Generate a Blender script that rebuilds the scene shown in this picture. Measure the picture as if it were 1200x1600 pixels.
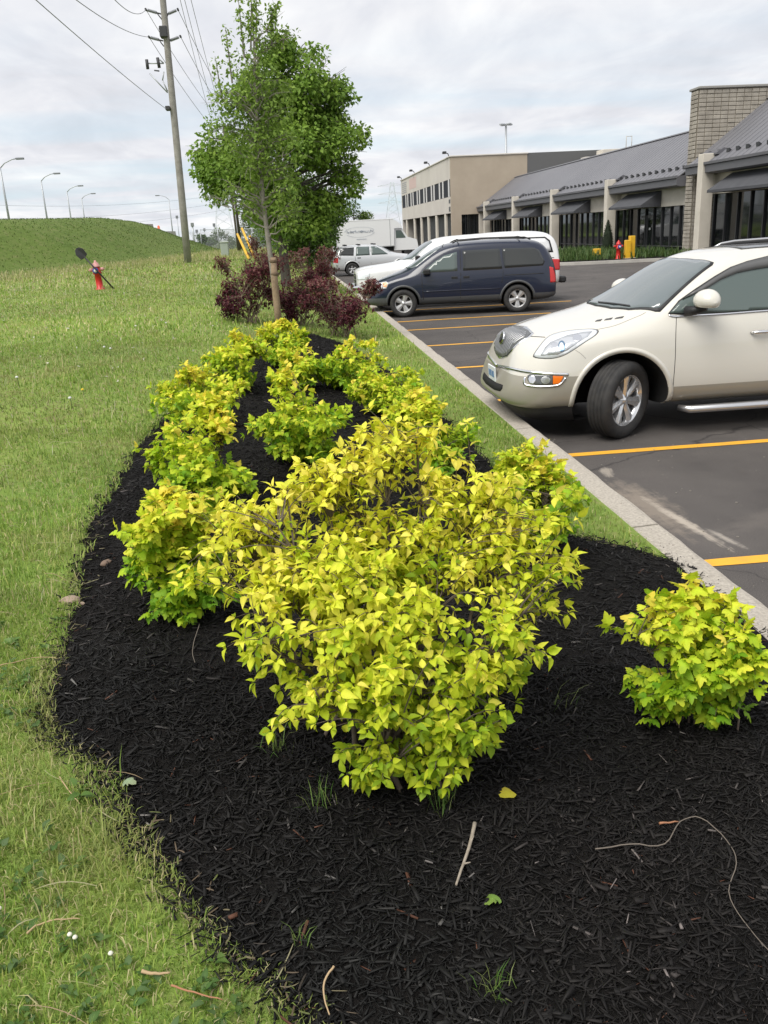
import bpy, bmesh, math, random
import numpy as np
from mathutils import Vector, Matrix, Euler
from mathutils.bvhtree import BVHTree
from mathutils.geometry import delaunay_2d_cdt
for _o in list(bpy.data.objects): bpy.data.objects.remove(_o)
scene = bpy.context.scene
COL = scene.collection
PI = math.pi
rnd = random.Random(7)
rng = np.random.default_rng(7)

# ------------------------------------------------------------------ camera
CAM_H = 2.1
FOC, CX, CY = 1330.0, 600.0, 800.0            # in pixels of a 1200 x 1600 frame
_d1 = np.array([448.0-CX, 370.0-CY, FOC]); _d2 = np.array([1, -0.05, 0.0])
_Y = _d1/np.linalg.norm(_d1)
_U = np.cross(_d2, _d1); _U /= np.linalg.norm(_U)
if _U[1] > 0: _U = -_U
_X = np.cross(_Y, _U); _X /= np.linalg.norm(_X)
CR = np.stack([_X, _Y, _U])                     # world = CR @ camera axes (right, down, forward)
CAMP = np.array([0, 0, CAM_H])
cam = bpy.data.cameras.new('camera'); camo = bpy.data.objects.new('camera', cam); COL.objects.link(camo)
cam.sensor_fit = 'VERTICAL'; cam.sensor_height = 24.0; cam.sensor_width = 18.0; cam.lens = 24.0*FOC/1600
cam.clip_start = 0.05; cam.clip_end = 6000
_m = Matrix.Identity(4)
for _i in range(3):
    _m[_i][0] = CR[_i, 0]; _m[_i][1] = -CR[_i, 1]; _m[_i][2] = -CR[_i, 2]; _m[_i][3] = CAMP[_i]
camo.matrix_world = _m
scene.camera = camo

def in_view(P, margin=40):
    """which of the points P (n,3) the camera could see"""
    c = (P - CAMP) @ CR
    z = np.maximum(c[:, 2], 1e-3)
    u = CX + FOC*c[:, 0]/z; v = CY + FOC*c[:, 1]/z
    return (c[:, 2] > 0.2) & (u > -margin) & (u < 1200+margin) & (v > -margin) & (v < 1600+margin)

# ------------------------------------------------------------------ world, sun, exposure
SUN_EL, SUN_AZ = math.radians(56), math.radians(228)    # azimuth from +Y clockwise
world = bpy.data.worlds.new('World'); scene.world = world; world.use_nodes = True
nt = world.node_tree; nt.nodes.clear()
def N(t, typ, **kw):
    n = t.nodes.new(typ)
    for k, v in kw.items():
        if k == 'inp':
            for kk, vv in v.items(): n.inputs[kk].default_value = vv
        else: setattr(n, k, v)
    return n
def L(t, a, b): t.links.new(a, b)
out = N(nt, 'ShaderNodeOutputWorld'); bg = N(nt, 'ShaderNodeBackground'); bg.inputs['Strength'].default_value = 0.1
L(nt, bg.outputs[0], out.inputs[0])
sky = N(nt, 'ShaderNodeTexSky', sky_type='NISHITA', sun_disc=False, sun_elevation=SUN_EL, sun_rotation=SUN_AZ)
tc = N(nt, 'ShaderNodeTexCoord'); sep = N(nt, 'ShaderNodeSeparateXYZ'); L(nt, tc.outputs['Generated'], sep.inputs[0])
def math_n(t, op, a, b=None, clamp=False):
    n = N(t, 'ShaderNodeMath', operation=op, use_clamp=clamp)
    for i, v in enumerate((a, b)):
        if v is None: continue
        if isinstance(v, (int, float)): n.inputs[i].default_value = v
        else: L(t, v, n.inputs[i])
    return n.outputs[0]
zc = math_n(nt, 'MAXIMUM', sep.outputs['Z'], 0.0)
den = math_n(nt, 'ADD', zc, 0.10)
u_ = math_n(nt, 'DIVIDE', sep.outputs['X'], den); v_ = math_n(nt, 'DIVIDE', sep.outputs['Y'], den)
comb = N(nt, 'ShaderNodeCombineXYZ'); L(nt, u_, comb.inputs[0]); L(nt, v_, comb.inputs[1])
def cloud(scale, detail, sx, sy, rot, dist):
    mp = N(nt, 'ShaderNodeMapping'); mp.inputs['Scale'].default_value = (sx, sy, 1); mp.inputs['Rotation'].default_value = (0, 0, rot)
    L(nt, comb.outputs[0], mp.inputs[0])
    nz = N(nt, 'ShaderNodeTexNoise', inp={'Scale': scale, 'Detail': detail, 'Roughness': 0.55, 'Distortion': dist})
    L(nt, mp.outputs[0], nz.inputs['Vector']); return nz.outputs['Fac']
def ramp(t, fac, stops):
    r = N(t, 'ShaderNodeValToRGB'); cr = r.color_ramp
    while len(cr.elements) < len(stops): cr.elements.new(0.5)
    for e, (p, c) in zip(cr.elements, stops): e.position = p; e.color = (*c, 1) if len(c) == 3 else c
    L(t, fac, r.inputs[0]); return r.outputs[0]
c1 = cloud(0.75, 6, 1.0, 0.55, 0.35, 0.6)
c2 = cloud(2.6, 7, 1.0, 0.5, 0.2, 0.5)
cs = math_n(nt, 'ADD', math_n(nt, 'MULTIPLY', c1, 0.62), math_n(nt, 'MULTIPLY', c2, 0.38))
ccol = ramp(nt, cs, [(0.37, (4.75, 4.85, 5.2)), (0.46, (5.45, 5.55, 5.9)), (0.53, (6.2, 6.25, 6.45)), (0.61, (7.2, 7.2, 7.15))])
# blue gaps of clear sky low down between the cloud layers
gap = ramp(nt, cloud(0.9, 4, 0.35, 1.0, 0.1, 0.2), [(0.44, (0, 0, 0)), (0.68, (1, 1, 1))])
low = ramp(nt, sep.outputs['Z'], [(0.0, (1, 1, 1)), (0.10, (0.75, 0.75, 0.75)), (0.24, (0.0, 0.0, 0.0))])
gm = N(nt, 'ShaderNodeMix', data_type='RGBA', blend_type='MULTIPLY'); gm.inputs[0].default_value = 1
L(nt, gap, gm.inputs[6]); L(nt, low, gm.inputs[7])
mixs = N(nt, 'ShaderNodeMix', data_type='RGBA')
blue = N(nt, 'ShaderNodeMix', data_type='RGBA'); blue.inputs[0].default_value = 0.25
blue.inputs[6].default_value = (4.4, 5.5, 6.3, 1); L(nt, sky.outputs[0], blue.inputs[7])
L(nt, gm.outputs[2], mixs.inputs[0]); L(nt, ccol, mixs.inputs[6]); L(nt, blue.outputs[2], mixs.inputs[7])
L(nt, mixs.outputs[2], bg.inputs['Color'])

sun = bpy.data.lights.new('sun', 'SUN'); sun.energy = 2.3; sun.angle = math.radians(40); sun.color = (1.0, 0.965, 0.9)
suno = bpy.data.objects.new('sun', sun); COL.objects.link(suno)
_sd = Vector((math.sin(SUN_AZ)*math.cos(SUN_EL), math.cos(SUN_AZ)*math.cos(SUN_EL), math.sin(SUN_EL)))
suno.rotation_euler = _sd.to_track_quat('Z', 'Y').to_euler(); suno.location = (0, 0, 30)
vs = scene.view_settings; vs.view_transform = 'Standard'; vs.look = 'None'; vs.exposure = 0.57; vs.gamma = 1.0; vs.use_curve_mapping = False
cy_ = scene.cycles
cy_.use_denoising = True; cy_.use_adaptive_sampling = True; cy_.adaptive_threshold = 0.015
cy_.max_bounces = 7; cy_.diffuse_bounces = 3; cy_.glossy_bounces = 3; cy_.transmission_bounces = 4; cy_.transparent_max_bounces = 6
cy_.caustics_reflective = False; cy_.caustics_refractive = False

# ------------------------------------------------------------------ materials
MATS = {}
def mat(name, col=(0.5, 0.5, 0.5), rough=0.6, metal=0.0, spec=0.5, col2=None, nscale=5.0, ndetail=4.0, bump=0.0, bscale=40.0,
        coat=0.0, coat_rough=0.05, attr=None, transl=0.0, coords='Object', nlo=0.35, nhi=0.65, alpha=None, rvar=0.0, emit=None):
    if name in MATS: return MATS[name]
    m = bpy.data.materials.new(name); m.use_nodes = True; t = m.node_tree
    b = t.nodes['Principled BSDF']; o = t.nodes['Material Output']
    b.inputs['Base Color'].default_value = (*col, 1); b.inputs['Roughness'].default_value = rough; b.inputs['Metallic'].default_value = metal
    b.inputs['Specular IOR Level'].default_value = spec
    b.inputs['Coat Weight'].default_value = coat; b.inputs['Coat Roughness'].default_value = coat_rough
    cs_ = None
    def cvec():
        if coords == 'World': return N(t, 'ShaderNodeNewGeometry').outputs['Position']
        return N(t, 'ShaderNodeTexCoord').outputs['Object']
    colsock = None
    if attr:
        a = N(t, 'ShaderNodeAttribute', attribute_name=attr); colsock = a.outputs['Color']
    if col2 is not None:
        nz = N(t, 'ShaderNodeTexNoise', inp={'Scale': nscale, 'Detail': ndetail, 'Roughness': 0.6}); L(t, cvec(), nz.inputs['Vector'])
        if attr:
            r = ramp(t, nz.outputs['Fac'], [(nlo, col), (nhi, col2)])
            mx = N(t, 'ShaderNodeMix', data_type='RGBA', blend_type='MULTIPLY'); mx.inputs[0].default_value = 1
            L(t, colsock, mx.inputs[6]); L(t, r, mx.inputs[7]); colsock = mx.outputs[2]
        else:
            colsock = ramp(t, nz.outputs['Fac'], [(nlo, col), (nhi, col2)])
        if rvar:
            rr = math_n(t, 'ADD', math_n(t, 'MULTIPLY', nz.outputs['Fac'], rvar), rough - rvar/2); L(t, rr, b.inputs['Roughness'])
    if colsock is not None: L(t, colsock, b.inputs['Base Color'])
    if bump:
        nz2 = N(t, 'ShaderNodeTexNoise', inp={'Scale': bscale, 'Detail': 5.0, 'Roughness': 0.65}); L(t, cvec(), nz2.inputs['Vector'])
        bp = N(t, 'ShaderNodeBump', inp={'Strength': bump, 'Distance': 0.02}); L(t, nz2.outputs['Fac'], bp.inputs['Height']); L(t, bp.outputs[0], b.inputs['Normal'])
    if alpha is not None: b.inputs['Alpha'].default_value = alpha
    if emit: b.inputs['Emission Color'].default_value = (*emit[0], 1); b.inputs['Emission Strength'].default_value = emit[1]
    if transl:
        tr = N(t, 'ShaderNodeBsdfTranslucent'); ms = N(t, 'ShaderNodeMixShader'); ms.inputs[0].default_value = transl
        if colsock is not None: L(t, colsock, tr.inputs['Color'])
        else: tr.inputs['Color'].default_value = (*col, 1)
        L(t, b.outputs[0], ms.inputs[1]); L(t, tr.outputs[0], ms.inputs[2]); L(t, ms.outputs[0], o.inputs['Surface'])
    MATS[name] = m
    return m

def glass_mat(name, col, rough=0.03, ior=1.9):
    m = mat(name, col, rough); m.node_tree.nodes['Principled BSDF'].inputs['IOR'].default_value = ior; return m

# ------------------------------------------------------------------ mesh helpers
def tag(o, label=None, cat=None, group=None, kind=None):
    if label: o['label'] = label
    if cat: o['category'] = cat
    if group: o['group'] = group
    if kind: o['kind'] = kind
    return o
def link(name, me, parent=None, loc=None):
    o = bpy.data.objects.new(name, me); COL.objects.link(o)
    if parent is not None: o.parent = parent
    if loc is not None: o.location = loc
    return o
def empty(name, loc=(0, 0, 0), rz=0.0):
    o = bpy.data.objects.new(name, None); COL.objects.link(o); o.location = loc; o.rotation_euler = (0, 0, rz); o.empty_display_size = 0.1
    return o
def np_mesh(name, V, loops, sizes, mat_=None, col=None, smooth=False):
    """mesh from numpy arrays; sizes = corner count of every face; col = per-vertex (n,3) colour"""
    me = bpy.data.meshes.new(name)
    V = np.asarray(V, np.float32); loops = np.asarray(loops, np.int32); sizes = np.asarray(sizes, np.int32)
    me.vertices.add(len(V)); me.vertices.foreach_set('co', V.ravel())
    me.loops.add(len(loops)); me.loops.foreach_set('vertex_index', loops)
    me.polygons.add(len(sizes)); me.polygons.foreach_set('loop_start', np.concatenate([[0], np.cumsum(sizes)[:-1]]).astype(np.int32))
    me.polygons.foreach_set('loop_total', sizes)
    if smooth: me.polygons.foreach_set('use_smooth', np.ones(len(sizes), bool))
    if col is not None:
        a = me.color_attributes.new('Col', 'FLOAT_COLOR', 'POINT')
        c = np.ones((len(V), 4), np.float32); c[:, :3] = col; a.data.foreach_set('color', c.ravel())
    me.update(calc_edges=True); me.validate()
    if mat_: me.materials.append(mat_)
    return me
class MB:
    """collects shapes; build() links them as ONE mesh object"""
    def __init__(s): s.v = []; s.f = []; s.mi = []; s.sm = []; s.mats = []; s.cur = 0; s.smooth = False
    def add(s, verts, faces, smooth=None):
        o = len(s.v); s.v.extend([tuple(p) for p in verts])
        for f in faces: s.f.append([i+o for i in f]); s.mi.append(s.cur); s.sm.append(s.smooth if smooth is None else smooth)
        return s
    def mat(s, m):
        if m not in s.mats: s.mats.append(m)
        s.cur = s.mats.index(m); return s
    def box(s, x0, x1, y0, y1, z0, z1, M=None):
        p = [(x, y, z) for z in (z0, z1) for y in (y0, y1) for x in (x0, x1)]
        if M is not None: p = [M @ Vector(q) for q in p]
        return s.add(p, [(0, 2, 3, 1), (4, 5, 7, 6), (0, 1, 5, 4), (2, 6, 7, 3), (0, 4, 6, 2), (1, 3, 7, 5)], False)
    def cbox(s, x0, x1, y0, y1, z0, z1, c=0.01, M=None):
        """box with chamfered edges"""
        xs, ys, zs = (x0, x1), (y0, y1), (z0, z1)
        P = []; idx = {}
        for i in (0, 1):
            for j in (0, 1):
                for k in (0, 1):
                    sx, sy, sz = (1-2*i)*c, (1-2*j)*c, (1-2*k)*c
                    for a, q in enumerate(((xs[i], ys[j]+sy, zs[k]+sz), (xs[i]+sx, ys[j], zs[k]+sz), (xs[i]+sx, ys[j]+sy, zs[k]))):
                        idx[i, j, k, a] = len(P); P.append(q)
        F = []
        for i in (0, 1): F.append([idx[i, j, k, 0] for j, k in ((0, 0), (0, 1), (1, 1), (1, 0))][::1 if i == 0 else -1])
        for j in (0, 1): F.append([idx[i, j, k, 1] for i, k in ((0, 0), (1, 0), (1, 1), (0, 1))][::1 if j == 0 else -1])
        for k in (0, 1): F.append([idx[i, j, k, 2] for i, j in ((0, 0), (0, 1), (1, 1), (1, 0))][::1 if k == 0 else -1])
        for i in (0, 1):
            for j in (0, 1): F.append([idx[i, j, 0, 0], idx[i, j, 1, 0], idx[i, j, 1, 1], idx[i, j, 0, 1]])
        for i in (0, 1):
            for k in (0, 1): F.append([idx[i, 0, k, 0], idx[i, 1, k, 0], idx[i, 1, k, 2], idx[i, 0, k, 2]])
        for j in (0, 1):
            for k in (0, 1): F.append([idx[0, j, k, 1], idx[1, j, k, 1], idx[1, j, k, 2], idx[0, j, k, 2]])
        for i in (0, 1):
            for j in (0, 1):
                for k in (0, 1): F.append([idx[i, j, k, a] for a in (0, 1, 2)])
        if M is not None: P = [M @ Vector(q) for q in P]
        return s.add(P, F, False)
    def tube(s, path, r, n=8, cap=True):
        path = [Vector(p) for p in path]; rs = r if isinstance(r, (list, tuple)) else [r]*len(path)
        V = []; ref = None
        for i, p in enumerate(path):
            d = (path[min(i+1, len(path)-1)] - path[max(i-1, 0)])
            d = d.normalized() if d.length > 1e-9 else Vector((0, 0, 1))
            if ref is None: ref = d.orthogonal().normalized()
            ref = (ref - d*ref.dot(d))
            ref = ref.normalized() if ref.length > 1e-6 else d.orthogonal().normalized()
            q = d.cross(ref)
            for k in range(n):
                a = 2*PI*k/n; V.append(p + (ref*math.cos(a) + q*math.sin(a))*rs[i])
        F = [(i*n+k, i*n+(k+1) % n, (i+1)*n+(k+1) % n, (i+1)*n+k) for i in range(len(path)-1) for k in range(n)]
        s.add(V, F, n > 4)
        if cap:
            o = len(s.v) - len(V)
            for base in (list(range(n))[::-1], [(len(path)-1)*n+k for k in range(n)]):
                s.f.append([o+i for i in base]); s.mi.append(s.cur); s.sm.append(False)
        return s
    def lathe(s, prof, n=24, M=None, smooth=True, cap=True):
        """profile [(r, z)] turned about z"""
        V = [(r*math.cos(2*PI*k/n), r*math.sin(2*PI*k/n), z) for r, z in prof for k in range(n)]
        if M is not None: V = [M @ Vector(q) for q in V]
        F = [(i*n+k, i*n+(k+1) % n, (i+1)*n+(k+1) % n, (i+1)*n+k) for i in range(len(prof)-1) for k in range(n)]
        s.add(V, F, smooth); o = len(s.v)-len(V)
        for i in (0, len(prof)-1) if cap else ():
            if prof[i][0] > 1e-4:
                ring = [o+i*n+k for k in range(n)]
                s.f.append(ring[::-1] if i == 0 else ring); s.mi.append(s.cur); s.sm.append(False)
        return s
    def prism(s, pts, a, b, axis='y', M=None):
        """2-D outline extruded between a and b along an axis; outline in the other two axes"""
        def p3(p, t): return {'x': (t, p[0], p[1]), 'y': (p[0], t, p[1]), 'z': (p[0], p[1], t)}[axis]
        n = len(pts); V = [p3(p, a) for p in pts] + [p3(p, b) for p in pts]
        if M is not None: V = [M @ Vector(q) for q in V]
        return s.add(V, [list(range(n))[::-1], list(range(n, 2*n))] + [(i, (i+1) % n, n+(i+1) % n, n+i) for i in range(n)], False)
    def mesh(s, name='m', recalc=True):
        me = bpy.data.meshes.new(name); me.from_pydata(s.v, [], s.f)
        me.polygons.foreach_set('material_index', s.mi); me.polygons.foreach_set('use_smooth', s.sm)
        for m in s.mats: me.materials.append(m)
        if recalc:
            bm = bmesh.new(); bm.from_mesh(me); bmesh.ops.recalc_face_normals(bm, faces=bm.faces[:]); bm.to_mesh(me); bm.free()
        me.update(); return me
    def build(s, name, m=None, parent=None, loc=None):
        if m is not None and not s.mats: s.mats.append(m)
        return link(name, s.mesh(name), parent, loc)
def one(name, m, parent, fn, *a, **k):
    b = MB(); b.mat(m); getattr(b, fn)(*a, **k); return b.build(name, None, parent)
def catmull(pts, n=6, closed=False):
    P = [np.array(p, float) for p in pts]; out_ = []; m = len(P)
    rngk = range(m if closed else m-1)
    for i in rngk:
        p0 = P[(i-1) % m] if closed or i > 0 else P[0]; p1 = P[i]; p2 = P[(i+1) % m]; p3 = P[(i+2) % m] if closed or i+2 < m else P[-1]
        for k in range(n):
            t = k/n
            out_.append(0.5*((2*p1)+(p2-p0)*t+(2*p0-5*p1+4*p2-p3)*t*t+(3*p1-p0-3*p2+p3)*t**3))
    if not closed: out_.append(P[-1])
    return out_
def sstep(t): t = np.clip(t, 0, 1); return t*t*(3-2*t)
def vnoise(x, y, s, seed=0):
    """smooth value noise, roughly -1..1"""
    x = np.asarray(x, float)/s; y = np.asarray(y, float)/s
    xi = np.floor(x).astype(int); yi = np.floor(y).astype(int); xf = sstep(x-xi); yf = sstep(y-yi)
    def h(a, b):
        n = (a*374761393 + b*668265263 + seed*1442695) & 0x7fffffff
        n = ((n ^ (n >> 13))*1274126177) & 0x7fffffff
        return ((n ^ (n >> 16)) % 10007)/5003.5 - 1
    return (h(xi, yi)*(1-xf)+h(xi+1, yi)*xf)*(1-yf) + (h(xi, yi+1)*(1-xf)+h(xi+1, yi+1)*xf)*yf
# ------------------------------------------------------------------ terrain functions
def gz(x, y):
    x = np.asarray(x, float); y = np.asarray(y, float)
    g = np.interp(y, [0, 6, 28, 44, 52, 80, 110, 140], [.45, .5, .8, 1.1, 1.2, 1.2, 0.5, 0.2])
    base = .15 + (g-.15)*sstep((2.05-x)/4.5)
    return base + 0.012*vnoise(x, y, 0.9, 3)*sstep((1.9-x)/1.0) + 0.03*vnoise(x, y, 4.0, 5)*sstep((0-x)/3.0)
def hill_v(x, y):
    xt = np.interp(y, [20, 42, 48, 55, 68, 80, 140], [-20, -12.5, -8.6, -6.6, -5.2, -5.0, -5.0])
    return xt - x
def hill_z(x, y):
    v = hill_v(x, y)
    hc = np.interp(y, [30, 45, 62, 70, 79, 92, 108, 125], [2.2, 2.5, 2.75, 2.6, 1.95, 0.9, 0.2, 0])
    return gz(x, y) - 0.06 + hc*sstep((v+0.6)/7.4) + 0.05*vnoise(x, y, 3.0, 9)*sstep(v/3)
BED = np.array([(-0.1, 1.55), (0.1, 1.25), (0.5, 0.8), (1.2, 0.45), (2.15, 0.4), (2.15, 2.0), (2.15, 3.4), (2.15, 4.2), (2.10, 4.62), (1.9, 4.88),
    (1.66, 5.2), (1.6, 6.26), (1.6, 7.8), (1.5, 9.4), (1.28, 12.6), (.85, 15.4), (.3, 16.5), (-.25, 15.6), (-.62, 13.75), (-1.08, 10.8), (-1.36, 8.34),
    (-1.4, 6.08), (-1.32, 4.78), (-1.14, 3.63), (-1.04, 2.95), (-.72, 2.5), (-.58, 2.2), (-.36, 1.84)])
BEDS = np.array(catmull(BED, 8, True))
BEDS[:, 0] = np.minimum(BEDS[:, 0] + 0.035*vnoise(BEDS[:, 0]*3, BEDS[:, 1]*3, 0.5, 2), 2.15)
def in_poly(P, poly):
    x, y = P[:, 0], P[:, 1]; ins = np.zeros(len(P), bool); n = len(poly)
    for i in range(n):
        x1, y1 = poly[i]; x2, y2 = poly[(i+1) % n]
        if y1 == y2: continue
        c = ((y1 > y) != (y2 > y)) & (x < (x2-x1)*(y-y1)/(y2-y1)+x1); ins ^= c
    return ins
def poly_dist(P, poly):
    d = np.full(len(P), 1e9); n = len(poly)
    for i in range(n):
        a = poly[i]; e = poly[(i+1) % n]-a; q = P[:, :2]-a
        t = np.clip((q@e)/max(e@e, 1e-12), 0, 1); d = np.minimum(d, np.hypot(*(q-t[:, None]*e).T))
    return d
def bed_z(P):
    """height of the mulch surface at (n,2) points inside the bed"""
    d = poly_dist(P, BEDS)
    return gz(P[:, 0], P[:, 1]) + 0.004 + 0.075*sstep(d/0.4) + 0.022*vnoise(P[:, 0], P[:, 1], 0.24, 4)*sstep(d/.25) + 0.006*vnoise(P[:, 0], P[:, 1], 0.07, 6)*sstep(d/.2)
def grid_mesh(name, xs, ys, zf, m, keep=None):
    X, Y = np.meshgrid(xs, ys); Z = zf(X.ravel(), Y.ravel()); V = np.stack([X.ravel(), Y.ravel(), Z], 1)
    nx, ny = len(xs), len(ys); i, j = np.meshgrid(np.arange(nx-1), np.arange(ny-1)); a = (j*nx+i).ravel()
    F = np.stack([a, a+1, a+nx+1, a+nx], 1)
    if keep is not None: F = F[keep(V[F].mean(1))]
    return np_mesh(name, V, F.ravel(), np.full(len(F), 4), m, smooth=True)

# ------------------------------------------------------------------ ground materials
def ground_mat(name, c0, c1, c2, s1, s2, bump=0.5, bs=60):
    m = bpy.data.materials.new(name); m.use_nodes = True; t = m.node_tree; b = t.nodes['Principled BSDF']
    pos = N(t, 'ShaderNodeNewGeometry').outputs['Position']
    n1 = N(t, 'ShaderNodeTexNoise', inp={'Scale': s1, 'Detail': 6.0, 'Roughness': 0.65}); L(t, pos, n1.inputs['Vector'])
    n2 = N(t, 'ShaderNodeTexNoise', inp={'Scale': s2, 'Detail': 8.0, 'Roughness': 0.75}); L(t, pos, n2.inputs['Vector'])
    r1 = ramp(t, n1.outputs['Fac'], [(0.38, c0), (0.62, c1)])
    mx = N(t, 'ShaderNodeMix', data_type='RGBA'); L(t, ramp(t, n2.outputs['Fac'], [(0.5, (0, 0, 0)), (0.72, (1, 1, 1))]), mx.inputs[0])
    L(t, r1, mx.inputs[6]); mx.inputs[7].default_value = (*c2, 1); L(t, mx.outputs[2], b.inputs['Base Color'])
    b.inputs['Roughness'].default_value = 0.9; b.inputs['Specular IOR Level'].default_value = 0.2
    if bump:
        bp = N(t, 'ShaderNodeBump', inp={'Strength': bump, 'Distance': 0.05}); n3 = N(t, 'ShaderNodeTexNoise', inp={'Scale': bs, 'Detail': 6.0}); L(t, pos, n3.inputs['Vector'])
        L(t, n3.outputs['Fac'], bp.inputs['Height']); L(t, bp.outputs[0], b.inputs['Normal'])
    return m
m_lawn = ground_mat('lawn_mat', (0.15, 0.24, 0.044), (0.235, 0.32, 0.066), (0.30, 0.295, 0.115), 0.35, 9.0, 0.6, 70)
m_hill = ground_mat('hill_mat', (0.085, 0.135, 0.025), (0.12, 0.17, 0.038), (0.17, 0.18, 0.068), 0.22, 2.2, 0.8, 6)
m_far = ground_mat('far_mat', (0.07, 0.10, 0.03), (0.1, 0.13, 0.04), (0.14, 0.14, 0.07), 0.03, 0.4, 0)
m_soil = ground_mat('soil_mat', (0.010, 0.009, 0.008), (0.016, 0.014, 0.013), (0.028, 0.024, 0.021), 6.0, 70.0, 1.0, 160)

# far ground to the horizon
g = grid_mesh('ground', np.array([-3000, -600, -150, 0, 150, 600, 3000.]), np.array([-3000, -200, 0, 200, 900, 3000.]), lambda x, y: x*0-0.06, m_far)
tag(link('ground', g), kind='structure')
# lawn rising gently away from the kerb
xs = np.concatenate([np.linspace(-90, -14, 40)[:-1], np.linspace(-14, -3, 45)[:-1], np.linspace(-3, 2.15, 74)])
ys = np.concatenate([np.linspace(-12, 0, 14)[:-1], np.linspace(0, 9, 110)[:-1], np.linspace(9, 30, 90)[:-1], np.linspace(30, 150, 110)])
tag(link('lawn', grid_mesh('lawn', xs, ys, gz, m_lawn)), kind='structure')
# grassy embankment
def hz_(x, y): return hill_z(x, y)
xs = np.linspace(-80, -4, 153); ys = np.linspace(24, 130, 130)
tag(link('hill', grid_mesh('hill', xs, ys, hz_, m_hill, keep=lambda c: hill_v(c[:, 0], c[:, 1]) > -0.9)), kind='structure')
# pale gravel shoulder on top of the embankment
m_gravel = ground_mat('gravel_mat', (0.42, 0.37, 0.29), (0.5, 0.45, 0.36), (0.33, 0.29, 0.23), 0.5, 8.0, 0.4, 20)
xs = np.linspace(-60, -8, 60); ys = np.linspace(30, 60, 50)
tag(link('road_shoulder', grid_mesh('road_shoulder', xs, ys, lambda x, y: hill_z(x, y)+0.1, m_gravel, keep=lambda c: (hill_v(c[:, 0], c[:, 1]) > 8.6) & (c[:, 1] < 52))), kind='structure')

# mulch bed surface
bb0, bb1 = BEDS.min(0), BEDS.max(0)
def cdt_fill(poly, step):
    """2-D points and triangles filling an outline"""
    poly = np.asarray(poly, float); lo, hi = poly.min(0), poly.max(0)
    gx, gy = np.meshgrid(np.arange(lo[0], hi[0], step), np.arange(lo[1], hi[1], step)); P = np.stack([gx.ravel(), gy.ravel()], 1)
    P = P[in_poly(P, poly)]
    if len(P): P = P[poly_dist(P, poly) > step*0.4]
    pts = [Vector(p) for p in poly] + [Vector(p) for p in P]
    v, e, f, *_ = delaunay_2d_cdt(pts, [], [list(range(len(poly)))], 1, 1e-6)
    return np.array([tuple(q) for q in v]), [list(t_) for t_ in f]
bv, bf = cdt_fill(BEDS, 0.06)
bz = bed_z(bv)
me = bpy.data.meshes.new('mulch_bed'); me.from_pydata([(x, y, z) for (x, y), z in zip(bv, bz)], [], bf); me.materials.append(m_soil); me.shade_smooth()
bed = link('mulch_bed', me); tag(bed, kind='structure')

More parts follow.
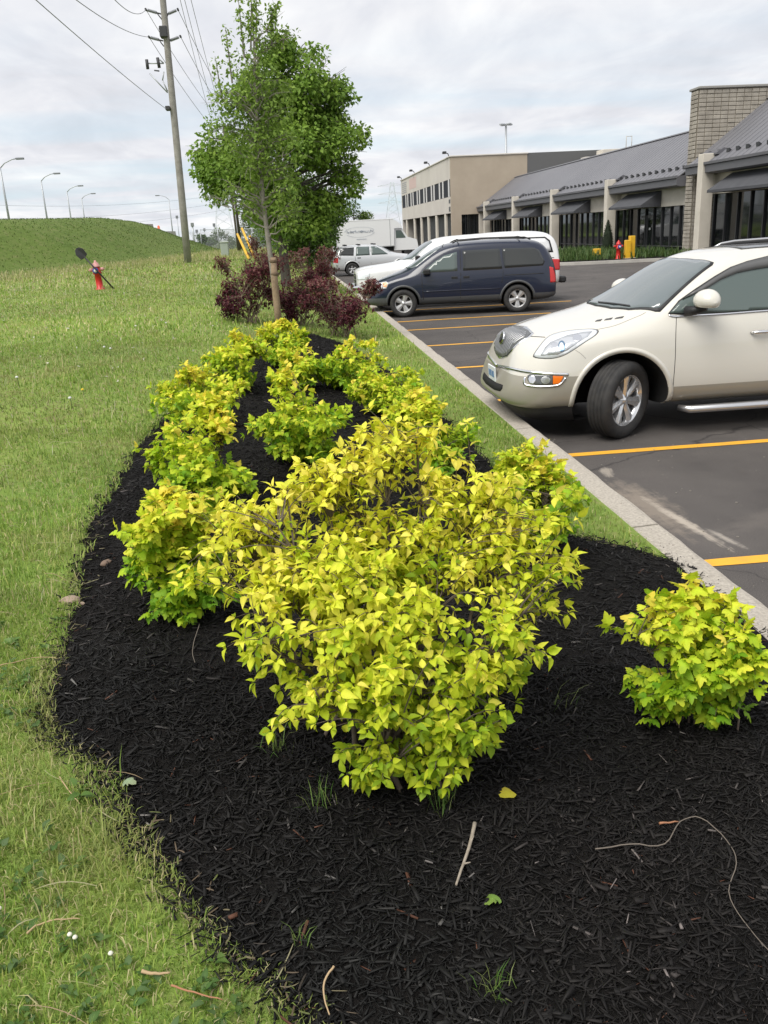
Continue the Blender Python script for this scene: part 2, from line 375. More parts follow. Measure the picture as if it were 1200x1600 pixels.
# ------------------------------------------------------------------ parking lot
def asphalt_mat():
    m = bpy.data.materials.new('asphalt'); m.use_nodes = True; t = m.node_tree; b = t.nodes['Principled BSDF']
    pos = N(t, 'ShaderNodeNewGeometry').outputs['Position']
    n1 = N(t, 'ShaderNodeTexNoise', inp={'Scale': 0.6, 'Detail': 6.0, 'Roughness': 0.65}); L(t, pos, n1.inputs['Vector'])
    n2 = N(t, 'ShaderNodeTexNoise', inp={'Scale': 140.0, 'Detail': 3.0}); L(t, pos, n2.inputs['Vector'])
    c = ramp(t, n1.outputs['Fac'], [(0.34, (0.064, 0.058, 0.056)), (0.52, (0.088, 0.080, 0.076)), (0.7, (0.112, 0.101, 0.095))])
    mx = N(t, 'ShaderNodeMix', data_type='RGBA', blend_type='MULTIPLY'); mx.inputs[0].default_value = 1
    L(t, c, mx.inputs[6]); L(t, ramp(t, n2.outputs['Fac'], [(0.3, (0.6, 0.6, 0.6)), (0.7, (1.35, 1.33, 1.3))]), mx.inputs[7])
    col = mx.outputs[2]
    sp = N(t, 'ShaderNodeSeparateXYZ'); L(t, pos, sp.inputs[0])
    # dried sandy wash and scuffs in the bays beside the kerb
    def stain(col, x, y, ang, la, lb, cc, amt, sc):
        mp = N(t, 'ShaderNodeMapping', vector_type='TEXTURE'); mp.inputs['Location'].default_value = (x, y, 0); mp.inputs['Rotation'].default_value = (0, 0, ang); mp.inputs['Scale'].default_value = (la, lb, 1)
        L(t, pos, mp.inputs[0])
        gr = N(t, 'ShaderNodeTexGradient', gradient_type='SPHERICAL'); L(t, mp.outputs[0], gr.inputs[0])
        nz = N(t, 'ShaderNodeTexNoise', inp={'Scale': sc, 'Detail': 7.0, 'Roughness': 0.7}); 
        m2 = N(t, 'ShaderNodeMapping'); m2.inputs['Scale'].default_value = (0.35, 1.2, 1); L(t, mp.outputs[0], m2.inputs[0]); L(t, m2.outputs[0], nz.inputs['Vector'])
        nw = N(t, 'ShaderNodeTexNoise', inp={'Scale': 9.0, 'Detail': 9.0, 'Roughness': 0.75}); L(t, pos, nw.inputs['Vector'])
        k = math_n(t, 'ADD', math_n(t, 'ADD', math_n(t, 'MULTIPLY', gr.outputs['Fac'], 1.0), math_n(t, 'MULTIPLY', math_n(t, 'SUBTRACT', nz.outputs['Fac'], 0.5), 1.3)), math_n(t, 'MULTIPLY', math_n(t, 'SUBTRACT', nw.outputs['Fac'], 0.5), 1.5))
        k = math_n(t, 'MULTIPLY', k, math_n(t, 'MULTIPLY', gr.outputs['Fac'], 4.0, True))
        f = ramp(t, k, [(0.22, (0, 0, 0)), (0.75, (amt, amt, amt))])
        mm = N(t, 'ShaderNodeMix', data_type='RGBA'); L(t, f, mm.inputs[0]); L(t, col, mm.inputs[6]); mm.inputs[7].default_value = (*cc, 1)
        return mm.outputs[2]
    sand = (0.36, 0.30, 0.24)
    col = stain(col, 2.60, 6.0, math.radians(91), 1.05, 0.30, (0.25, 0.21, 0.17), 0.75, 2.2)
    col = stain(col, 2.70, 5.6, math.radians(95), 0.85, 0.07, (0.42, 0.37, 0.31), 0.85, 5.0)
    col = stain(col, 2.82, 5.2, math.radians(100), 0.3, 0.05, (0.40, 0.36, 0.31), 0.7, 6.0)
    col = stain(col, 3.3, 5.5, math.radians(20), 0.7, 0.25, (0.16, 0.14, 0.125), 0.35, 3.5)
    col = stain(col, 2.64, 7.0, math.radians(80), 0.25, 0.09, (0.36, 0.32, 0.27), 0.7, 3.0)
    col = stain(col, 4.4, 4.2, math.radians(0), 0.9, 0.5, (0.03, 0.028, 0.027), 0.6, 2.5)
    col = stain(col, 3.6, 11.8, math.radians(0), 1.4, 0.6, (0.03, 0.028, 0.027), 0.5, 2.0)
    # hairline cracks sealed and unsealed
    vo = N(t, 'ShaderNodeTexVoronoi', feature='DISTANCE_TO_EDGE', inp={'Scale': 0.32}); nd = N(t, 'ShaderNodeTexNoise', inp={'Scale': 2.0, 'Detail': 5.0})
    L(t, pos, nd.inputs['Vector']); va = N(t, 'ShaderNodeVectorMath', operation='MULTIPLY_ADD'); va.inputs[1].default_value = (.5, .5, 0); L(t, nd.outputs['Color'], va.inputs[0]); L(t, pos, va.inputs[2]); L(t, va.outputs[0], vo.inputs['Vector'])
    ck = N(t, 'ShaderNodeMix', data_type='RGBA'); L(t, ramp(t, vo.outputs['Distance'], [(0.0, (.75, .75, .75)), (0.004, (0, 0, 0))]), ck.inputs[0]); L(t, col, ck.inputs[6]); ck.inputs[7].default_value = (.022, .020, .020, 1); col = ck.outputs[2]
    L(t, col, b.inputs['Base Color'])
    b.inputs['Roughness'].default_value = 0.82; b.inputs['Specular IOR Level'].default_value = 0.35
    n3 = N(t, 'ShaderNodeTexNoise', inp={'Scale': 220.0, 'Detail': 2.0}); L(t, pos, n3.inputs['Vector'])
    bp = N(t, 'ShaderNodeBump', inp={'Strength': 0.35, 'Distance': 0.01}); L(t, n3.outputs['Fac'], bp.inputs['Height']); L(t, bp.outputs[0], b.inputs['Normal'])
    return m
m_asph = asphalt_mat()
tag(link('parking_lot', grid_mesh('parking_lot', np.linspace(2.2, 110, 30), np.linspace(-15, 200, 40), lambda x, y: x*0, m_asph)), kind='structure')
m_yline = mat('line_paint', (0.80, 0.40, 0.03), 0.65, col2=(0.62, 0.33, 0.045), nscale=9, ndetail=8, coords='World', bump=0.2, bscale=150, nlo=0.45, nhi=0.75)
for i, yy in enumerate([1.98, 4.80, 7.63, 10.5, 13.33, 16.2, 19.05, 21.0, 24.0, 27.0, 30.0, 33.0]):
    w = 0.058
    n = 24; pts = []
    V = []
    for k in range(n+1):
        x = 2.43 + 5.4*k/n; V += [(x, yy-w+rnd.uniform(-.004, .004)-0.012*(x-2.4)*0.4, 0.004), (x, yy+w+rnd.uniform(-.004, .004)-0.012*(x-2.4)*0.4, 0.004)]
    b = MB(); b.mat(m_yline); b.add(V, [(2*k, 2*k+2, 2*k+3, 2*k+1) for k in range(n)])
    o = b.build('painted_line'); tag(o, kind='structure')
# kerb of poured concrete lengths with open joints
m_kerb = mat('kerb_concrete', (0.36, 0.325, 0.28), 0.9, col2=(0.53, 0.485, 0.42), nscale=55, ndetail=5, coords='World', bump=0.6, bscale=120, spec=0.2)
kroot = empty('kerb', (2.1, 0, 0)); tag(kroot, kind='structure')
prof = [(0.03, -0.05), (0.03, 0.145), (0.045, 0.158), (0.20, 0.160), (0.232, 0.148), (0.248, 0.12), (0.28, -0.05)]
y = -4.0; k = 0
while y < 110:
    ln = 3.05
    n = 22 if y < 20 else 3; V = []; F = []
    for i in range(n+1):
        yy = y + 0.012 + (ln-0.024)*i/n
        xk = 0.0 - max(0, yy-30)*0.009
        for j, (px, pz) in enumerate(prof):
            wob = 0.007*vnoise(np.array([yy*3+j]), np.array([j*7.0]), 0.6, 11)[0] if (0 < j < 6 and y < 20) else 0
            chip = 0.02*max(0.0, float(vnoise(np.array([yy*2]), np.array([3.0]), 0.35, 21)[0])-0.35) if j in (3, 4, 5) and y < 20 else 0
            V.append((px+xk+wob-chip, yy, pz+wob*0.6-chip))
    m_ = len(prof)
    for i in range(n):
        for j in range(m_-1): F.append((i*m_+j, i*m_+j+1, (i+1)*m_+j+1, (i+1)*m_+j))
    F += [list(range(m_)), [n*m_+j for j in range(m_)][::-1]]
    b = MB(); b.mat(m_kerb); b.add(V, F, False); b.build('kerb_length', None, kroot); y += ln
# ------------------------------------------------------------------ low commercial building with mansard roof
m_beige = mat('stucco_beige', (0.58, 0.54, 0.465), 0.9, col2=(0.64, 0.595, 0.52), nscale=1.2, bump=0.15, bscale=60, coords='World')
m_tan = mat('stucco_tan', (0.40, 0.335, 0.26), 0.9, col2=(0.445, 0.375, 0.295), nscale=0.5, bump=0.1, bscale=40, coords='World')
m_pale = mat('precast_pale', (0.56, 0.52, 0.475), 0.9, col2=(0.61, 0.57, 0.52), nscale=0.4, coords='World')
m_roof = mat('roof_metal', (0.160, 0.160, 0.176), 0.5, 0.1, col2=(0.182, 0.181, 0.197), nscale=0.25, coords='World')
m_fascia = mat('fascia_metal', (0.135, 0.135, 0.148), 0.5, 0.1)
m_dark = mat('dark_metal', (0.035, 0.036, 0.040), 0.45)
m_awn = mat('awning_fabric', (0.060, 0.062, 0.070), 0.8, col2=(0.075, 0.077, 0.085), nscale=2)
m_wglass = glass_mat('shop_glass', (0.012, 0.014, 0.015), 0.04, 1.5)
m_block = mat('split_block', (0.29, 0.262, 0.222), 0.95, col2=(0.42, 0.385, 0.33), nscale=1.6, ndetail=8, coords='World', bump=0.5, bscale=25)
m_mortar = mat('mortar', (0.20, 0.175, 0.14), 0.95)
m_white_trim = mat('white_fin', (0.66, 0.65, 0.64), 0.7)
m_conc = mat('concrete', (0.42, 0.40, 0.37), 0.9, col2=(0.5, 0.48, 0.44), nscale=2, bump=0.3, bscale=50)
bl = empty('shop_building', (21.8, 60, 0))
tag(bl, 'long low shop building with grey metal mansard roof and dark wedge awnings', 'building')
BO = Vector((21.8, 60, 0))
def bpart(name, m, fn, *a, parent=None, **k):
    b = MB(); b.mat(m); getattr(b, fn)(*a, **k); par = parent or bl
    b.v = [(v[0]-BO.x, v[1]-BO.y, v[2]-BO.z) for v in b.v]
    return b.build(name, None, par)
def section(Y0, Y1, dz, piers, bays, zr):
    """wall, glazing, piers, eaves, roof with seams and snow guards"""
    bpart('wall', m_beige, 'box', 21.80, 22.1, Y0, Y1, 2.72+dz, 4.3+dz)
    bpart('inner_wall', m_dark, 'box', 23.2, 23.4, Y0, Y1, 0, 4.0+dz)
    bpart('plinth', m_conc, 'box', 21.70, 22.1, Y0, Y1, 0, 0.16)
    rf = bpart('roof', m_roof, 'prism', [(21.12, 4.16+dz), (21.12, 4.22+dz), (25.3, zr), (46, zr), (46, zr-.3), (25.3, zr-.25)], Y0, Y1, 'y')
    bpart('ridge_cap', m_fascia, 'prism', [(25.1, zr-.06), (25.3, zr+.05), (25.6, zr+.05), (25.6, zr-.1)], Y0, Y1, 'y')
    # eave boxes between the piers
    ed = [Y0] + [q for p in piers for q in (p[0], p[0]+.55)] + [Y1]
    ed = sorted(ed)
    for a, b_ in zip(ed[0::2], ed[1::2]):
        if b_-a < 0.2: continue
        bpart('eave', m_fascia, 'prism', [(21.0, 3.74+dz), (20.98, 4.06+dz), (21.08, 4.18+dz), (21.80, 4.3+dz), (21.79, 3.68+dz), (21.2, 3.68+dz)], a+.01, b_-.01, 'y')
        bpart('gutter', m_roof, 'prism', [(20.90, 4.10+dz), (20.88, 4.22+dz), (21.02, 4.24+dz), (21.05, 4.10+dz)], a+.01, b_-.01, 'y')
    for (a, b_) in piers:
        bpart('pier', m_beige, 'cbox', 20.87, 21.50, a, a+.55, 0.0, 4.62+dz, .02)
        bpart('pier_saddle', m_fascia, 'prism', [(21.4, 4.64+dz), (21.75, 4.85+dz), (21.95, 4.78+dz), (21.95, 4.55+dz), (21.4, 4.55+dz)], a-.35, b_+.35, 'y')
    # standing seams and snow guards share their meshes
    sl = math.atan2(zr-4.22-dz, 4.18); ln = math.hypot(zr-4.22-dz, 4.18)
    sm = MB(); sm.mat(m_roof); sm.box(0, ln-.05, -.008, .008, 0, .010); sme = sm.mesh('seam')
    gm_ = MB(); gm_.mat(m_dark); gm_.add([(0, -.14, 0), (0, .14, 0), (.10, .14, .16), (.10, -.14, .16), (.16, -.14, 0), (.16, .14, 0)], [(0, 1, 2, 3), (3, 2, 5, 4), (0, 3, 4), (1, 5, 2)]); gme = gm_.mesh('snow_guard')
    y = Y0+.3; k = 0
    while y < Y1-.2:
        o = link('seam', sme, bl, (21.12-BO.x, y-BO.y, 4.225+dz)); o.rotation_euler = (0, -sl, 0); y += .61
    y = Y0+.5
    while y < Y1-.3:
        t = .55
        o = link('snow_guard', gme, bl, (21.12+t*math.cos(sl)-BO.x, y-BO.y, 4.24+dz+t*math.sin(sl))); o.rotation_euler = (0, -sl, 0); y += .92
    for (a, b_, aw) in bays:
        n = max(2, round((b_-a)/1.25)); w = (b_-a)/n
        for k in range(n):
            g_ = bpart('window', m_wglass, 'box', 22.02, 22.04, a+k*w+.04, a+(k+1)*w-.04, .55, 2.70+dz)
            bpart('kick_panel', m_wglass, 'box', 22.02, 22.045, a+k*w+.04, a+(k+1)*w-.04, .18, .50)
            bpart('mullion', m_dark, 'box', 21.93, 22.06, a+k*w-.045, a+k*w+.045, .16, 2.715+dz)
        bpart('mullion', m_dark, 'box', 21.93, 22.06, b_-.05, b_+.05, .16, 2.715+dz)
        bpart('transom', m_dark, 'box', 21.94, 22.055, a, b_, .50, .56)
        if aw:
            y0, y1 = aw
            bpart('awning', m_awn, 'prism', [(21.78, 3.62+dz), (20.55, 2.86+dz), (20.55, 2.74+dz), (21.78, 2.74+dz)], y0, y1, 'y')
section(46.9, 97.4, 0.0, [(57.0, 57.9), (69.2, 70.1), (81.3, 82.2), (93.3, 94.2)], [(47.2, 58.0, (50.6, 55.8)), (59.0, 70.2, (62.8, 68.4)), (71.2, 82.2, (75.0, 80.6)), (83.4, 94.6, (87.4, 92.8))], 7.12)
section(20.0, 45.9, 0.42, [(43.7, 44.5), (31.0, 31.8)], [(32.2, 44.4, (35.4, 42.4)), (20.5, 31.0, (24, 29.5))], 7.75)
# doors with pale notices in the nearest bay
for (y0, y1) in ((52.0, 52.9), (53.0, 53.9)):
    d = bpart('door', m_dark, 'cbox', 21.97, 22.018, y0, y1, .16, 2.3, .01)
    bpart('door_pane', m_wglass, 'box', 21.955, 21.968, y0+.1, y1-.1, .5, 2.15, parent=d)
    bpart('notice', m_white_trim, 'box', 21.945, 21.953, y0+.35, y0+.6, 1.45, 1.58, parent=d)
# block fin wall: stack-bonded blocks, each laid singly where it shows
fin = empty('block_fin_wall', (21.5, 46.4, 0)); tag(fin, 'tall tan block fin wall standing up between the two roofs', 'wall')
fb = MB(); fb.mat(m_mortar); fb.box(0.02, 6.0, -.48, .48, 0, 8.25); fb.build('core', None, fin)
cp = MB(); cp.mat(mat('coping', (0.30, 0.29, 0.27), 0.6)); cp.cbox(-.06, 6.1, -.58, .58, 8.26, 8.38, .02); cp.build('coping', None, fin)
bw, bh = .40, .20
def block_mesh(L_, W_, H_):
    b = MB(); b.mat(m_block); b.cbox(0, L_, 0, W_, 0, H_, .018); return b.mesh('block')
bm_end = block_mesh(.06, bw-.025, bh-.022); bm_face = block_mesh(bw-.025, .06, bh-.022)
cnt = 0; rest = MB(); rest.mat(m_block)
def rough_col(k): return rnd.uniform(-.012, .012)
for iz in range(41):
    z = .02 + iz*bh
    for iy in range(2):                      # narrow end towards the lot
        if z > 1.0 and cnt < 300: link('block', bm_end, fin, (-.035+rough_col(0), -.385+iy*bw, z)); cnt += 1
        else: rest.box(-.03, .03, -.385+iy*bw, -.385+iy*bw+bw-.025, z, z+bh-.022)
for iz in range(40, -1, -1):
    z = .02 + iz*bh
    for ix in range(14):                     # broad face, seen above the near roof slope
        x = .02 + ix*bw
        if x < 3.6 and z > 3.9 + 0.76*(x-.4) and cnt < 300: link('block', bm_face, fin, (x, -.515+rough_col(1), z)); cnt += 1
        else: rest.box(x, x+bw-.025, -.51, -.45, z, z+bh-.022)
o = rest.build('blockwork', None, fin); o['kind'] = 'stuff'

# ------------------------------------------------------------------ two-storey block beyond
b2 = empty('office_block', (18.15, 97.5, 0)); tag(b2, 'two-storey tan office block with dark ribbon windows and a column arcade', 'building')
BO = Vector((18.15, 97.5, 0)); _bl = bl; bl = b2
bpart('wall', m_tan, 'box', 18.16, 19.25, 97.46, 98.0, 0, 9.4); bpart('wall', m_tan, 'box', 21.2, 26.6, 97.46, 98.0, 0, 9.4)
bpart('wall', m_tan, 'box', 19.25, 21.2, 97.46, 98.0, 3.5, 9.4)
bpart('pier', m_beige, 'cbox', 21.15, 21.65, 97.2, 97.44, 0, 3.5, .02)
bpart('upper_wall', m_pale, 'box', 18.15, 18.6, 98.0, 139, 7.22, 9.4); bpart('middle_wall', m_pale, 'box', 18.15, 18.6, 98.0, 139, 3.72, 5.42)
bpart('end_wall', m_pale, 'box', 18.15, 40, 139, 139.4, 0, 9.4)
bpart('coping', m_pale, 'cbox', 18.05, 26.7, 97.36, 139.5, 9.402, 9.55, .03)
bpart('back_wall', m_dark, 'box', 20.4, 20.6, 98.2, 139, 0, 3.7)
bpart('arcade_soffit', m_dark, 'box', 18.6, 20.4, 98, 139, 3.72, 3.8)
bpart('metal_wing', mat('grey_cladding_wall', (0.115, 0.115, 0.115), 0.6), 'box', 26.61, 62, 97.5, 139, 0, 9.5)
dr = bpart('entrance_glass', m_wglass, 'box', 19.25, 21.2, 97.8, 97.85, 0, 3.5)
for k in range(5): bpart('mullion', m_dark, 'box', 19.25+k*.48, 19.29+k*.48, 97.72, 97.8, 0, 3.5, parent=dr)
F_ = [137.1, 134.5, 132.4, 129.0, 126.8, 122.8, 120.7, 116.8, 114.7, 110.7, 108.8, 104.9, 102.6, 98.9]
ed = [139.0] + F_[1:] + [98.0]
for a, b_ in zip(ed[:-1], ed[1:]):
    bpart('window', mat('tinted_window', (0.016, 0.018, 0.026), 0.6, spec=0.15), 'box', 18.20, 18.24, b_+.06, a-.06, 5.42, 7.22)
for y in F_[1:]: bpart('window_fin', m_white_trim, 'cbox', 18.11, 18.235, y-.24, y+.24, 5.40, 7.20, .03)
for (a, b_) in [(135.5, 132.9), (127.3, 124.4), (120.8, 118.4), (114.7, 112.3), (108.5, 106.2), (102.2, 100.2)]:
    bpart('column', m_beige, 'cbox', 18.16, 18.42, a-.9, a-.0, 0, 3.715, .04)
for y in (139.0, 125.3, 112.1, 98.9):
    l_ = bpart('floodlight', m_dark, 'tube', [(18.25, y, 9.55), (18.15, y, 9.85), (17.8, y, 10.0)], .05, 6)
    bpart('floodlight_head', m_dark, 'cbox', 17.55, 17.95, y-.25, y+.25, 9.85, 10.1, .03, parent=l_)
m_sg = mat('faded_sign_grey', (0.36, 0.36, 0.37), 0.8); m_sp = mat('faded_sign_pink', (0.60, 0.45, 0.42), 0.8)
for k in range(6): bpart('sign_lettering', m_sg, 'box', 18.135, 18.148, 133.0+rnd.uniform(0, .6), 138.6-rnd.uniform(0, .5), 9.0-k*.27-.16, 9.0-k*.27)
bpart('sign_panel', m_sp, 'box', 18.135, 18.148, 123.4, 130.2, 7.7, 9.1)
for k, (z, h_) in enumerate(((5.15, .4), (4.4, .5))): bpart('number_sign', m_dark, 'box', 18.12, 18.148, 98.1, 98.9, z-h_, z)
bl = _bl; BO = Vector((21.8, 60, 0))
ru = empty('rooftop_unit', (35.6, 95, 7.12)); tag(ru, 'pale boxy rooftop unit above the grey mansard ridge', 'roof unit')
b = MB(); b.mat(m_beige); b.cbox(-1.8, 1.6, -1, 1, 0, 2.15, .03); b.build('housing', None, ru)
b = MB(); b.mat(m_pale); b.cbox(-3.6, -1.85, -.8, .8, 0, 1.5, .03); b.build('duct', None, ru)
for sx in (.9, 1.5):
    b = MB(); b.mat(m_conc); b.tube([(sx, -.5, 2.15), (sx, -.5, 3.4)], .04, 6); b.build('rail_post', None, ru)
b = MB(); b.mat(m_conc); b.tube([(.9, -.5, 3.35), (1.5, -.5, 3.35)], .03, 6); b.build('rail', None, ru)

# planted island before the shops
isl = empty('planter_island', (17.5, 50, 0)); tag(isl, kind='structure')
pl = [(13.6, 46.2), (14.2, 44.7), (17, 44.0), (20.4, 43.6), (21.3, 45), (21.4, 57), (20, 60.5), (16.5, 58), (14.2, 51)]
pls = [(x-17.5, y-50) for x, y in catmull(pl, 4, True)]
b = MB(); b.mat(m_conc); b.prism(pls, -.02, .15, 'z'); b.build('kerb_edge', None, isl)
b = MB(); b.mat(m_soil); b.prism([(x*.94, y*.94) for x, y in pls], .1, .19, 'z'); b.build('soil', None, isl)
# ------------------------------------------------------------------ vehicles
m_rubber = mat('tyre_rubber', (0.030, 0.030, 0.031), 0.75, col2=(0.048, 0.046, 0.044), nscale=12, spec=0.3, bump=0.15, bscale=90)
m_black = mat('black_plastic', (0.016, 0.016, 0.017), 0.5)
m_well = mat('wheel_well', (0.008, 0.008, 0.008), 0.9)
m_gap = mat('panel_gap', (0.02, 0.019, 0.018), 0.8)
m_chrome = mat('chrome', (0.82, 0.83, 0.85), 0.12, 1.0)
m_alloy = mat('alloy', (0.62, 0.62, 0.63), 0.28, 0.9)
m_rimbright = mat('bright_alloy', (0.78, 0.78, 0.79), 0.22, 0.75)
m_alloy2 = mat('alloy_dull', (0.50, 0.50, 0.50), 0.4, 0.5)
m_disc = mat('brake_disc', (0.10, 0.095, 0.09), 0.5, 0.7)
m_glass = glass_mat('car_glass', (0.11, 0.135, 0.138), 0.03, 2.2)
m_glass_side = glass_mat('side_glass', (0.09, 0.12, 0.112), 0.04, 1.7)
m_glass_dark = glass_mat('tinted_glass', (0.028, 0.031, 0.031), 0.05, 1.6)
m_lens = glass_mat('lamp_lens', (0.74, 0.77, 0.80), 0.08, 1.6)
m_lens_in = mat('lamp_bowl', (0.75, 0.77, 0.8), 0.15, 0.9)
m_amber = glass_mat('amber_lens', (0.85, 0.19, 0.015), 0.12, 1.5)
m_redlens = glass_mat('red_lens', (0.55, 0.02, 0.02), 0.1, 1.6)
m_plate = mat('number_plate', (0.75, 0.78, 0.80), 0.4)
m_plateblue = mat('plate_blue', (0.10, 0.22, 0.42), 0.5)

def ring_faces(V, n_st, ring):
    F = []
    for i in range(n_st-1):
        for j in range(ring): F.append((i*ring+j, i*ring+(j+1) % ring, (i+1)*ring+(j+1) % ring, (i+1)*ring+j))
    return F
class Car:
    def __init__(s, name, stations, loc, rz, paint, wheels=None, arch=0.44, lower=None, lower_mat=None, crease=None, lvl=3, arch_in=0.5, shear=None):
        s.root = empty(name, loc, rz); s.loc = Vector(loc); s.rz = rz
        s.M = Matrix.Translation(loc) @ Matrix.Rotation(rz, 4, 'Z'); s.Mi = s.M.inverted()
        V = []; ns = len(stations); npt = (len(stations[0])-2)//2 + 1      # x, (z,y)*6 , zc  with first pair bottom
        for st in stations:
            x = st[0]; zb, wb = st[1], st[2]; prs = [(st[k], st[k+1]) for k in range(1, len(st)-1, 2)]; zc_ = st[-1]
            ring = [(x, 0, zb)] + [(x, w, z) for z, w in prs] + [(x, 0, zc_)] + [(x, -w, z) for z, w in prs[::-1]]
            if shear: ring = [(x_ + shear(x_, z_), y_, z_) for x_, y_, z_ in ring]
            V += ring
        rg = len(ring); npair = len(prs)
        F = ring_faces(V, ns, rg)
        for base, flip in ((0, 1), ((ns-1)*rg, 0)):
            c = []
            R_ = [base+1+k for k in range(npair)]; Lf = [base+rg-1-k for k in range(npair)]; B = base; T = base+npair+1
            c.append([B, R_[0], Lf[0]])
            for k in range(npair-1): c.append([R_[k], R_[k+1], Lf[k+1], Lf[k]])
            c.append([R_[-1], T, Lf[-1]])
            F += [f[::-1] if flip else f for f in c]
        me = bpy.data.meshes.new('cage'); me.from_pydata(V, [], F)
        bm = bmesh.new(); bm.from_mesh(me); bmesh.ops.recalc_face_normals(bm, faces=bm.faces[:])
        if crease:
            cl = bm.edges.layers.float.get('crease_edge') or bm.edges.layers.float.new('crease_edge')
            bm.verts.ensure_lookup_table()
            for j, cv, i0, i1 in crease:
                for i in range(i0, min(i1, ns-1)):
                    for jj in (j, rg-j):
                        e = bm.edges.get((bm.verts[i*rg+jj], bm.verts[(i+1)*rg+jj]))
                        if e: e[cl] = cv
        bm.to_mesh(me); bm.free()
        me.materials.append(paint); me.materials.append(m_well)
        o = bpy.data.objects.new('tmp', me); COL.objects.link(o)
        md = o.modifiers.new('s', 'SUBSURF'); md.levels = lvl; md.render_levels = lvl
        cut = None
        if wheels:
            cb = MB(); cb.mat(m_well)
            for (wx, r, w) in wheels:
                for sy in (-1, 1):
                    y0, y1 = (-1.3, -arch_in) if sy < 0 else (arch_in, 1.3)
                    prof = [(wx + arch*math.cos(a), r + arch*math.sin(a)) for a in np.linspace(-0.15, PI+0.15, 33)]
                    prof = [(prof[0][0], -0.2)] + prof + [(prof[-1][0], -0.2)]
                    cb.prism(prof, y0, y1, 'y')
            cm = cb.mesh('cut'); cut = bpy.data.objects.new('cut', cm); COL.objects.link(cut)
            md2 = o.modifiers.new('b', 'BOOLEAN'); md2.operation = 'DIFFERENCE'; md2.object = cut; md2.solver = 'EXACT'; md2.material_mode = 'TRANSFER'
        dg = bpy.context.evaluated_depsgraph_get(); dg.update()
        bme = bpy.data.meshes.new_from_object(o.evaluated_get(dg), depsgraph=dg)
        bpy.data.objects.remove(o)
        if cut: bpy.data.objects.remove(cut)
        bm = bmesh.new(); bm.from_mesh(bme)
        for f in bm.faces: f.smooth = f.material_index == 0
        s.bvh = BVHTree.FromBMesh(bm)
        if lower is not None:
            for zz in sorted({q[2] for q in lower}):
                bmesh.ops.bisect_plane(bm, geom=bm.verts[:]+bm.edges[:]+bm.faces[:], plane_co=(0, 0, zz), plane_no=(0, 0, 1))
            for xx in sorted({q[0] for q in lower}):
                bmesh.ops.bisect_plane(bm, geom=bm.verts[:]+bm.edges[:]+bm.faces[:], plane_co=(xx, 0, 0), plane_no=(1, 0, 0))
            def is_low(f):
                if f.material_index != 0: return False
                q = f.calc_center_median(); return any(x0 <= q.x < x1 and q.z < zz for x0, x1, zz in lower)
            b2 = bm.copy()
            bmesh.ops.delete(bm, geom=[f for f in bm.faces if is_low(f)], context='FACES')
            bmesh.ops.delete(b2, geom=[f for f in b2.faces if not is_low(f)], context='FACES')
            lm = bpy.data.meshes.new('lower_cladding'); b2.to_mesh(lm); b2.free(); lm.materials.clear(); lm.materials.append(lower_mat)
            link('lower_cladding', lm, s.root)
        bm.to_mesh(bme); bm.free(); bme.name = 'body'
        s.body = link('body', bme, s.root)
    # -- rays that lay a traced outline onto the body
    def ray_side(s, sy):
        return lambda p: (Vector((p[0], sy*3, p[1])), Vector((0, -sy, 0)))
    def ray_front(s): return lambda p: (Vector((-2, p[0], p[1])), Vector((1, 0, 0)))
    def ray_rear(s): return lambda p: (Vector((9, p[0], p[1])), Vector((-1, 0, 0)))
    def ray_top(s): return lambda p: (Vector((p[0], p[1], 4)), Vector((0, 0, -1)))
    def ray_px(s):
        o = s.Mi @ Vector(CAMP); R3 = s.Mi.to_3x3()
        def f(p):
            d = CR @ np.array([p[0]-CX, p[1]-CY, FOC]); return o, (R3 @ Vector(d)).normalized()
        return f
    def hit(s, ray, p, off):
        o, d = ray(p); h, n, i, dist = s.bvh.ray_cast(o, d)
        if h is None:
            t = max(0.0, (Vector((1.5, 0, 0.8))-o).dot(d)); h, n, i, dist = s.bvh.find_nearest(o+d*t)
        if n.dot(d) > 0: n = -n
        return h + n*off, n
    def _finish(s, name, P, F, Nn, m, parent, mirror, thick):
        outs = []
        for my in ((1, -1) if mirror else (1,)):
            b = MB(); b.mat(m); V = [(p.x, p.y*my, p.z) for p in P]
            b.add(V, F, True)
            if thick:
                cnt = {}
                for f in F:
                    for a, c in zip(f, list(f[1:])+[f[0]]): cnt[frozenset((a, c))] = cnt.get(frozenset((a, c)), 0)+1
                be = [tuple(e) for e, c in cnt.items() if c == 1]; idx = {}
                V2 = []
                for e in be:
                    for a in e:
                        if a not in idx: idx[a] = len(V2); q = P[a]-Nn[a]*thick; V2.append((q.x, q.y*my, q.z))
                o = len(b.v); b.v.extend(V2)
                for a, c in be: b.f.append([a, c, o+idx[c], o+idx[a]]); b.mi.append(0); b.sm.append(False)
            outs.append(b.build(name, None, parent or s.root))
        return outs
    def patch(s, name, ray, outline, m, off=0.004, step=None, parent=None, mirror=False, thick=0.012, smooth=0):
        ol = np.array(catmull(outline, smooth, True)) if smooth else np.array(outline, float)
        lo, hi = ol.min(0), ol.max(0); step = step or max(hi-lo)/14
        ol2 = []
        for i in range(len(ol)):
            a, c = ol[i], ol[(i+1) % len(ol)]; n = max(1, int(np.linalg.norm(c-a)/step))
            for k in range(n): ol2.append(a+(c-a)*k/n)
        v, f = cdt_fill(np.array(ol2), step)
        P = []; Nn = []
        for p in v: h, n = s.hit(ray, p, off); P.append(h); Nn.append(n)
        return s._finish(name, P, f, Nn, m, parent, mirror, thick)
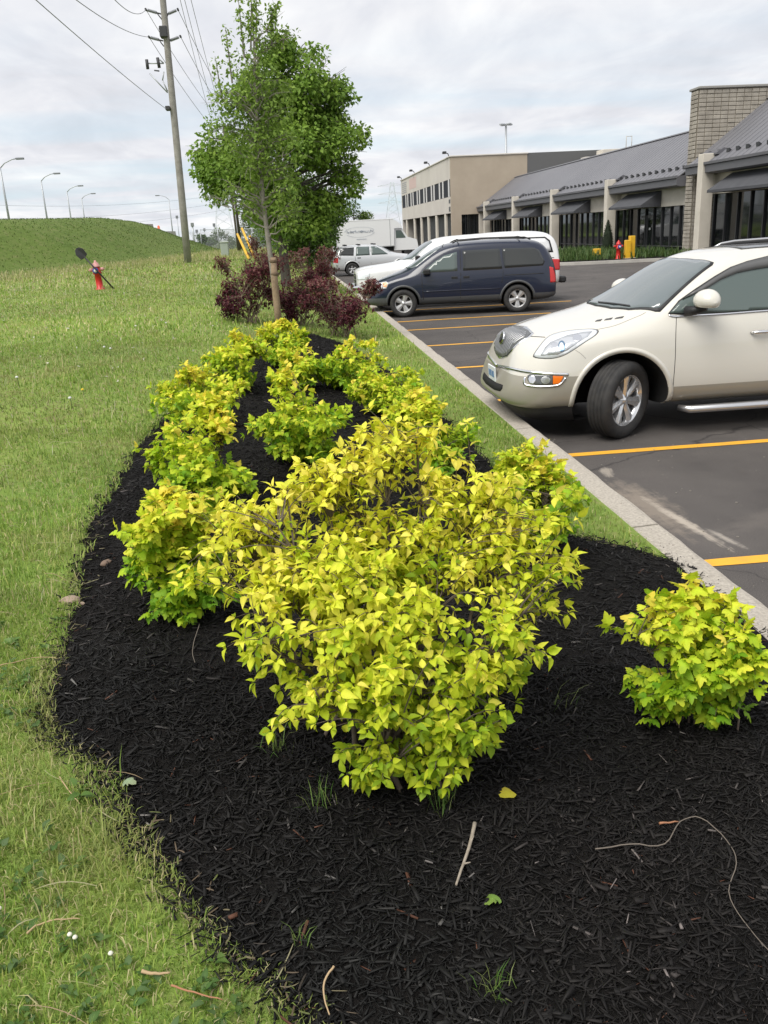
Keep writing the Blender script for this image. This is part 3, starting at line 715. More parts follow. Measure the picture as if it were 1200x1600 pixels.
    def ribbon(s, name, ray, line, w, m, off=0.002, closed=False, parent=None, mirror=False, thick=0.006, smooth=4):
        ln = np.array(catmull(line, smooth, closed)) if smooth else np.array(line, float); n = len(ln)
        P = []; Nn = []
        for i in range(n):
            a = ln[(i-1) % n] if closed else ln[max(i-1, 0)]; c = ln[(i+1) % n] if closed else ln[min(i+1, n-1)]
            d = c-a; d = d/max(np.linalg.norm(d), 1e-9); nn = np.array([-d[1], d[0]])*w/2
            for q in (ln[i]-nn, ln[i]+nn): h, n_ = s.hit(ray, q, off); P.append(h); Nn.append(n_)
        F = [(2*i, 2*((i+1) % n), 2*((i+1) % n)+1, 2*i+1) for i in range(n if closed else n-1)]
        return s._finish(name, P, F, Nn, m, parent, mirror, thick)
    def pt(s, ray, p, off=0.0): return s.hit(ray, p, off)

def wheel_meshes(r, w, rim, n_sp, sp_w, sp_mat, dish=0.03, tread=True, twin=False, hole=None):
    """tyre, rim, spoke and hub meshes about the y axis, outer face at -y"""
    A = Matrix.Rotation(PI/2, 4, 'X')                # lathe z -> -y
    t = MB(); t.mat(m_rubber); h = w/2
    pr = [(rim-0.005, -h*0.80), (rim+0.02, -h*0.98), ((r+rim)/2, -h*1.04), (r-0.035, -h*0.97), (r-0.010, -h*0.82)]
    if tread:
        for g in (-0.5, -0.17, 0.17, 0.5):
            pr += [(r-0.001, h*(g-0.055)), (r-0.010, h*(g-0.045)), (r-0.010, h*(g+0.045)), (r-0.001, h*(g+0.055))]
    else: pr += [(r, -h*.5), (r, h*.5)]
    pr += [(r-0.010, h*0.82), (r-0.035, h*0.97), ((r+rim)/2, h*1.04), (rim+0.02, h*0.98), (rim-0.005, h*0.80)]
    t.lathe(pr, 48, A, cap=False); tm = t.mesh('tyre')
    q = MB(); q.mat(sp_mat)
    # open ended barrel with an outer lip
    pr = [(rim+0.002, h*0.86), (rim+0.004, h*0.80), (rim-0.018, h*0.76), (rim-0.028, h*0.3), (rim-0.04, -h*0.7)]
    n = 40; V = [(a_*math.cos(2*PI*k/n), a_*math.sin(2*PI*k/n), z) for a_, z in pr for k in range(n)]
    q.add([A @ Vector(p) for p in V], [(i*n+k, i*n+(k+1) % n, (i+1)*n+(k+1) % n, (i+1)*n+k) for i in range(len(pr)-1) for k in range(n)], True)
    rm = q.mesh('rim')
    sp = MB(); sp.mat(sp_mat); zf = h*0.72
    def spoke(b, a0, w0, w1):
        ca, sa = math.cos(a0), math.sin(a0); pts = []
        for rr, ww, zz in ((0.04, w0, zf-dish), (rim*0.55, (w0+w1)/2*0.9, zf-dish*0.5), (rim-0.015, w1, zf)):
            pts += [(rr, -ww, zz-0.006), (rr, 0, zz+0.006), (rr, ww, zz-0.006), (rr, ww, zz-0.045), (rr, -ww, zz-0.045)]
        V = [A @ Vector((x*ca-y_*sa, x*sa+y_*ca, z)) for x, y_, z in pts]
        F = [(i*5+k, i*5+(k+1) % 5, (i+1)*5+(k+1) % 5, (i+1)*5+k) for i in range(2) for k in range(5)] + [(4, 3, 2, 1, 0), (10, 11, 12, 13, 14)]
        b.add(V, F, False)
    spoke(sp, 0.0, sp_w[0], sp_w[1]); sm = sp.mesh('spoke')
    hb = MB(); hb.mat(sp_mat); hb.lathe([(0.0, zf-dish+0.018), (0.028, zf-dish+0.016), (0.034, zf-dish+0.006), (0.075, zf-dish-0.002), (0.085, zf-dish-0.04), (0.0, zf-dish-0.06)], 20, A)
    hm = hb.mesh('wheel')
    dc = MB(); dc.mat(m_disc); dc.lathe([(0.0, h*0.25), (rim*0.72, h*0.25), (rim*0.72, h*0.1), (0.0, h*0.1)], 32, A)
    dc.mat(m_well); dc.lathe([(0.0, -h*0.1), (rim-0.035, -h*0.1), (rim-0.035, -h*0.2), (0.0, -h*0.2)], 24, A)
    dm = dc.mesh('brake_disc')
    return dict(tyre=tm, rim=rm, spoke=sm, hub=hm, disc=dm, n=n_sp)
def put_wheel(root, W, x, y, r, steer=0.0, camber=0.0, phase=0.0):
    """outer face towards the side y is on"""
    hub = link('wheel', W['hub'], root, (x, y, r))
    rz = steer + (PI if y > 0 else 0)
    hub.rotation_euler = Euler((camber, phase, rz), 'XYZ')
    link('tyre', W['tyre'], hub); link('rim', W['rim'], hub); link('brake_disc', W['disc'], hub)
    for k in range(W['n']):
        o = link('spoke', W['spoke'], hub); o.rotation_euler = (0, 2*PI*k/W['n'], 0)
    return hub
def text_part(name, txt, size, m, parent, M, extrude=0.001):
    cu = bpy.data.curves.new(name, 'FONT'); cu.body = txt; cu.size = size; cu.extrude = extrude; cu.align_x = 'CENTER'; cu.align_y = 'CENTER'; cu.materials.append(m)
    o = bpy.data.objects.new(name, cu); COL.objects.link(o); dg = bpy.context.evaluated_depsgraph_get()
    me = bpy.data.meshes.new_from_object(o.evaluated_get(dg)); bpy.data.objects.remove(o)
    if not me.materials: me.materials.append(m)
    p = link(name, me, parent); p.matrix_local = M; return p

# ---- white SUV in the nearest bay
m_pearl = mat('pearl_white', (0.64, 0.615, 0.55), 0.30, coat=1.0, coat_rough=0.03, spec=0.5)
m_champ = mat('champagne_cladding', (0.36, 0.335, 0.28), 0.42, 0.25, coat=0.4, coat_rough=0.15)
def make_suv():
    S = [  # x, zb,wb, zr,wr, zm,wm, zs,ws, zt,wt, zu,wu, zc
     (0.00, .42, .40, .48, .50, .64, .52, .80, .47, .89, .38, .93, .20, .94),
     (0.03, .37, .58, .44, .68, .62, .71, .82, .62, .94, .50, .98, .27, .99),
     (0.16, .31, .74, .40, .84, .62, .87, .88, .80, .995, .64, 1.035, .36, 1.05),
     (0.40, .29, .82, .40, .925, .66, .95, .94, .905, 1.045, .76, 1.09, .46, 1.11),
     (0.78, .28, .84, .40, .965, .68, .985, .98, .955, 1.10, .84, 1.16, .56, 1.185),
     (1.12, .28, .85, .40, .975, .69, .998, 1.01, .97, 1.135, .885, 1.215, .63, 1.245),
     (1.42, .28, .85, .40, .98, .70, 1.0, 1.03, .972, 1.20, .895, 1.345, .68, 1.40),
     (1.76, .28, .85, .40, .98, .70, 1.0, 1.05, .972, 1.42, .84, 1.545, .63, 1.59),
     (2.08, .28, .85, .40, .98, .70, 1.0, 1.065, .972, 1.60, .775, 1.715, .57, 1.745),
     (2.42, .28, .85, .40, .98, .70, 1.0, 1.075, .972, 1.68, .74, 1.775, .51, 1.795),
     (3.20, .28, .85, .40, .98, .70, 1.0, 1.09, .97, 1.70, .71, 1.78, .46, 1.80),
     (4.10, .28, .85, .40, .98, .70, .995, 1.11, .96, 1.67, .70, 1.75, .45, 1.77),
     (4.65, .29, .84, .41, .96, .70, .975, 1.13, .92, 1.52, .70, 1.64, .45, 1.66),
     (4.95, .31, .82, .42, .92, .70, .93, 1.10, .86, 1.26, .72, 1.33, .45, 1.35),
     (5.09, .36, .72, .45, .84, .68, .86, .97, .80, 1.05, .64, 1.07, .4, 1.08),
     (5.13, .42, .55, .50, .66, .66, .70, .86, .66, .93, .5, .95, .3, .95)]
    WX0, WX1, WR = 1.04, 4.06, 0.392
    c = Car('sport_utility_vehicle', S, (2.15, 9.07, 0), 0.0, m_pearl, [(WX0, WR, .25), (WX1, WR, .25)], arch=0.475,
            lower=[(-1, 1.0, 0.665), (1.0, 6, 0.50)], lower_mat=m_champ, crease=[(4, .35, 1, 12), (5, .35, 6, 12), (3, .15, 1, 13)], lvl=3, arch_in=0.40,
            shear=lambda x, z: 0.34*(z-0.68)*max(0.0, 1-x/0.9))
    r = c.root
    tag(r, 'pearl white crossover with chrome grille and front wheel turned, parked nearest in the bay', 'car', 'cars parked nose to the kerb')
    W = wheel_meshes(WR, 0.255, 0.262, 7, (0.03, 0.058), m_rimbright, dish=0.02)
    put_wheel(r, W, WX0, -0.865, WR, steer=math.radians(36), camber=math.radians(4), phase=0.2)
    put_wheel(r, W, WX0, 0.865, WR, steer=math.radians(36), phase=0.7)
    put_wheel(r, W, WX1, -0.865, WR, phase=0.4); put_wheel(r, W, WX1, 0.865, WR, phase=0.1)
    px = c.ray_px()
    def z6(pts, ox=745, oy=485, k=6.0): return [(ox+a/k, oy+b_/k) for a, b_ in pts]
    # wheel arch lips
    for wx in (WX0, WX1):
        for sy in (-1, 1):
            ln = [(wx+0.503*math.cos(a), WR+0.503*math.sin(a)) for a in np.linspace(-0.25, PI+0.25, 40)]
            c.ribbon('arch_lip', c.ray_side(sy), ln, 0.045, m_pearl, off=0.007, thick=0.03, smooth=0)
    # windscreen, side glass
    ws = [(1.10, 0), (1.13, -.35), (1.22, -.60), (1.40, -.80), (1.44, -.82), (1.75, -.715), (2.02, -.625), (2.05, -.59), (1.99, -.3), (1.97, 0)]
    ws = ws + [(x_, -y_) for x_, y_ in ws[-2:0:-1]]
    cw = np.array([1.6, 0]); c.patch('windscreen_seal', c.ray_top(), [tuple(cw+(np.array(p)-cw)*1.045) for p in ws], m_black, off=0.004, step=0.07, thick=0.008)
    c.patch('windscreen', c.ray_top(), ws, m_glass, off=0.008, step=0.06, thick=0.008)
    gl = z6([(280, 715), (370, 612), (520, 505), (700, 385), (850, 298), (1000, 243), (1200, 195), (1750, 110), (1750, 650), (1200, 678), (800, 708), (490, 722)], 1000, 370)
    c.patch('window_frame', px, [(p[0], p[1]) for p in z6([(262, 722), (360, 600), (515, 490), (695, 372), (845, 285), (1000, 230), (1200, 180), (1770, 95), (1770, 662), (1200, 694), (800, 722), (490, 738)], 1000, 370)], m_black, off=0.005, mirror=True, step=5)
    c.patch('side_window', px, gl, m_glass_side, off=0.009, mirror=True, step=5)
    c.patch('window_visor', px, z6([(395, 590), (520, 505), (700, 385), (850, 298), (1000, 243), (1200, 195), (1740, 112), (1740, 205), (1200, 288), (1050, 312), (900, 345), (750, 405), (600, 500)], 1000, 370), mat('smoked_visor', (0.10, 0.10, 0.10), 0.25), off=0.022, mirror=True, thick=0.02)
    c.ribbon('belt_moulding', px, z6([(270, 735), (330, 748), (490, 738), (800, 722), (1200, 692), (1750, 664)], 1000, 370), 3.0, m_chrome, off=0.008, mirror=True)
    for sy in (-1, 1):
        c.patch('rear_window', c.ray_side(sy), [(3.10, 1.22), (3.14, 1.58), (3.9, 1.57), (3.98, 1.24)], m_glass_dark, off=0.005)
        c.patch('quarter_window', c.ray_side(sy), [(4.06, 1.25), (4.0, 1.54), (4.42, 1.48), (4.62, 1.28)], m_glass_dark, off=0.005)
        c.ribbon('door_gap', c.ray_side(sy), [(3.04, 1.2), (3.04, 0.42)], 0.008, m_gap)
        c.patch('tail_lamp', c.ray_side(sy), [(4.80, 0.88), (4.86, 1.12), (5.0, 1.08), (5.06, 0.9)], m_redlens, off=0.006)
    # headlamps
    hl = z6([(540, 430), (560, 385), (600, 330), (650, 270), (720, 225), (850, 195), (980, 183), (1080, 180), (1130, 198), (1100, 240), (1020, 292), (930, 352), (850, 402), (780, 432), (700, 448), (600, 446)])
    cen = np.mean(hl, 0)
    c.patch('headlamp_seal', px, [tuple(cen+(np.array(p)-cen)*1.05) for p in hl], mat('lamp_seal', (0.16, 0.16, 0.16), 0.5), off=0.002, mirror=True, smooth=2)
    h = c.patch('headlamp', px, hl, m_lens, off=0.005, mirror=True, smooth=2)
    def circ(cx_, cy_, rx, ry, n=14): return [(cx_+rx*math.cos(2*PI*k/n), cy_+ry*math.sin(2*PI*k/n)) for k in range(n)]
    c.patch('lamp_reflector', px, z6([(600, 425), (640, 350), (690, 300), (850, 235), (1000, 205), (1085, 200), (1040, 250), (940, 310), (850, 375), (760, 415)]), mat('lamp_inner', (0.62, 0.64, 0.67), 0.2, 0.5), off=0.007, mirror=True, thick=0.003)
    c.patch('lamp_projector', px, z6(circ(798, 340, 34, 52)), mat('projector_ring', (0.16, 0.25, 0.36), 0.15, 0.5), off=0.010, mirror=True, thick=0.004)
    c.patch('lamp_projector', px, z6(circ(796, 340, 20, 32)), m_lens, off=0.013, mirror=True, thick=0.004)
    c.patch('lamp_bulb', px, z6(circ(732, 342, 36, 40)), m_chrome, off=0.010, mirror=True, thick=0.004)
    c.patch('lamp_bulb', px, z6(circ(940, 262, 44, 34)), m_chrome, off=0.010, mirror=True, thick=0.004)
    # waterfall grille: traced from its middle to the near edge, mirrored for the far half
    gf = c.ray_front()
    half = [(0.0, .765), (-.16, .772), (-.28, .805), (-.36, .865), (-.405, .94), (-.42, 1.005), (-.37, 1.03), (-.2, 1.045), (0, 1.05)]
    c.patch('grille_surround', gf, [(0, .745)] + [(a*1.07, .74+(b_-.74)*1.02) for a, b_ in half[1:-1]] + [(0, 1.062)], m_chrome, off=0.006, mirror=True, step=0.04, thick=0.02)
    c.patch('grille_back', gf, half, mat('grille_dark', (0.14, 0.145, 0.15), 0.4, 0.3), off=0.009, mirror=True, step=0.04)
    xs_ = np.array([p[0] for p in half]); zs_ = np.array([p[1] for p in half])
    for k in range(15):
        yb = -0.385 + 0.77*k/14; ay = abs(yb)
        z0 = np.interp(ay, [0, .16, .28, .36, .405], [.765, .772, .805, .865, .96]) + .012; z1 = 1.028 - 0.03*max(0, ay-.3)/.1
        if abs(yb) > 0.39: continue
        c.ribbon('grille_bar', gf, [(yb*0.94, z0), (yb*0.97, (z0+z1)/2), (yb, z1)], 0.026, m_alloy, off=0.022, thick=0.018, smooth=3)
    em = c.pt(gf, (0.0, 0.94), 0.035)[0]
    E_ = Matrix.Translation(em) @ Matrix.Rotation(-PI/2, 4, 'Y') @ Matrix.Rotation(0.25, 4, 'Y')
    eb = MB(); eb.mat(mat('badge_dark', (0.05, 0.05, 0.055), 0.4)); eb.lathe([(0.0, 0.0), (0.055, 0.0), (0.055, 0.006), (0.0, 0.006)], 24, E_)
    eb.mat(m_chrome); eb.lathe([(0.055, -0.004), (0.068, -0.004), (0.068, 0.012), (0.055, 0.012)], 24, E_)
    eb.build('badge', None, r)
    for k in range(3):
        sb = MB(); sb.mat(mat('badge_dark', (0.05, 0.05, 0.055), 0.4)); dy = 0.028*(k-1); dz = 0.020*(1-k)
        pts = [(-0.016, 0.026), (0.016, 0.026), (0.016, -0.004), (0.0, -0.03), (-0.016, -0.004)]
        sb.prism([(dz*1.0+q[1], dy+q[0]) for q in pts], 0.008, 0.016+0.002*k, 'z', M=E_); sb.build('badge_shield', None, r)
    # bumper: bright strip, intake, fog lamps with amber ends, plate
    c.ribbon('bumper_strip', px, [(776, 571), (795, 575), (822, 580.5), (853, 583.5), (872, 584.7), (888, 585)], 4.2, m_chrome, off=0.010, mirror=True, thick=0.02)
    c.ribbon('fog_lamp_bezel', px, z6([(455, 625), (445, 680), (480, 704), (600, 713), (700, 711), (780, 694), (835, 630)]), 2.8, m_chrome, off=0.008, mirror=True)
    c.patch('fog_lamp', px, z6([(476, 612), (500, 600), (600, 602), (712, 608), (712, 692), (600, 699), (510, 692), (478, 655)]), mat('fog_glass', (0.13, 0.135, 0.14), 0.08, 0.3), off=0.006, mirror=True)
    c.patch('fog_bulb', px, z6(circ(520, 650, 34, 40)), m_chrome, off=0.010, mirror=True, thick=0.003)
    c.patch('fog_bulb', px, z6(circ(645, 655, 46, 36)), mat('fog_mid', (0.5, 0.5, 0.5), 0.2, 0.7), off=0.010, mirror=True, thick=0.003)
    c.patch('indicator', px, z6([(714, 612), (812, 618), (795, 655), (772, 686), (714, 693)]), m_amber, off=0.007, mirror=True)
    c.patch('bumper_intake', gf, [(-.46, .50), (-.42, .465), (-.2, .445), (.2, .445), (.42, .465), (.46, .50), (.44, .535), (0.2, .52), (-.2, .52), (-.44, .535)], m_well, off=0.004, step=0.06)
    va = MB(); va.mat(m_black)
    top = [(0.10, -.40), (0.13, -.55), (0.22, -.70), (0.38, -.80), (0.56, -.83)]
    top = [(x_, -y_) for x_, y_ in top[::-1]] + [(0.08, .2), (0.08, -.2)] + top
    top = [(x_-0.02, y_) for x_, y_ in top]
    nv = len(top); V = []
    for (x_, y_) in top:
        V += [(x_, y_*1.08, .44), (x_+0.02, y_*1.06, .30), (x_+0.06, y_, .20), (x_+.5, y_*.9, .20)]
    va.add(V, [(i*4+k, (i+1)*4+k, (i+1)*4+k+1, i*4+k+1) for i in range(nv-1) for k in range(3)], True); va.build('front_valance', None, r)
    pp = c.pt(gf, (0.0, 0.59), 0.02)[0]
    PM = Matrix.Translation(pp) @ Matrix.Rotation(math.radians(-4), 4, 'Y')
    pb = MB(); pb.mat(m_plate); pb.cbox(-0.012, 0.004, -.155, .155, -.078, .078, 0.003, M=PM); plate = pb.build('licence_plate', None, r)
    gb = MB(); gb.mat(m_plateblue)
    for k, wd in enumerate((.02, .014, .02, .02, .018, .02, .02)):
        y0 = .115 - k*.034 - (.012 if k > 3 else 0)
        gb.box(-0.0145, -0.0122, y0-wd/2, y0-wd/2+.006, -.036, .032, M=PM); gb.box(-0.0145, -0.0122, y0+wd/2-.006, y0+wd/2, -.036, .032, M=PM)
        gb.box(-0.0145, -0.0122, y0-wd/2, y0+wd/2, (-.036, .0, .025)[k % 3], (-.03, .006, .032)[k % 3], M=PM)
    gb.build('plate_characters', None, plate)
    # bonnet slots, shut lines
    for a in (((495, 372), (525, 366)), ((532, 367), (568, 360)), ((574, 362), (614, 354))):
        (x0, y0), (x1, y1) = a; q = z6([(x0, y0), (x0+8, y0-6), (x1, y1-4), (x1-8, y1+4)], 740, 360, 2.609)
        c.patch('bonnet_vent', px, q, mat('vent_dark', (0.06, 0.06, 0.06), 0.3, 0.5), off=0.004, mirror=True, thick=0.004)
    c.ribbon('bonnet_gap', px, [(828, 525.5), (845, 526.5), (852, 527)], 0.9, m_gap, off=0.0015, mirror=True)
    c.ribbon('bonnet_gap', px, [(932, 515), (960, 509), (985, 499), (1002, 492), (1009, 488)], 0.7, mat('soft_gap', (0.30, 0.28, 0.25), 0.7), off=0.0015, mirror=True)
    c.ribbon('bumper_gap', px, [(899, 547), (908, 553), (915, 560)], 0.7, mat('soft_gap', (0.30, 0.28, 0.25), 0.7), off=0.0015, mirror=True)
    c.ribbon('door_gap', px, [(1057, 494), (1056, 520), (1055, 560), (1052, 600), (1050, 628)], 0.9, m_gap, off=0.0015, mirror=True)
    c.ribbon('wiper', px, [(935, 474), (960, 476.5), (985, 480)], 1.8, m_black, off=0.02)
    # door handle, mirror, step bar, roof rails and sunroof
    hb = MB(); hb.mat(m_pearl)
    for sy in (-1, 1):
        for hx in (2.42, 3.30):
            hh = MB(); hh.mat(m_chrome if hx < 3 else m_pearl); y0 = c.pt(c.ray_side(sy), (hx, .99), 0.0)[0].y
            hh.tube([(hx-.10, y0, .985), (hx-.07, y0+sy*.035, .99), (hx, y0+sy*.042, .992), (hx+.07, y0+sy*.035, .99), (hx+.10, y0, .985)], [.010, .017, .019, .017, .010], 10); hh.build('door_handle', None, r)
    for sy in (-1, 1):
        M_ = Matrix.Translation((1.80, sy*1.09, 1.315))
        mb = MB(); mb.mat(m_pearl)
        nn, mm = 20, 12; V = []; F = []
        for i in range(mm+1):
            ph = PI*i/mm
            for k in range(nn):
                th = 2*PI*k/nn; x_ = -math.sin(ph)*math.cos(th)*0.135; y_ = math.cos(ph)*0.15; z_ = math.sin(ph)*math.sin(th)*0.105
                if x_ > 0: x_ *= 0.8
                if z_ < -0.055: z_ = -0.055 + (z_+0.055)*0.3
                V.append((x_ + 0.02*abs(y_), sy*y_, z_ + 0.02*math.sin(ph)))
        for i in range(mm):
            for k in range(nn): F.append((i*nn+k, i*nn+(k+1) % nn, (i+1)*nn+(k+1) % nn, (i+1)*nn+k))
        mb.add([M_ @ Vector(v) for v in V], F, True); mir = mb.build('wing_mirror', None, r)
        st = MB(); st.mat(m_black); st.tube([(1.66, sy*0.93, 1.225), (1.72, sy*1.0, 1.235), (1.80, sy*1.07, 1.27)], [.05, .045, .035], 8); st.build('mirror_stalk', None, mir)
        lp = MB(); lp.mat(mat('mirror_lamp', (0.45, 0.44, 0.42), 0.3)); lp.cbox(1.705, 1.75, sy*1.02-.07, sy*1.02+.17 if sy > 0 else sy*1.02+.07, 1.252, 1.262, .003)
        sbar = MB(); sbar.mat(m_alloy); sbar.tube([(1.66, sy*.90, .27), (1.74, sy*.985, .262), (2.4, sy*.99, .262), (3.3, sy*.99, .262), (3.42, sy*.985, .262), (3.5, sy*.9, .27)], [.03, .04, .042, .042, .04, .03], 12); sbar.build('step_bar', None, r)
        rr = MB(); rr.mat(m_black); rr.tube([(2.72, sy*.70, 1.735), (2.80, sy*.70, 1.77), (2.95, sy*.69, 1.785), (3.6, sy*.68, 1.80), (4.2, sy*.67, 1.765), (4.4, sy*.67, 1.70)], .022, 8)
        rr.mat(m_alloy); rr.tube([(2.70, sy*.71, 1.74), (2.80, sy*.705, 1.79), (2.95, sy*.695, 1.81), (3.6, sy*.685, 1.825), (4.2, sy*.675, 1.79), (4.42, sy*.67, 1.71)], .013, 8)
        rr.build('roof_rail', None, r)
    c.patch('sunroof', c.ray_top(), [(2.45, -.42), (2.45, .42), (3.2, .45), (3.2, -.45)], m_glass_dark, off=0.005)
    return c
suv = make_suv()

# ---- navy minivan
m_navy = mat('navy_paint', (0.006, 0.011, 0.030), 0.28, coat=0.6, coat_rough=0.03)
m_greyclad = mat('grey_cladding', (0.075, 0.078, 0.082), 0.5)
def z3(pts): return [(500+a/3, 320+b/3) for a, b in pts]
def make_minivan():
    S = [(0.00, .40, .42, .46, .52, .58, .56, .70, .52, .77, .42, .80, .22, .81),
     (0.05, .34, .60, .42, .70, .58, .73, .74, .66, .84, .54, .87, .28, .88),
     (0.20, .29, .72, .38, .82, .60, .84, .80, .78, .915, .66, .95, .36, .96),
     (0.50, .27, .77, .38, .87, .62, .89, .86, .85, .985, .74, 1.025, .44, 1.035),
     (0.85, .26, .79, .38, .895, .64, .91, .92, .885, 1.04, .79, 1.10, .52, 1.12),
     (1.10, .26, .79, .38, .90, .66, .915, .96, .895, 1.075, .81, 1.18, .58, 1.22),
     (1.45, .26, .79, .38, .90, .67, .915, 1.00, .895, 1.27, .77, 1.40, .56, 1.44),
     (1.85, .26, .79, .38, .90, .67, .915, 1.02, .895, 1.49, .72, 1.60, .54, 1.63),
     (2.25, .26, .79, .38, .90, .67, .915, 1.03, .895, 1.60, .70, 1.68, .52, 1.70),
     (3.00, .26, .79, .38, .90, .67, .915, 1.04, .895, 1.625, .69, 1.70, .51, 1.72),
     (3.90, .26, .79, .38, .90, .67, .915, 1.05, .89, 1.61, .69, 1.685, .51, 1.70),
     (4.40, .27, .79, .38, .90, .67, .91, 1.06, .88, 1.57, .685, 1.64, .50, 1.655),
     (4.62, .30, .78, .40, .88, .66, .89, 1.06, .85, 1.38, .69, 1.43, .48, 1.44),
     (4.76, .34, .74, .42, .84, .62, .85, .95, .80, 1.10, .66, 1.13, .42, 1.13),
     (4.80, .40, .62, .46, .74, .60, .76, .82, .72, .92, .56, .94, .35, .94)]
    S = [st[:9] + tuple(v*(1 + .05*min(1, max(0, (v-1.05)/.5))) if i % 2 == 0 else v for i, v in enumerate(st[9:-1])) + (st[-1]*(1 + .05*min(1, max(0, (st[-1]-1.05)/.5))),) for st in S]
    th = math.radians(-8.2); WR = 0.345; lx, ly = 0.92, -0.80
    q = Matrix.Rotation(th, 3, 'Z') @ Vector((lx, ly, 0))
    c = Car('minivan', S, (2.83-q.x, 22.12-q.y, 0), th, m_navy, [(0.92, WR, .22), (3.80, WR, .22)], arch=0.40,
            lower=[(-1, 0.9, 0.50), (0.9, 6, 0.47)], lower_mat=m_greyclad, crease=[(4, .35, 1, 12), (5, .4, 5, 11)], lvl=3, arch_in=0.40,
            shear=lambda x, z: 0.42*(z-0.55)*max(0.0, 1-x/0.8))
    r = c.root
    tag(r, 'dark navy minivan with grey lower cladding, parked beyond the pearl white crossover', 'car', 'cars parked nose to the kerb')
    W = wheel_meshes(WR, 0.22, 0.225, 5, (0.035, 0.075), m_alloy2, dish=0.015, tread=False)
    for x in (0.92, 3.80):
        for sy in (-1, 1): put_wheel(r, W, x, sy*0.80, WR, phase=0.3+x)
    px = c.ray_px()
    for wx in (0.92, 3.80):
        for sy in (-1, 1):
            ln = [(wx+0.43*math.cos(a), WR+0.43*math.sin(a)) for a in np.linspace(-0.2, PI+0.2, 30)]
            c.ribbon('arch_flare', c.ray_side(sy), ln, 0.055, m_greyclad, off=0.014, thick=0.03, smooth=0)
    for sy in (-1, 1):
        rs = c.ray_side(sy)
        c.patch('front_window', rs, [(1.40, 1.08), (1.74, 1.33), (1.98, 1.465), (2.30, 1.54), (2.30, 1.085)], m_glass_side, off=0.007, step=0.08)
        c.patch('sliding_window', rs, [(2.44, 1.085), (2.44, 1.56), (3.36, 1.57), (3.42, 1.09)], m_glass_dark, off=0.007, step=0.08)
        c.patch('rear_window', rs, [(3.48, 1.10), (3.43, 1.57), (4.22, 1.55), (4.35, 1.49), (4.48, 1.20), (4.43, 1.12)], m_glass_dark, off=0.007, step=0.08)
        c.ribbon('door_gap', rs, [(1.40, 1.06), (1.41, .7), (1.43, .42)], 0.014, m_gap)
        c.ribbon('door_gap', rs, [(2.38, 1.58), (2.38, 1.0), (2.36, .42)], 0.014, m_gap)
        c.ribbon('door_gap', rs, [(3.44, 1.58), (3.44, 1.0), (3.40, .75)], 0.012, m_gap)
        c.ribbon('slide_rail', rs, [(3.48, 0.93), (4.45, 0.93)], 0.018, m_gap)
        c.ribbon('side_moulding', rs, [(1.42, .62), (2.4, .62), (3.36, .62)], 0.02, m_navy, off=0.01)
        c.patch('tail_lamp', rs, [(4.62, .70), (4.60, 1.08), (4.70, 1.05), (4.76, .85), (4.755, .70)], m_redlens, off=0.007)
        c.patch('headlamp', rs, [(0.20, .70), (0.16, .80), (0.22, .865), (0.50, .90), (0.56, .86), (0.50, .74)], m_lens, off=0.007)
        c.patch('indicator', rs, [(0.42, .78), (0.40, .87), (0.50, .885), (0.535, .85), (0.50, .76)], mat('amber_soft', (0.85, 0.42, 0.22), 0.2), off=0.010)
        for hx in (2.22, 2.52):
            y0 = c.pt(rs, (hx, .93), 0)[0].y; hh = MB(); hh.mat(m_black); hh.cbox(hx-.075, hx+.075, y0-.02, y0+.02, .905, .955, .006); hh.build('door_handle', None, r)
        mb = MB(); mb.mat(m_black); mb.cbox(1.44, 1.62, sy*.93-.02, sy*1.08 if sy > 0 else sy*1.08, 1.03, 1.17, .03) if sy > 0 else mb.cbox(1.44, 1.62, -1.10, -.90, 1.03, 1.17, .03)
        mb.build('wing_mirror', None, r)
        rr = MB(); rr.mat(m_black); rr.tube([(2.2, sy*.60, 1.75), (2.3, sy*.60, 1.80), (3.0, sy*.60, 1.825), (4.0, sy*.60, 1.81), (4.15, sy*.60, 1.755)], .018, 8)
        rr.build('roof_rail', None, r)
    for x in (2.35, 3.9):
        rb = MB(); rb.mat(m_black); rb.tube([(x, -.60, 1.817), (x, 0, 1.83), (x, .60, 1.817)], .016, 8); rb.build('roof_crossbar', None, r)
    ws = [(0.98, 0), (1.03, -.4), (1.16, -.66), (1.26, -.735), (1.55, -.67), (1.84, -.60), (1.90, -.55), (1.86, -.25), (1.85, 0)]
    c.patch('windscreen', c.ray_top(), ws + [(x_, -y_) for x_, y_ in ws[-2:0:-1]], m_glass, off=0.008, step=0.07, thick=0.008)
    c.patch('back_glass', c.ray_rear(), [(-.58, 1.12), (-.55, 1.42), (.55, 1.42), (.58, 1.12)], m_glass_dark, off=0.006)
    c.patch('grille', c.ray_front(), [(-.4, .60), (-.38, .72), (.38, .72), (.4, .60)], m_black, off=0.006)
    an = MB(); an.mat(m_black); an.tube([(1.93, -.5, 1.64), (1.98, -.5, 1.75)], [.012, .004], 6); an.build('aerial', None, r)
    return c
van = make_minivan()

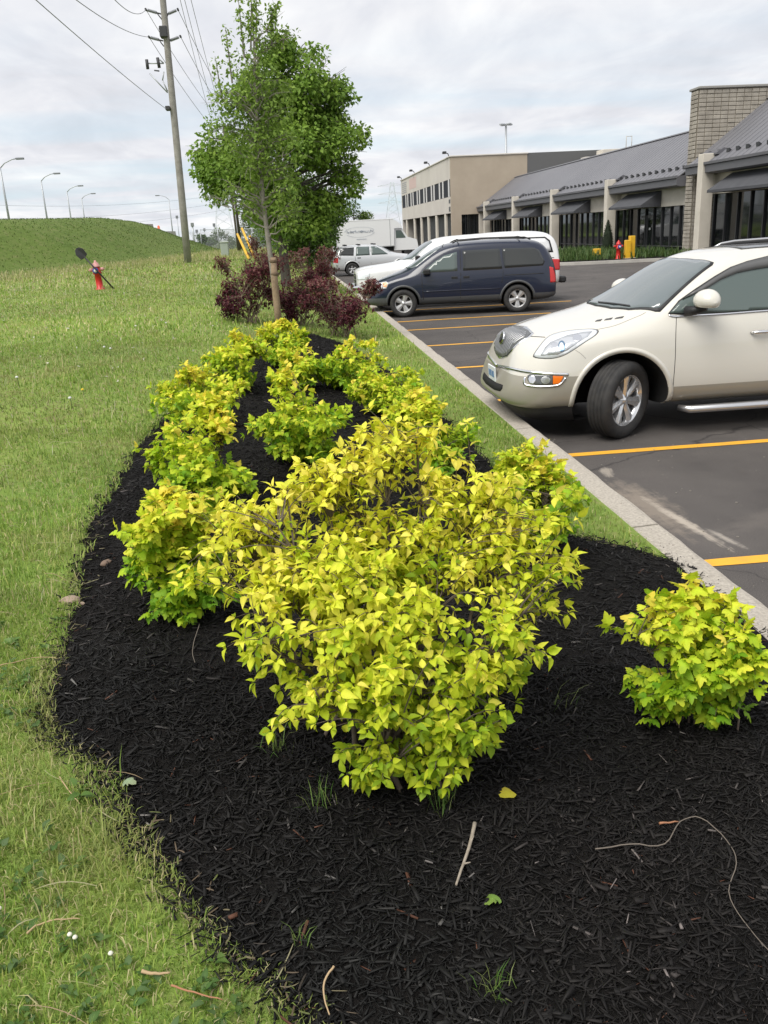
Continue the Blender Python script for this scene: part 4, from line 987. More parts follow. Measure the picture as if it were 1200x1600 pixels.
# ---- white pickup with a canopy over its bed
m_white = mat('white_paint', (0.76, 0.76, 0.755), 0.32, coat=0.8, coat_rough=0.05)
def make_pickup():
    S = [(0.00, .55, .60, .60, .72, .75, .76, .95, .74, 1.05, .60, 1.08, .3, 1.09),
     (0.08, .48, .74, .56, .86, .75, .90, 1.00, .86, 1.10, .72, 1.14, .4, 1.15),
     (0.40, .45, .80, .55, .93, .80, .96, 1.06, .93, 1.16, .82, 1.19, .5, 1.20),
     (1.10, .44, .82, .54, .95, .82, .98, 1.10, .96, 1.19, .86, 1.24, .55, 1.25),
     (1.50, .44, .82, .54, .95, .82, .98, 1.12, .965, 1.22, .88, 1.32, .62, 1.36),
     (1.90, .44, .82, .54, .95, .82, .98, 1.14, .965, 1.52, .78, 1.63, .58, 1.66),
     (2.25, .44, .82, .54, .95, .82, .98, 1.15, .965, 1.75, .72, 1.84, .54, 1.86),
     (2.80, .44, .82, .54, .95, .82, .98, 1.15, .965, 1.82, .71, 1.90, .52, 1.92),
     (3.70, .44, .82, .54, .95, .82, .98, 1.15, .965, 1.83, .74, 1.91, .55, 1.93),
     (3.82, .44, .82, .54, .95, .82, .98, 1.15, .965, 1.85, .80, 1.93, .60, 1.95),
     (4.80, .44, .82, .54, .95, .82, .98, 1.15, .965, 1.86, .80, 1.94, .60, 1.96),
     (5.45, .44, .82, .54, .95, .82, .98, 1.15, .965, 1.80, .80, 1.90, .60, 1.92),
     (5.70, .45, .82, .55, .95, .82, .98, 1.13, .955, 1.62, .82, 1.74, .60, 1.76),
     (5.80, .50, .80, .58, .93, .82, .95, 1.08, .92, 1.18, .80, 1.2, .5, 1.2)]
    WR = 0.385
    c = Car('pickup_truck', S, (1.85, 25.35, 0), math.radians(-2), m_white, [(0.95, WR, .25), (4.62, WR, .25)], arch=0.45, crease=[(4, .4, 1, 13), (5, .4, 5, 12)], lvl=2, arch_in=.45)
    r = c.root
    tag(r, 'white pickup with a canopy over the bed, standing just behind the navy minivan', 'car', 'cars parked nose to the kerb')
    W = wheel_meshes(WR, 0.24, 0.24, 6, (0.03, 0.055), m_alloy2, tread=False)
    for x in (0.95, 4.62):
        for sy in (-1, 1):
            put_wheel(r, W, x, sy*0.84, WR, phase=x)
            c.ribbon('arch_lip', c.ray_side(sy), [(x+0.478*math.cos(a), WR+0.478*math.sin(a)) for a in np.linspace(-0.1, PI+0.1, 30)], 0.05, m_white, off=0.009, thick=0.03, smooth=0)
    for sy in (-1, 1):
        rs = c.ray_side(sy)
        c.patch('front_window', rs, [(1.78, 1.22), (2.05, 1.45), (2.30, 1.60), (2.62, 1.66), (2.62, 1.22)], m_glass_side, off=0.007, step=.1)
        c.patch('rear_door_window', rs, [(2.74, 1.22), (2.74, 1.67), (3.55, 1.67), (3.55, 1.22)], m_glass_dark, off=0.007, step=.1)
        c.patch('canopy_window', rs, [(4.05, 1.32), (4.05, 1.78), (5.35, 1.76), (5.48, 1.66), (5.56, 1.34)], m_black, off=0.004, step=.12)
        c.patch('canopy_window', rs, [(4.10, 1.36), (4.10, 1.74), (5.33, 1.72), (5.44, 1.63), (5.50, 1.38)], mat('canopy_pane', (0.70, 0.71, 0.71), 0.2), off=0.007, step=.12)
        c.ribbon('canopy_seam', rs, [(3.78, 1.20), (4.8, 1.20), (5.74, 1.19)], 0.02, m_gap)
        c.ribbon('cab_gap', rs, [(3.74, 1.85), (3.74, 1.2), (3.74, .6)], 0.03, m_gap)
        c.ribbon('door_gap', rs, [(1.62, 1.2), (1.62, .6)], 0.014, m_gap); c.ribbon('door_gap', rs, [(2.68, 1.75), (2.68, .6)], 0.014, m_gap)
        c.patch('tail_lamp', rs, [(5.52, .86), (5.50, 1.16), (5.74, 1.14), (5.78, .86)], m_redlens, off=0.008)
        c.patch('headlamp', rs, [(0.05, .86), (0.06, 1.04), (0.40, 1.04), (0.36, .88)], m_lens, off=0.008)
        mb = MB(); mb.mat(m_black); y0, y1 = sorted((sy*.97, sy*1.22)); mb.cbox(1.66, 1.80, y0, y1, 1.22, 1.44, .03); mb.build('wing_mirror', None, r)
    c.patch('tail_lamp', c.ray_rear(), [(-.95, .86), (-.95, 1.14), (-.80, 1.14), (-.84, .98), (-.80, .86)], m_redlens, off=0.008, mirror=True)
    ws = [(1.36, 0), (1.40, -.4), (1.55, -.72), (1.62, -.80), (1.95, -.68), (2.20, -.58), (2.22, -.3), (2.20, 0)]
    c.patch('windscreen', c.ray_top(), ws + [(x_, -y_) for x_, y_ in ws[-2:0:-1]], m_glass, off=0.008, step=.09, thick=.008)
    c.patch('grille', c.ray_front(), [(-.55, .70), (-.58, 1.0), (.58, 1.0), (.55, .70)], m_black, off=0.006, step=.1)
    for k in range(3): c.ribbon('grille_bar', c.ray_front(), [(-.55, .76+.1*k), (0, .76+.1*k), (.55, .76+.1*k)], .03, m_chrome, off=0.02)
    bp = MB(); bp.mat(m_chrome); bp.cbox(-.10, .12, -.92, .92, .50, .70, .04); bp.build('front_bumper', None, r)
    bp = MB(); bp.mat(m_black); bp.cbox(5.76, 5.95, -.92, .92, .50, .68, .04); bp.build('rear_bumper', None, r)
    return c
make_pickup()

# ---- silver estate backed up to the kerb
m_silver = mat('silver_paint', (0.60, 0.61, 0.62), 0.3, 0.35, coat=0.8, coat_rough=0.05)
def make_estate():
    S = [(0.00, .36, .45, .44, .58, .58, .62, .70, .58, .77, .45, .80, .24, .81),
     (0.12, .28, .66, .38, .76, .58, .79, .76, .74, .86, .60, .89, .34, .90),
     (0.50, .25, .72, .36, .83, .60, .85, .84, .81, .93, .70, .96, .42, .97),
     (1.00, .24, .74, .36, .85, .62, .865, .89, .84, .97, .76, 1.01, .5, 1.02),
     (1.35, .24, .74, .36, .85, .62, .87, .91, .845, 1.02, .76, 1.10, .56, 1.14),
     (1.75, .24, .74, .36, .85, .62, .87, .93, .845, 1.30, .66, 1.37, .5, 1.39),
     (2.15, .24, .74, .36, .85, .62, .87, .94, .845, 1.44, .62, 1.50, .46, 1.515),
     (3.00, .24, .74, .36, .85, .62, .87, .95, .845, 1.47, .61, 1.525, .45, 1.54),
     (3.90, .24, .74, .36, .85, .62, .865, .96, .835, 1.44, .61, 1.50, .45, 1.515),
     (4.20, .26, .74, .37, .84, .62, .85, .96, .81, 1.25, .63, 1.29, .45, 1.30),
     (4.40, .32, .68, .42, .78, .60, .80, .90, .75, .98, .60, 1.0, .4, 1.0),
     (4.45, .38, .55, .46, .66, .60, .69, .78, .65, .84, .5, .86, .3, .86)]
    WR = 0.33
    c = Car('estate_car', S, (6.67, 46.6, 0), PI, m_silver, [(0.88, WR, .22), (3.42, WR, .22)], arch=0.39, crease=[(4, .4, 1, 10), (5, .4, 4, 9)], lvl=2, arch_in=.42)
    r = c.root
    tag(r, 'silver estate car showing its red tail lamp, before the white box truck', 'car', 'cars parked farther along the kerb')
    W = wheel_meshes(WR, 0.21, 0.21, 5, (0.03, 0.06), m_alloy2, tread=False)
    for x in (0.88, 3.42):
        for sy in (-1, 1):
            put_wheel(r, W, x, sy*0.76, WR, phase=x)
            c.ribbon('arch_lip', c.ray_side(sy), [(x+0.418*math.cos(a), WR+0.418*math.sin(a)) for a in np.linspace(-0.1, PI+0.1, 30)], 0.05, m_silver, off=0.009, thick=0.03, smooth=0)
    for sy in (-1, 1):
        rs = c.ray_side(sy)
        c.patch('front_window', rs, [(1.52, 1.0), (1.85, 1.25), (2.10, 1.40), (2.38, 1.42), (2.38, 1.0)], m_glass_side, off=0.008, step=.1)
        c.patch('rear_door_window', rs, [(2.48, 1.0), (2.48, 1.42), (3.14, 1.43), (3.20, 1.0)], m_glass_side, off=0.008, step=.1)
        c.patch('quarter_window', rs, [(3.32, 1.01), (3.26, 1.42), (3.95, 1.39), (4.08, 1.05)], m_glass_dark, off=0.008, step=.1)
        c.ribbon('door_gap', rs, [(2.43, 1.4), (2.43, .4)], 0.016, m_gap); c.ribbon('door_gap', rs, [(3.25, .98), (3.2, .7), (3.05, .5)], 0.016, m_gap)
        c.patch('tail_lamp', rs, [(4.14, .68), (4.12, .96), (4.30, .95), (4.40, .72)], m_redlens, off=0.008)
        for x in (2.2, 3.0, 3.7):
            f = MB(); f.mat(m_black); f.cbox(x-.08, x+.08, sy*.56-.02, sy*.56+.02, 1.50, 1.565, .01); f.build('roof_rail_foot', None, r)
        h = MB(); h.mat(m_black); yy = c.pt(rs, (3.0, .88), 0)[0].y; h.cbox(2.95, 3.13, yy-.02, yy+.02, .87, .91, .006); h.build('door_handle', None, r)
    c.patch('back_glass', c.ray_rear(), [(-.55, 1.0), (-.5, 1.24), (.5, 1.24), (.55, 1.0)], m_glass_dark, off=.007)
    ws = [(1.25, 0), (1.30, -.4), (1.42, -.66), (1.70, -.58), (2.02, -.5), (2.0, 0)]
    c.patch('windscreen', c.ray_top(), ws + [(x_, -y_) for x_, y_ in ws[-2:0:-1]], m_glass, off=0.008, step=.09, thick=.008)
    return S
EST = make_estate()

# ---- two cars far along the kerb
for k, (nm, X, Y, p, lab) in enumerate((('parked_car', 1.95, 86.0, m_white, 'small white car far along the kerb beside the dark hedge trees'),
                                        ('parked_car', 2.6, 93.0, m_silver, 'grey car parked behind the small white car at the far kerb'))):
    c = Car(nm, EST, (X, Y, 0), 0.0, p, [(0.88, .33, .22), (3.42, .33, .22)], arch=0.39, lvl=1, arch_in=.42)
    tag(c.root, lab, 'car', 'cars parked farther along the kerb')
    W = wheel_meshes(.33, 0.21, 0.21, 5, (0.03, 0.06), m_alloy2, tread=False)
    for x in (0.88, 3.42):
        for sy in (-1, 1): put_wheel(c.root, W, x, sy*0.76, .33)
    for sy in (-1, 1):
        c.patch('front_window', c.ray_side(sy), [(1.52, 1.0), (2.10, 1.38), (2.38, 1.40), (2.38, 1.0)], m_glass_dark, off=0.02, step=.2)
        c.patch('rear_door_window', c.ray_side(sy), [(2.48, 1.0), (2.48, 1.40), (3.14, 1.40), (3.20, 1.0)], m_glass_dark, off=0.02, step=.2)

# ---- white box truck
def make_truck():
    r = empty('box_truck', (4.15, 77.2, 0)); m_b = mat('truck_white', (0.80, 0.805, 0.80), 0.45)
    m_d = mat('truck_trim', (0.45, 0.46, 0.46), 0.5)
    tag(r, 'white box truck with a rounded cab roof and faint oval lettering, behind the silver estate', 'truck')
    pr = [(0, .95), (0, 3.12), (4.55, 3.12), (4.95, 3.06), (5.30, 2.90), (5.62, 2.62), (5.72, 2.40), (5.02, 2.40), (4.95, .95)]
    b = MB(); b.mat(m_b); b.prism(pr, -1.15, 1.15, 'y'); b.build('cargo_box', None, r)
    for (x0, x1, z0, z1) in ((-.03, 5.0, 3.08, 3.16), (-.03, 5.0, .90, .99), (-.03, .06, .95, 3.12), (4.62, 4.68, .95, 3.10)):
        t_ = MB(); t_.mat(m_d if z0 < 1 else m_b); t_.cbox(x0, x1, -1.165, 1.165, z0, z1, .01); t_.build('edge_trim', None, r)
    cab = MB(); cab.mat(m_b)
    cab.prism([(4.98, .55), (4.98, 2.36), (5.68, 2.36), (6.15, 1.62), (6.95, 1.38), (7.05, .95), (7.05, .55)], -.98, .98, 'y'); cb = cab.build('cab', None, r)
    for sy in (-1, 1):
        w = MB(); w.mat(m_glass_side); a, c_ = sorted((sy*.985, sy*.992)); w.prism([(5.16, 1.55), (5.16, 2.18), (5.62, 2.18), (5.98, 1.62), (5.98, 1.55)], a, c_, 'y'); w.build('cab_window', None, cb)
        for x in (1.2, 6.2):
            t_ = MB(); t_.mat(m_rubber); t_.lathe([(.2, -.11), (.36, -.11), (.38, 0), (.36, .11), (.2, .11)], 24, Matrix.Translation((x, sy*.85, .38)) @ Matrix.Rotation(PI/2, 4, 'X')); wh = t_.build('wheel', None, r)
            q = MB(); q.mat(m_alloy2); q.lathe([(0, -.06), (.2, -.09), (.2, .09), (0, .06)], 16, Matrix.Translation((x, sy*.85, .38)) @ Matrix.Rotation(PI/2, 4, 'X')); q.build('rim', None, wh)
    ch = MB(); ch.mat(m_black); ch.box(0.1, 6.9, -.4, .4, .5, .9); ch.build('chassis', None, r)
    m_in = mat('faded_print', (0.42, 0.46, 0.52), 0.6); m_pr = mat('faded_print_soft', (0.56, 0.59, 0.63), 0.6)
    for k, (ry, rz_) in enumerate(((1.30, .42),)):
        el = MB(); el.mat(m_pr); n = 48; V = []
        for i in range(n):
            a = 2*PI*i/n
            for s_ in (1.0, .955): V.append((2.05+ry*s_*math.cos(a)*(1+.1*math.sin(a)), -1.168, 2.18+rz_*s_*math.sin(a)))
        el.add(V, [(2*i, 2*((i+1) % n), 2*((i+1) % n)+1, 2*i+1) for i in range(n) if 2 < i % 24 < 23]); el.build('oval_print', None, r)
    lt = MB(); lt.mat(m_in); rr_ = random.Random(3); x = 0.95
    while x < 3.2:
        w = rr_.uniform(.05, .10); h_ = rr_.uniform(.14, .2); x1 = x+w
        lt.box(x, x+.025, -1.169, -1.166, 2.12, 2.12+h_); lt.box(x, x1, -1.169, -1.166, 2.12+h_*rr_.choice((0, .5, .85)), 2.12+h_*rr_.choice((.15, .6, 1)) + .02)
        x = x1 + rr_.choice((.015, .02, .02, .03))
    lt.build('lettering', None, r)
    lt = MB(); lt.mat(m_pr); lt.box(1.75, 2.6, -1.169, -1.166, 1.58, 1.64); lt.build('small_lettering', None, r)
make_truck()
# ------------------------------------------------------------------ poles, wires, lamps, hydrants
m_wood = mat('weathered_wood', (0.23, 0.215, 0.195), 0.9, col2=(0.34, 0.32, 0.295), nscale=3, ndetail=8, bump=0.4, bscale=30)
m_steel = mat('galvanised', (0.42, 0.44, 0.46), 0.45, 0.4)
m_wire = mat('cable', (0.22, 0.22, 0.24), 0.6)
m_iron = mat('dark_fitting', (0.05, 0.05, 0.055), 0.6)
m_insul = mat('grey_polymer', (0.22, 0.23, 0.25), 0.5)
m_red = mat('hydrant_red', (0.60, 0.025, 0.02), 0.4, col2=(0.5, 0.02, 0.018), nscale=6)
m_yel = mat('safety_yellow', (0.80, 0.46, 0.02), 0.5, col2=(0.7, 0.42, 0.03), nscale=5)
def gz1(x, y): return float(gz(np.array([x]), np.array([y]))[0])
PX, PY = -4.88, 44.0; PZ = gz1(PX, PY)
# the tall pole leans a touch
pole = empty('utility_pole', (PX, PY, PZ-.3)); tag(pole, 'tall weathered wooden utility pole carrying stand-off insulators on the lawn', 'utility pole')
lean = Vector((0.035, 0, 1))
def pp(z): return (lean.x*z*.55, 0, z)
b = MB(); b.mat(m_wood); b.tube([pp(z) for z in (0, 3, 6, 9, 12, 15)], [.185, .172, .16, .15, .14, .13], 14); b.build('shaft', None, pole)
def at_pole(px, py, dy=0):
    """point near the pole in its own frame, from its place in the picture"""
    d = CR @ np.array([px-CX, py-CY, FOC]); q = CAMP + d*((PY+dy)/d[1]); return Vector((q[0]-PX, q[1]-PY, q[2]-PZ+.3))
INS = {}
for nm, tip, root, side in (('a', (228, 15), (252, 22), -1), ('b', (278, 15), (257, 24), 1), ('c', (233, 58), (255, 64), -1), ('d', (282, 57), (259, 66), 1)):
    t, q = at_pole(*tip), at_pole(*root); INS[nm] = t
    b = MB(); b.mat(m_insul); dv = (t-q); n = 9
    prof = []
    for k in range(n):
        for rr in (.045, .075): prof.append((rr, .30+.62*(k+(.0 if rr < .06 else .5))/n))
    Mx = Matrix.Translation(q) @ dv.to_track_quat('Z', 'Y').to_matrix().to_4x4() @ Matrix.Diagonal((1, 1, dv.length, 1))
    b.lathe(prof, 10, Mx); ins = b.build('insulator', None, pole)
    b = MB(); b.mat(m_iron); b.tube([q, q+dv*.35], .03, 6); b.tube([q+Vector((0, 0, -.22)), q+dv*.3], .025, 6); b.tube([t+Vector((0, -.12, 0)), t+Vector((0, .12, 0))], .05, 6); b.build('bracket', None, ins)
b = MB(); b.mat(m_iron); a = at_pole(255, 50); b.cbox(a.x-.14, a.x+.2, -.3, .2, a.z-.25, a.z+.2, .03); b.tube([at_pole(249, 44), at_pole(258, 56)], .06, 6); b.build('clamp', None, pole)
# switch assembly below
sw = [((256, 99), (229, 99)), ((256, 99), (246, 90)), ((229, 93), (231, 108)), ((246, 90), (249, 106)), ((241, 110), (249, 111)), ((234, 115), (262, 145)), ((256, 112), (254, 126)), ((254, 126), (262, 143))]
for k, (p, q) in enumerate(sw):
    b = MB(); b.mat(m_iron if k in (2, 3, 4) else m_steel); b.tube([at_pole(*p), at_pole(*q)], .075 if k in (2, 3) else .03, 6); b.build('switch_arm' if k not in (2, 3) else 'fuse_cutout', None, pole)
b = MB(); b.mat(m_iron); a = at_pole(263, 171); b.cbox(a.x-.1, a.x+.1, -.3, .1, a.z-.06, a.z+.12, .02); b.build('cable_clamp', None, pole)
# second, shorter pole with the guy guards
P2 = (-3.25, 62.0); p2z = gz1(*P2)
pole2 = empty('utility_pole', (P2[0], P2[1], p2z-.2)); tag(pole2, 'dark slim wooden pole behind the yellow guy guards, its top hidden in the maple', 'utility pole')
b = MB(); b.mat(mat('dark_wood', (0.10, 0.085, 0.07), 0.9)); b.tube([(0, 0, 0), (-.12, 0, 4), (-.25, 0, 8.2)], [.19, .17, .15], 12); b.build('shaft', None, pole2)
b = MB(); b.mat(m_iron); b.tube([(-.9, 0, 7.6), (.5, 0, 7.6)], .06, 6); b.build('crossarm', None, pole2)
for k, (pa, pb) in enumerate((((391, 418), (371, 366)), ((400, 417), (378, 357)))):
    Yg = 46.0 + 1.5*k
    d = CR @ np.array([pa[0]-CX, pa[1]-CY, FOC]); A_ = CAMP + d*(Yg/d[1]); d = CR @ np.array([pb[0]-CX, pb[1]-CY, FOC]); B_ = CAMP + d*((Yg+3.0)/d[1])
    A_[2] = gz1(A_[0], A_[1]) - .05
    g_ = empty('guy_guard', tuple(A_)); tag(g_, ('left' if k == 0 else 'right') + ' of the two slanting yellow guy wire guards on the lawn', 'guy guard', 'yellow guy wire guards')
    b = MB(); b.mat(m_yel); v = Vector(B_-A_); n = v.normalized(); s_ = n.orthogonal().normalized()
    b.tube([(0, 0, 0), v*.5, v], [.075, .07, .065], 8); b.build('sleeve', None, g_)
    b = MB(); b.mat(m_steel); top = Vector((P2[0]-.15, P2[1], p2z+7.4)) - Vector(A_); b.tube([v*.98, top], .012, 5); b.build('guy_wire', None, g_)
mk = empty('marker_post', (-2.0, 49.5, gz1(-2, 49.5))); tag(mk, 'short white marker post beside the yellow guy guards', 'post')
b = MB(); b.mat(m_white_trim); b.tube([(0, 0, -.1), (0, 0, 1.0)], .06, 8); b.mat(m_yel); b.tube([(0, 0, 1.0), (0, 0, 1.12)], .065, 8); b.build('stake', None, mk)
bx_ = empty('utility_pedestal', (-3.6, 52, gz1(-3.6, 52))); tag(bx_, 'pale grey utility pedestal in the grass by the guy guards', 'utility box')
b = MB(); b.mat(mat('pedestal_grey', (0.36, 0.40, 0.36), 0.6)); b.cbox(-.22, .22, -.2, .2, -.1, .75, .03); b.build('cabinet', None, bx_)
b = MB(); b.mat(mat('pedestal_lid', (0.42, 0.45, 0.42), 0.6)); b.cbox(-.25, .25, -.23, .23, .752, .84, .03); b.build('lid', None, bx_)

# overhead wires
WIRES = []
def wire(p, q, sag, r, label, dot=None):
    p, q = Vector(p), Vector(q); n = 26
    pts = [p.lerp(q, k/n) - Vector((0, 0, 4*sag*(k/n)*(1-k/n))) for k in range(n+1)]
    b = MB(); b.mat(m_wire); b.tube(pts, r, 5); o = b.build('overhead_wire')
    tag(o, label, 'wire', 'overhead wires'); return o
PB = Vector((PX, PY, PZ-.3))
def near_end(tip, px0, py0, D):
    """carry a wire from the pole towards a nearer pole behind the camera's left"""
    d = CR @ np.array([px0-CX, py0-CY, FOC]); q = Vector(CAMP + d*(D/d[1])); p = PB + INS[tip] if isinstance(tip, str) else tip
    return p, p + (q-p)*2.2
p, q = near_end('a', 205, 0, 34); wire(p, q, .4, .012, 'wire running up and out of frame from the topmost stand-off insulator')
p, q = near_end('c', 158, 0, 30); wire(p, q, .5, .012, 'wire running up to the sky edge from the lower left insulator')
pl_ = PB + at_pole(262, 172); p, q = near_end(pl_, 78, 0, 24); wire(p, q, .3, .012, 'lone long wire slanting across the empty sky at upper left')
far = {'a': (-3.6, 100, 12.2), 'b': (-2.2, 100, 12.2), 'c': (-3.6, 100, 10.7), 'd': (-2.2, 100, 10.7)}
for k, nm in enumerate('abcd'):
    wire(PB + INS[nm], far[nm], 1.1, .013, 'wire leaving the %s insulator of the tall pole towards the maple' % ('upper left', 'upper right', 'lower left', 'lower right')[k])
for k, (xa, xb, dx) in enumerate(((283, 318, 0), (290, 326, .3), (300, 336, .6))):
    d = CR @ np.array([xa-CX, 0-CY, FOC]); A_ = Vector(CAMP + d*(40/d[1])); d = CR @ np.array([xb-CX, 140-CY, FOC]); B_ = Vector(CAMP + d*(62/d[1]))
    wire(A_ - (B_-A_)*.6, A_ + (B_-A_)*1.8, .3, .012, '%s of the three wires passing right of the tall pole' % ('leftmost', 'middle', 'rightmost')[k])
for k, (ya, yb) in enumerate(((288, 306), (310, 318), (326, 330))):
    d = CR @ np.array([-60-CX, ya+30-CY, FOC]); A_ = Vector(CAMP + d*(300/d[1])); d = CR @ np.array([360-CX, yb-4-CY, FOC]); B_ = Vector(CAMP + d*(390/d[1]))
    wire(A_, B_, 2.5, .035, '%s of the far transmission lines low over the embankment' % ('highest', 'middle', 'lowest')[k])

# street lamps along the road on the embankment
def lamp(x, y, ztop, arm, zb, label, thick=.10, group='street lamps on the embankment road'):
    l_ = empty('street_lamp', (x, y, zb)); tag(l_, label, 'street lamp', group)
    h_ = ztop-zb; b = MB(); b.mat(m_steel); b.tube([(0, 0, 0), (0, 0, h_*.5), (0, 0, h_-.7)], [thick*1.3, thick, thick*.75], 8); b.build('post', None, l_)
    if arm:
        b = MB(); b.mat(m_steel); b.tube([(0, 0, h_-.8), (arm*.3, 0, h_-.35), (arm*.75, 0, h_-.05), (arm, 0, h_)], thick*.5, 6); b.build('arm', None, l_)
        b = MB(); b.mat(m_insul); s_ = 1 if arm > 0 else -1; a0, a1 = sorted((arm, arm+s_*.75)); b.cbox(a0, a1, -.16, .16, h_-.09, h_+.09, .03); b.build('lamp_head', None, l_)
    else:
        b = MB(); b.mat(m_insul); b.cbox(-.25, .25, -.2, .2, h_-.7, h_-.1, .04); b.build('lamp_head', None, l_)
lamp(-26.7, 91, 10.4, 1.6, 3.0, 'nearest and tallest street lamp, at the left edge above the embankment')
lamp(-28.7, 113, 10.6, 1.6, 3.0, 'street lamp second from the left edge above the embankment')
lamp(-31.4, 137, 10.6, 1.7, 3.0, 'street lamp third from the left edge above the embankment')
lamp(-34.4, 160, 10.7, 1.7, 3.0, 'fourth and smallest of the right-facing street lamps above the embankment')
lamp(-22.0, 178, 10.8, -1.7, 1.0, 'street lamp just left of the tall pole, its arm pointing left')
for k, (px_, yt, D, th) in enumerate(((276, 336, 200, .09), (300, 347, 150, .16), (307, 358, 190, .09), (319, 356, 210, .08), (334, 348, 180, .11))):
    d = CR @ np.array([px_-CX, yt-CY, FOC]); q = CAMP + d*(D/d[1])
    lamp(q[0], D, q[2], 0, 0, ('thin post just right of the tall utility pole', 'thick-headed post between the tall pole and the bushes', 'small thin post beside the thick-headed post', 'short faint post above the embankment tail', 'slim post next to the far bushes')[k], th, 'distant posts right of the utility pole')
# sports-style mast behind the office block
ms = empty('light_mast', (31.1, 125, 0)); tag(ms, 'lone light mast rising behind the office block roof', 'light mast')
b = MB(); b.mat(m_steel); b.tube([(0, 0, 0), (0, 0, 15.2)], [.2, .14], 8); b.build('post', None, ms)
for k in range(4):
    a = PI/2*k+.4; b = MB(); b.mat(m_steel); b.cbox(.2, 1.0, -.2, .2, 15.2, 15.4, .03, M=Matrix.Rotation(a, 4, 'Z')); b.build('lamp_head', None, ms)
# transmission towers far off
def tower(x, y, h_, label):
    t_ = empty('transmission_tower', (x, y, 0)); tag(t_, label, 'pylon', 'far transmission towers')
    m_t = mat('hazed_steel', (0.66, 0.70, 0.74), 0.7)  # distance haze is put into this pale bluish steel colour
    def wd(z): return 4.0*(1-z/h_)**1.2 + .7
    for sx in (-1, 1):
        for sy in (-1, 1):
            b = MB(); b.mat(m_t); b.tube([(sx*wd(z), sy*wd(z), z) for z in np.linspace(0, h_, 7)], .12, 4); b.build('leg', None, t_)
    lv = np.linspace(0, h_, 9)
    b = MB(); b.mat(m_t)
    for a, c_ in zip(lv[:-1], lv[1:]):
        for sy in (-1, 1):
            b.tube([(-wd(a), sy*wd(a), a), (wd(c_), sy*wd(c_), c_)], .06, 4); b.tube([(wd(a), sy*wd(a), a), (-wd(c_), sy*wd(c_), c_)], .06, 4)
    b.build('bracing', None, t_)
    for z in (h_*.62, h_*.78, h_*.93):
        b = MB(); b.mat(m_t); b.tube([(-7, 0, z), (0, 0, z+.9), (7, 0, z)], .13, 4); b.tube([(-7, 0, z), (7, 0, z)], .1, 4); b.build('crossarm', None, t_)
tower(-27, 400, 31, 'faint lattice tower on the horizon left of the maple trunk')
tower(50.5, 420, 24, 'faint lattice tower on the horizon left of the office block')

# chain-link fence at the far side of the lawn
fe = empty('chain_link_fence', (-3, 80, 0)); tag(fe, 'grey chain-link fence at the far edge of the lawn', 'fence')
for k in range(9):
    x = -4.5 + k*1.5; b = MB(); b.mat(m_steel); z0 = gz1(-3+x, 80); b.tube([(x, 0, z0-.1), (x, 0, z0+1.9)], .04, 6); b.build('fence_post', None, fe)
b = MB(); b.mat(m_steel)
for k in range(110):
    x = -4.5 + 12*k/110
    for s_ in (-1, 1): b.tube([(x, 0, 1.15 if x < 1 else .9), (x+s_*1.0, 0, 2.9)], .012, 3, cap=False)
o = b.build('mesh_wire', None, fe); o['kind'] = 'stuff'
b = MB(); b.mat(m_steel); b.tube([(-4.5, 0, gz1(-7.5, 80)+1.85), (7.5, 0, 2.7)], .03, 6); b.build('top_rail', None, fe)
# concrete barrier and cone at the tail of the embankment
br = empty('concrete_barrier', (-7.0, 88, 0)); tag(br, 'pale concrete barrier sloping down the tail of the grassy embankment', 'barrier')
for k in range(5):
    x0, y0 = -8.9+k*1.1, -12+k*6.0; hz0 = float(hill_z(np.array([-7+x0+4]), np.array([88+y0]))[0])
    b = MB(); b.mat(m_conc); Mx = Matrix.Translation((x0+4, y0, max(hz0, .3)-.45)) @ Matrix.Rotation(math.radians(80), 4, 'Z')
    b.prism([(-.3, 0), (-.3, .12), (-.12, .35), (-.08, .8), (.08, .8), (.12, .35), (.3, .12), (.3, 0)], -2.9, 2.9, 'x', M=Mx); b.build('barrier_length', None, br)
d = CR @ np.array([251-CX, 381-CY, FOC]); q = CAMP + d*(78/d[1])
cn = empty('traffic_drum', (q[0], 78, float(hill_z(np.array([q[0]]), np.array([78.0]))[0])-.05)); tag(cn, 'small orange traffic drum on top of the embankment left of the pole', 'traffic drum')
cn.scale = (.5, .5, .5)
b = MB(); b.mat(mat('drum_orange', (0.8, 0.12, 0.03), 0.5)); b.lathe([(.28, 0), (.28, .1), (.24, .12), (.2, .95), (.12, 1.0), (.12, 1.08)], 16); b.build('body', None, cn)
b = MB(); b.mat(m_white_trim); b.lathe([(.236, .4), (.224, .55)], 16, cap=False); b.build('band', None, cn)

